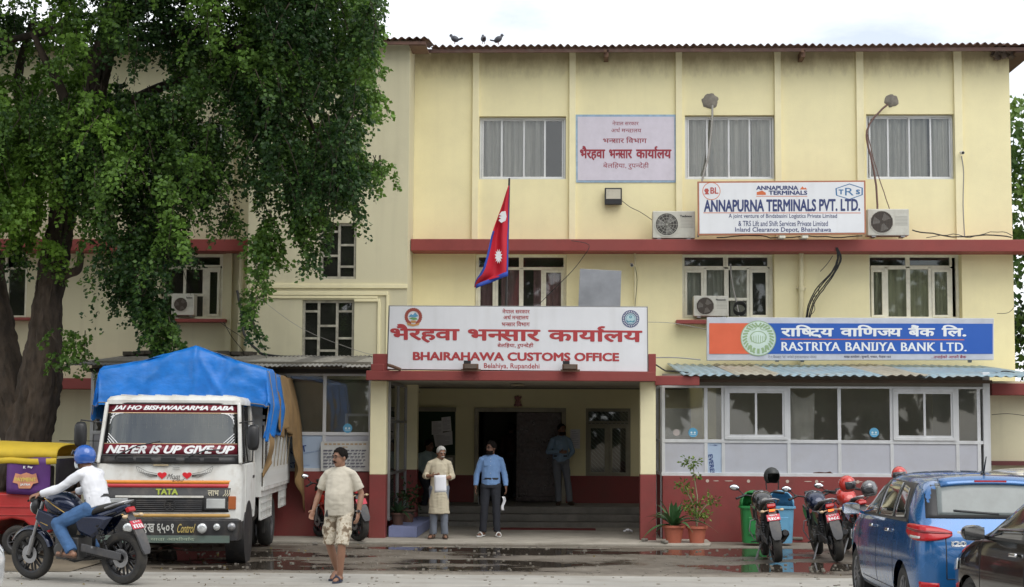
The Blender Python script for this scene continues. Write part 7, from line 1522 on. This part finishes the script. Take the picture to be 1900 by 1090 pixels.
# ------------------------------------------------------------------ bins
def bin_(px,Y,m,lab):
    p = P(px,950,Y); t = thing('litter_bin',lab,'bin',(p.x,Y,.045),0,'litter bins by the bank wall')
    loft([sup((0,0,z),a,a*.9,20,.45,'z') for z,a in ((0,.20),(.03,.205),(.40,.225),(.60,.235),(.60,.265),(.635,.265))]).build('bin_body',m,t,smooth=40); MB().box(-.12,.12,-.222,-.205,.15,.45).build('relief_panel',m,t,bevel=.01)
    hood = MB(); n = 24
    def hd_(u,v): a = u*2*math.pi; ph = (1-v)*math.pi/2; r_ = .25*math.cos(ph*1.0); rr = .25*(math.sin((v)*math.pi/2)); return (rr*math.cos(a),rr*math.sin(a)*.92,.635+.27*math.cos(v*math.pi/2)**.8)
    vs = [hd_(i/n,q/8) for q in range(9) for i in range(n)]; fs = [(q*n+i,q*n+(i+1)%n,(q+1)*n+(i+1)%n,(q+1)*n+i) for q in range(8) for i in range(n) if not (q>=3 and abs(((i+.5)/n)-.75)<.16)]
    hood.add(vs,fs).build('lid',m,t,smooth=80,weld=True,solid=.012); MB().cyl((0,0,.60),(0,0,.62),.2).build('bin_inside',DARK,t); return t
bin_(1399,28.6,mat('green_plastic',(.02,.20,.05),.45,dirt=.25,ds=4,dcol=(.05,.1,.05)),'green dome topped litter bin left of a blue bin'); bin_(1447,28.65,mat('blue_plastic',(.14,.36,.55),.45,dirt=.2,ds=4),'light blue dome topped litter bin behind the black motorcycle')
# ------------------------------------------------------------------ plants
def leaf_mat(name,c1,c2,trans=.35):
    m = bpy.data.materials.new(name); m.use_nodes = True; t = m.node_tree; t.nodes.clear(); o = N(t,'ShaderNodeOutputMaterial')
    a = N(t,'ShaderNodeAttribute',attribute_name='tint'); r = N(t,'ShaderNodeMix',data_type='RGBA'); lk(t,a.outputs['Fac'],r.inputs[0]); r.inputs[6].default_value = (*c1,1); r.inputs[7].default_value = (*c2,1)
    d = N(t,'ShaderNodeBsdfPrincipled'); d.inputs['Roughness'].default_value = .45; d.inputs['Specular IOR Level'].default_value = .35; lk(t,r.outputs[2],d.inputs[0]); tr = N(t,'ShaderNodeBsdfTranslucent'); lk(t,r.outputs[2],tr.inputs[0]); x = N(t,'ShaderNodeMixShader'); x.inputs[0].default_value = trans
    lk(t,d.outputs[0],x.inputs[1]); lk(t,tr.outputs[0],x.inputs[2]); lk(t,x.outputs[0],o.inputs[0]); return m
def leaves(name, pos, dirs, size, tint, m, par, wid=.42, kind='stuff', fold=.18):
    """one leaf-shaped pair of faces at each pos, pointing along dirs"""
    n = len(pos); d = dirs/np.linalg.norm(dirs,axis=1)[:,None]; rnd = rng.normal(size=(n,3)); s = np.cross(d,rnd); s /= np.linalg.norm(s,axis=1)[:,None]; nn = np.cross(d,s)
    L = size[:,None]; b = pos; tip = pos+d*L; a = pos+d*L*.42+s*L*wid+nn*L*fold; c = pos+d*L*.42-s*L*wid+nn*L*fold
    vs = np.stack([b,a,tip,c],1).reshape(-1,3); me = bpy.data.meshes.new(name); me.vertices.add(4*n); me.vertices.foreach_set('co',vs.astype('f').ravel())
    i0 = np.arange(n)*4; tri = np.stack([i0,i0+1,i0+2,i0,i0+2,i0+3],1).ravel().astype('i'); me.loops.add(6*n); me.loops.foreach_set('vertex_index',tri); me.polygons.add(2*n); me.polygons.foreach_set('loop_start',np.arange(0,6*n,3,dtype='i')); me.update(calc_edges=True)
    at_ = me.attributes.new('tint','FLOAT','POINT'); at_.data.foreach_set('value',np.repeat(tint,4).astype('f')); me.materials.append(m)
    o = bpy.data.objects.new(name,me); COL.objects.link(o); o.parent = par
    if kind: o['kind'] = kind
    return o
BARK = mat('bark',(.062,.046,.035),.95,var=.7,vs=5,bump=1.0,bs=16,dirt=.5,dcol=(.035,.028,.022),ds=3,aniso=(1,1,.35))
TRO = Vector((P(60,1000,26.5).x,26.5,0.05)); TREE = thing('large_tree','large leafy tree with forked dark trunk and drooping branches at the left','tree',tuple(TRO))
def bark_tube(pts,rad,name,kind=None,n=18,rs_=5):
    # resample smoothly and roughen
    q = []; r_ = []
    for i in range(len(pts)-1):
        p0,p1,p2,p3 = pts[max(0,i-1)],pts[i],pts[i+1],pts[min(len(pts)-1,i+2)]
        for k in range(rs_):
            t = k/rs_; q.append(.5*((2*p1)+(p2-p0)*t+(2*p0-5*p1+4*p2-p3)*t*t+(3*p1-p0-3*p2+p3)*t**3)); r_.append(rad[i]+(rad[i+1]-rad[i])*t)
    q.append(pts[-1]); r_.append(rad[-1]); m = MB(); m.tube(q,r_,n)
    m.v = [(x+.05*mnoise.noise((x*3,y*3,z*.9)),y+.05*mnoise.noise((x*3+5,y*3,z*.9)),z) for x,y,z in m.v] if max(rad)>.12 else m.v
    if n > 40:
        c_ = [sum((q[i] for i in (k,)),Vector()) for k in range(len(q))]
        for i,(x,y,z) in enumerate(m.v):
            c0 = q[i//n]; d = Vector((x,y,z))-c0; a = math.atan2(d.y,d.x); rg = 1-abs(mnoise.noise((math.cos(a)*6,math.sin(a)*6,z*1.6)))*2.2; rg += 1.1*mnoise.noise((math.cos(a)*20,math.sin(a)*20,z*7)); d.normalize(); m.v[i] = (x+d.x*.036*rg,y+d.y*.036*rg,z)
    return m.build(name,BARK,TREE,world=True,smooth=80,kind=kind)
def pl(l,Y0,Y1): n = len(l)-1; return [P(a,b,Y0+(Y1-Y0)*i/max(1,n)) for i,(a,b) in enumerate(l)]
bark_tube(pl([(30,1010),(38,900),(58,800),(78,680),(88,560),(112,430),(132,320),(168,220),(190,120),(208,30),(222,-80),(240,-220)],26.5,26.5),[.50,.41,.34,.29,.23,.19,.18,.16,.16,.15,.13,.08],'trunk',None,64,22)
def limb_(l,Y0,Y1,r0,r1,name='limb'): pts = pl(l,Y0,Y1); n = len(pts); return bark_tube(pts,[r0+(r1-r0)*i/(n-1) for i in range(n)],name,n=12 if r0<.3 else 48,rs_=5 if r0<.3 else 20)
limb_([(50,850),(22,740),(2,640),(-18,520),(-40,380),(-60,200),(-80,0)],26.6,27.2,.30,.13)
limb_([(150,300),(138,240),(118,190),(100,140),(60,60)],26.5,25.8,.13,.05); limb_([(60,420),(50,330),(42,230),(36,140),(60,40)],27.6,27.9,.15,.06)
limb_([(205,60),(300,-10),(430,-60),(560,-70),(660,-50)],26.5,27.0,.13,.05); limb_([(160,240),(240,190),(340,150),(470,150),(560,190),(640,240)],26.5,27.4,.11,.03)
limb_([(185,140),(120,60),(40,70),(-60,90)],26.5,26.2,.10,.04); limb_([(95,520),(125,508),(145,500),(150,470)],26.4,26.1,.10,.05); limb_([(130,330),(200,330),(270,370),(320,450)],26.5,25.7,.08,.02); limb_([(190,100),(330,60),(450,90),(540,160),(600,280)],26.4,25.6,.09,.02); limb_([(222,-80),(360,-160),(520,-190),(660,-180)],26.6,26.0,.10,.03)
limb_([(85,600),(110,640),(135,645),(160,640)],26.3,25.8,.02,.006,'shoot'); limb_([(84,640),(105,690),(140,668),(168,672)],26.3,25.8,.02,.006,'shoot'); limb_([(466,125),(490,160),(520,180)],25.2,25.1,.03,.02)
# weeping sprays of leaves
def xlim(y): return np.interp(y,[-260,-60,60,110,200,300,340,400],[640,700,712,690,672,690,690,650])
def ybot(x): return np.interp(x,[-120,0,60,130,170,215,240,300,330,345,400,440,465,500,540,560,600,640,665,700,720],[430,440,400,330,420,520,560,580,540,400,370,350,370,400,350,400,400,390,330,290,60])
sprays = []
N0 = 0
while len(sprays) < 3300:
    x = random.uniform(-150,715); y = random.uniform(-260,600)
    if x > xlim(y)-12 or y > ybot(x)-25: continue
    Y = random.uniform(24.3,28.6) if y < 330 else random.uniform(24.6,26.6)
    c = mnoise.noise((x/95,y/80,Y*.45)); c2 = mnoise.noise((x/38+7,y/34,Y*.8))
    if c+.6*c2 < -.08: continue
    if y < 170 and x < 330 and c+.4*c2 < .20: continue          # sky shows through the upper left
    if 395 < x < 445 and 120 < y < 400 and random.random() < .88: continue
    if y > 330 and random.random() < .35: continue
    sprays.append((x,y,Y,random.uniform(.35,.95)))
def strand(x0,y0,x1,y1,Y,n):
    for i in range(n): t = i/max(1,n-1); sprays.append((x0+(x1-x0)*t+random.uniform(-9,9),y0+(y1-y0)*t,Y+random.uniform(-.25,.25),.42))
for a in ((225,480,300,640,25.6,34),(215,500,250,560,25.6,14),(290,560,330,650,25.5,22),(270,520,290,600,25.2,18),(490,430,470,560,25.3,16),(500,400,505,450,25.3,12),(470,560,468,610,25.3,7),(600,380,575,480,25.2,16),(640,330,650,380,25.3,12),(660,300,715,300,25.3,12),(690,180,705,175,25.4,6),(570,380,560,420,25.4,10),(540,330,545,420,25.3,14),(420,380,430,410,25.4,8),(110,610,160,625,25.9,7),(105,660,160,655,25.9,6),(20,400,40,480,26,16),(95,440,110,480,25.9,8),(640,60,700,40,25.2,20),(620,120,690,110,25.1,16),(0,300,60,420,25.8,26),(520,250,560,300,25.2,14),(470,440,505,480,25.2,10)): strand(*a)
for _ in range(900):      # the crown goes on above the picture, coarse unseen leaves added for shading
    sprays.append((random.uniform(-500,700)*(1 if random.random()<.8 else .6),random.uniform(-950,-240),random.uniform(21.5,31),random.uniform(.8,1.5)))
for _ in range(500): sprays.append((random.uniform(-900,-150),random.uniform(-700,380),random.uniform(22,31),random.uniform(.7,1.3)))
pos = []; dirs = []; tint = []; size = []; tw = MB()
for (x,y,Y,L) in sprays:
    p = P(x,y,Y); az = random.uniform(0,6.28); out = Vector((math.cos(az),math.sin(az),0)); young = max(0,min(1,.10+.9*mnoise.noise((p.x*.8,p.z*.8,p.y*.6))+ (.5 if (x<210 and 40<y<240) or (x<140 and y<460) else (.3 if x>650 else 0))+ (.15 if y>380 else 0)))  # leaf tint from noise, raised at the left, right edge and low sprays
    nl = int(9+L*30); drp = random.uniform(.05,.75); q0 = None
    for i in range(nl):
        t = i/nl; q = p+out*(L*.75*t*(1-.35*t))+Vector((0,0,-L*(drp*t+.42*t*t)))
        if i%3 == 0: jx = Vector((random.gauss(0,.07),random.gauss(0,.07),random.gauss(0,.05)))
        s = 1 if i%2 else -1; side = Vector((-out.y,out.x,0))*s
        for _ in range(2):
            pos.append(tuple(q+jx*.7+side*.01)); dd = side*.8+out*.35+Vector((random.gauss(0,.35),random.gauss(0,.35),-.55+random.gauss(0,.3))); dirs.append(tuple(dd)); size.append(random.uniform(.050,.092)*(1.7 if L>1 else 1)*(1.1 if young>.5 else 1)); tint.append(max(0,min(1,young+random.gauss(0,.12))))
            jx = -jx
    if random.random() < .35 and y > -40:
        tw.tube([p+Vector((0,0,.1)),p+out*(L*.22)+Vector((0,0,-L*.25)),p+out*(L*.4)+Vector((0,0,-L*.8))],[.008,.006,.003],4,cap=False)
LEAF = leaf_mat('tree_leaf',(.024,.062,.017),(.21,.38,.055),.32)
cr_ = leaves('crown',np.array(pos)-np.array(tuple(TRO)),np.array(dirs),np.array(size),np.array(tint),LEAF,TREE); tw.build('twigs',BARK,TREE,world=True,kind='stuff')
print('LEAVES',len(pos))
def bush_tree(name,label,base,h,trunk_r,blobs,n,ls,m,seed,group=None,cat='tree'):
    t = thing(name,label,cat,base,group=group); MB().tube([(0,0,0),(.1,0,h*.4),(-.05,.1,h*.85)],[trunk_r,trunk_r*.7,trunk_r*.3],10).build('trunk',BARK,t,smooth=60)
    p = []; tt = []
    for (c,r_,w) in blobs:
        k = int(n*w); u = rng.normal(size=(k,3)); u /= np.linalg.norm(u,axis=1)[:,None]; rr = rng.uniform(.45,1.0,(k,1))**.5; q = np.array(c)+u*rr*np.array(r_)
        ok = [mnoise.noise((a[0]*1.1+seed,a[1]*1.1,a[2]*1.1))>-.22 for a in q]; q = q[ok]; p.append(q); tt.append(np.clip([.35+.8*mnoise.noise((a[0]*.9,a[1]*.9+seed,a[2]*.9)) for a in q],0,1))
    p = np.concatenate(p); tt = np.concatenate(tt); d = rng.normal(size=p.shape)*.6; d[:,2] -= .6; d[:,1] -= .3
    leaves('crown',p,d,rng.uniform(ls*.7,ls*1.3,len(p)),tt,m,t,wid=.45); return t
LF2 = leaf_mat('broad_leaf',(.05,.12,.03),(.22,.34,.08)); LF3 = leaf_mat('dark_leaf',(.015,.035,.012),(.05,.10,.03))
bush_tree('background_tree','bright broad leaved tree rising behind the right end of the office',(12.0,38,0),7,.2,[((-.7,0,8.9),(1.8,1.3,1.15),.25),((-.6,0,5.6),(2.2,1.6,1.3),.4),((-.4,0,7.2),(2.0,1.5,1.3),.35),((0,0,4.2),(2.4,1.6,1.1),.25)],7000,.16,LF2,3)
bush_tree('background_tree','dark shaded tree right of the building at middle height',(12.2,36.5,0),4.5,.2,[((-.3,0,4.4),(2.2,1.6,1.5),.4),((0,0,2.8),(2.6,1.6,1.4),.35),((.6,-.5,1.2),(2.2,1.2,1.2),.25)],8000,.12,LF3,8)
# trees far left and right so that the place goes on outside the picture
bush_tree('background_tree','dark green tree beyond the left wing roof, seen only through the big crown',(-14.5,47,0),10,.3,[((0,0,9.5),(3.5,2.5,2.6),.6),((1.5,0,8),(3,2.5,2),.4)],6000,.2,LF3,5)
TERR = mat('terracotta_plastic',(.42,.12,.07),.6,var=.1,dirt=.3,ds=5,dcol=(.2,.1,.07)); SOIL = mat('soil',(.05,.035,.025),.95,bump=.6)
def pot(px,py,Y,h,r_,label,z=.045,group=None,pm=None):
    p = P(px,py,Y); t = thing('potted_plant',label,'potted plant',(p.x,Y,z),group=group)
    MB().lathe([(r_*.68,0),(r_*.9,h*.86),(r_*1.05,h*.86),(r_*1.05,h),(r_*.92,h),(r_*.88,h*.9),(0,h*.9)],None,24).build('pot',pm or TERR,t,smooth=40); MB().cyl((0,0,h*.85),(0,0,h*.91),r_*.87,n=16).build('soil',SOIL,t); return t
def blade_plant(t,h,nb,L,m,w=.05,seed=0):
    rs = random.Random(seed)
    for i in range(nb):
        a = i*2.4+rs.random()*.4; el = rs.uniform(.35,1.35); ln = L*rs.uniform(.7,1.1); d = Vector((math.cos(a),math.sin(a),0)); sd = Vector((-math.sin(a),math.cos(a),0))
        def f(u,v):
            s = v; r_ = ln*s*math.cos(el)*(1); z = ln*(s*math.sin(el)-.75*s*s*(1.2-el*.6)); ww = w*math.sin(min(1,s*1.1+.12)*math.pi)**.7+.004
            return tuple(Vector((0,0,h))+d*(r_+.02)+Vector((0,0,z))+sd*(u-.5)*2*ww+Vector((0,0,abs(u-.5)*ww*.8)))
        MB().grid(f,2,8).build('leaf',m,t,smooth=80)
BLD = mat('blade_leaf',(.05,.13,.045),.4,var=.3,vs=6); BLDD = mat('dark_blade_leaf',(.02,.05,.018),.45,var=.3)
PT1 = pot(1250,1000,28.45,.30,.19,'terracotta pot with a spiky strap leaved plant against the bank wall'); PT2 = pot(1293,1000,28.45,.29,.18,'terracotta pot with a tall thin sapling left of the green bin')
blade_plant(PT1,.27,24,.85,BLD,.045,1)
st_ = [[(0,0,.25),(.0,0,.5),(.01,0,.8),(-.03,0,1.05),(-.06,0,1.33)],[(0,0,.3),(-.03,.02,.55),(-.10,0,.75),(-.22,0,.95)],[(0,0,.3),(.05,0,.50),(.14,0,.62),(.22,0,.70)],[(0,0,.32),(-.05,0,.5),(-.13,0,.60)]]
s_ = MB()
for q in st_: s_.tube(q,[.016]+[.011]*(len(q)-2)+[.006],6)
s_.build('stem',mat('pale_stem',(.30,.25,.16),.8),PT2,smooth=60)
pp = []; dd_ = []
for c,r_,k in (((-.10,0,1.38),(.13,.1,.08),80),((.02,0,1.15),(.07,.06,.05),28),((-.22,0,.98),(.10,.08,.07),50),((.25,0,.74),(.15,.1,.07),60),((-.12,0,.62),(.13,.1,.07),60),((.12,0,.52),(.14,.1,.07),55),((-.03,0,.70),(.1,.08,.05),30),((-.1,0,.85),(.05,.05,.04),16),((-.0,0,.50),(.14,.1,.05),50)):
    u = rng.normal(size=(k,3))*.55*np.array(r_); pp.append(np.array(c)+u); v = u/np.array(r_)+rng.normal(size=(k,3))*.3; v[:,2] -= .35; dd_.append(v)
pp = np.concatenate(pp); dd_ = np.concatenate(dd_); leaves('foliage',pp,dd_,rng.uniform(.048,.08,len(pp)),rng.uniform(0,1,len(pp)),leaf_mat('sapling_leaf',(.06,.13,.03),(.24,.32,.06)),PT2,wid=.3)
PT3 = pot(738,985,29.7,.22,.13,'dark strap leaved potted plant on the blue step beside the left column',z=.24,pm=mat('dark_pot',(.10,.05,.035),.8)); blade_plant(PT3,.2,16,.5,BLDD,.03,4)
PT4 = pot(757,975,30.6,.24,.14,'small leafy pot plant behind the strap leaved one on the blue step',z=.24,pm=mat('dark_pot',(.10,.05,.035),.8)); u = rng.normal(size=(160,3))*np.array((.10,.09,.12)); leaves('foliage',u+np.array((0,0,.45)),u+rng.normal(size=u.shape)*.1,rng.uniform(.05,.08,160),rng.uniform(0,.6,160),LF3,PT4); MB().tube([(0,0,.2),(0,0,.5)],.01,5).build('stem',BARK,PT4)
# small things: mat, litter, brick pieces
o = MB().box(-1.0,1.0,-.25,.25,0,.012).build('door_mat',mat('red_mat',(.16,.025,.025),.95,var=.2,bump=.5,bs=80)); o.location = (P(1010,986,31.9).x,31.9,.046); tag(o,'long dull red mat on the ground before the steps','mat')
o = MB().grid(lambda u,v:(-.09+.18*u,-.06+.12*v,.035+.06*mnoise.noise((u*3,v*3,1))+.03*math.sin(u*3)),6,5).build('litter',PAPER,smooth=30,solid=.002); o.location = (P(1165,988,30.8).x,30.8,.05); tag(o,'crumpled white litter near the right column','litter')
for i,(px,py) in enumerate(((585,1012),(1196,1010),(1233,1014),(1480,1007))):
    g = G(px,py); o = MB().bx((0,0,.03),(.10+.03*i%2,.08,.05),Matrix.Rotation(i,3,'Z')).build('stone',CONC,bevel=.015); o.location = (g.x,g.y,.045 if g.y>28.1 else 0); tag(o,('small stone on the apron left of the blue step','small stone at the foot of the right column','small stone in front of the terracotta pots','small stone by the bins on the wet ground')[i],'stone')

# unseen trees added behind the photographer to block low sky and darken the portico
for i,x in enumerate((-34,-22,-11,0,11,23,35)):
    bush_tree('sky_block_tree',['tree','wide tree','tall tree','leafy tree','shady tree','old tree','young tree'][i]+' added unseen behind the photographer to block low sky',(x,-13+(i%3)*2,0),13,.35,[((0,0,7.8),(6.5,3,5.0),.7),((1,0,4.5),(5.5,2.5,3.0),.3)],3000,.8,LF3,i*3.1,group='unseen trees added behind the photographer')

# grit, pebbles and fallen leaves on the forecourt
gm = MB(); rs = random.Random(5)
for i in range(900):
    x = rs.uniform(-10,9); y = rs.uniform(20.8,28.0)+.0; r_ = rs.uniform(.006,.022); gm.bx((x,y,r_*.3),(r_*2,r_*1.6,r_),Matrix.Rotation(rs.random()*3,3,'Z'))
gm.build('gravel',mat('grit',(.20,.18,.15),.9,var=.4),kind='stuff')
n_ = 170; lp_ = np.stack([rng.uniform(-11,9,n_),rng.uniform(20,28.0,n_),np.full(n_,.012)],1); lp_[:120,0] = rng.uniform(-12,-4,120); ld = rng.normal(size=(n_,3)); ld[:,2] *= .08
o = leaves('fallen_leaves',lp_,ld,rng.uniform(.025,.055,n_),rng.uniform(0,1,n_),leaf_mat('dry_leaf',(.10,.06,.02),(.22,.18,.05),.1),None)
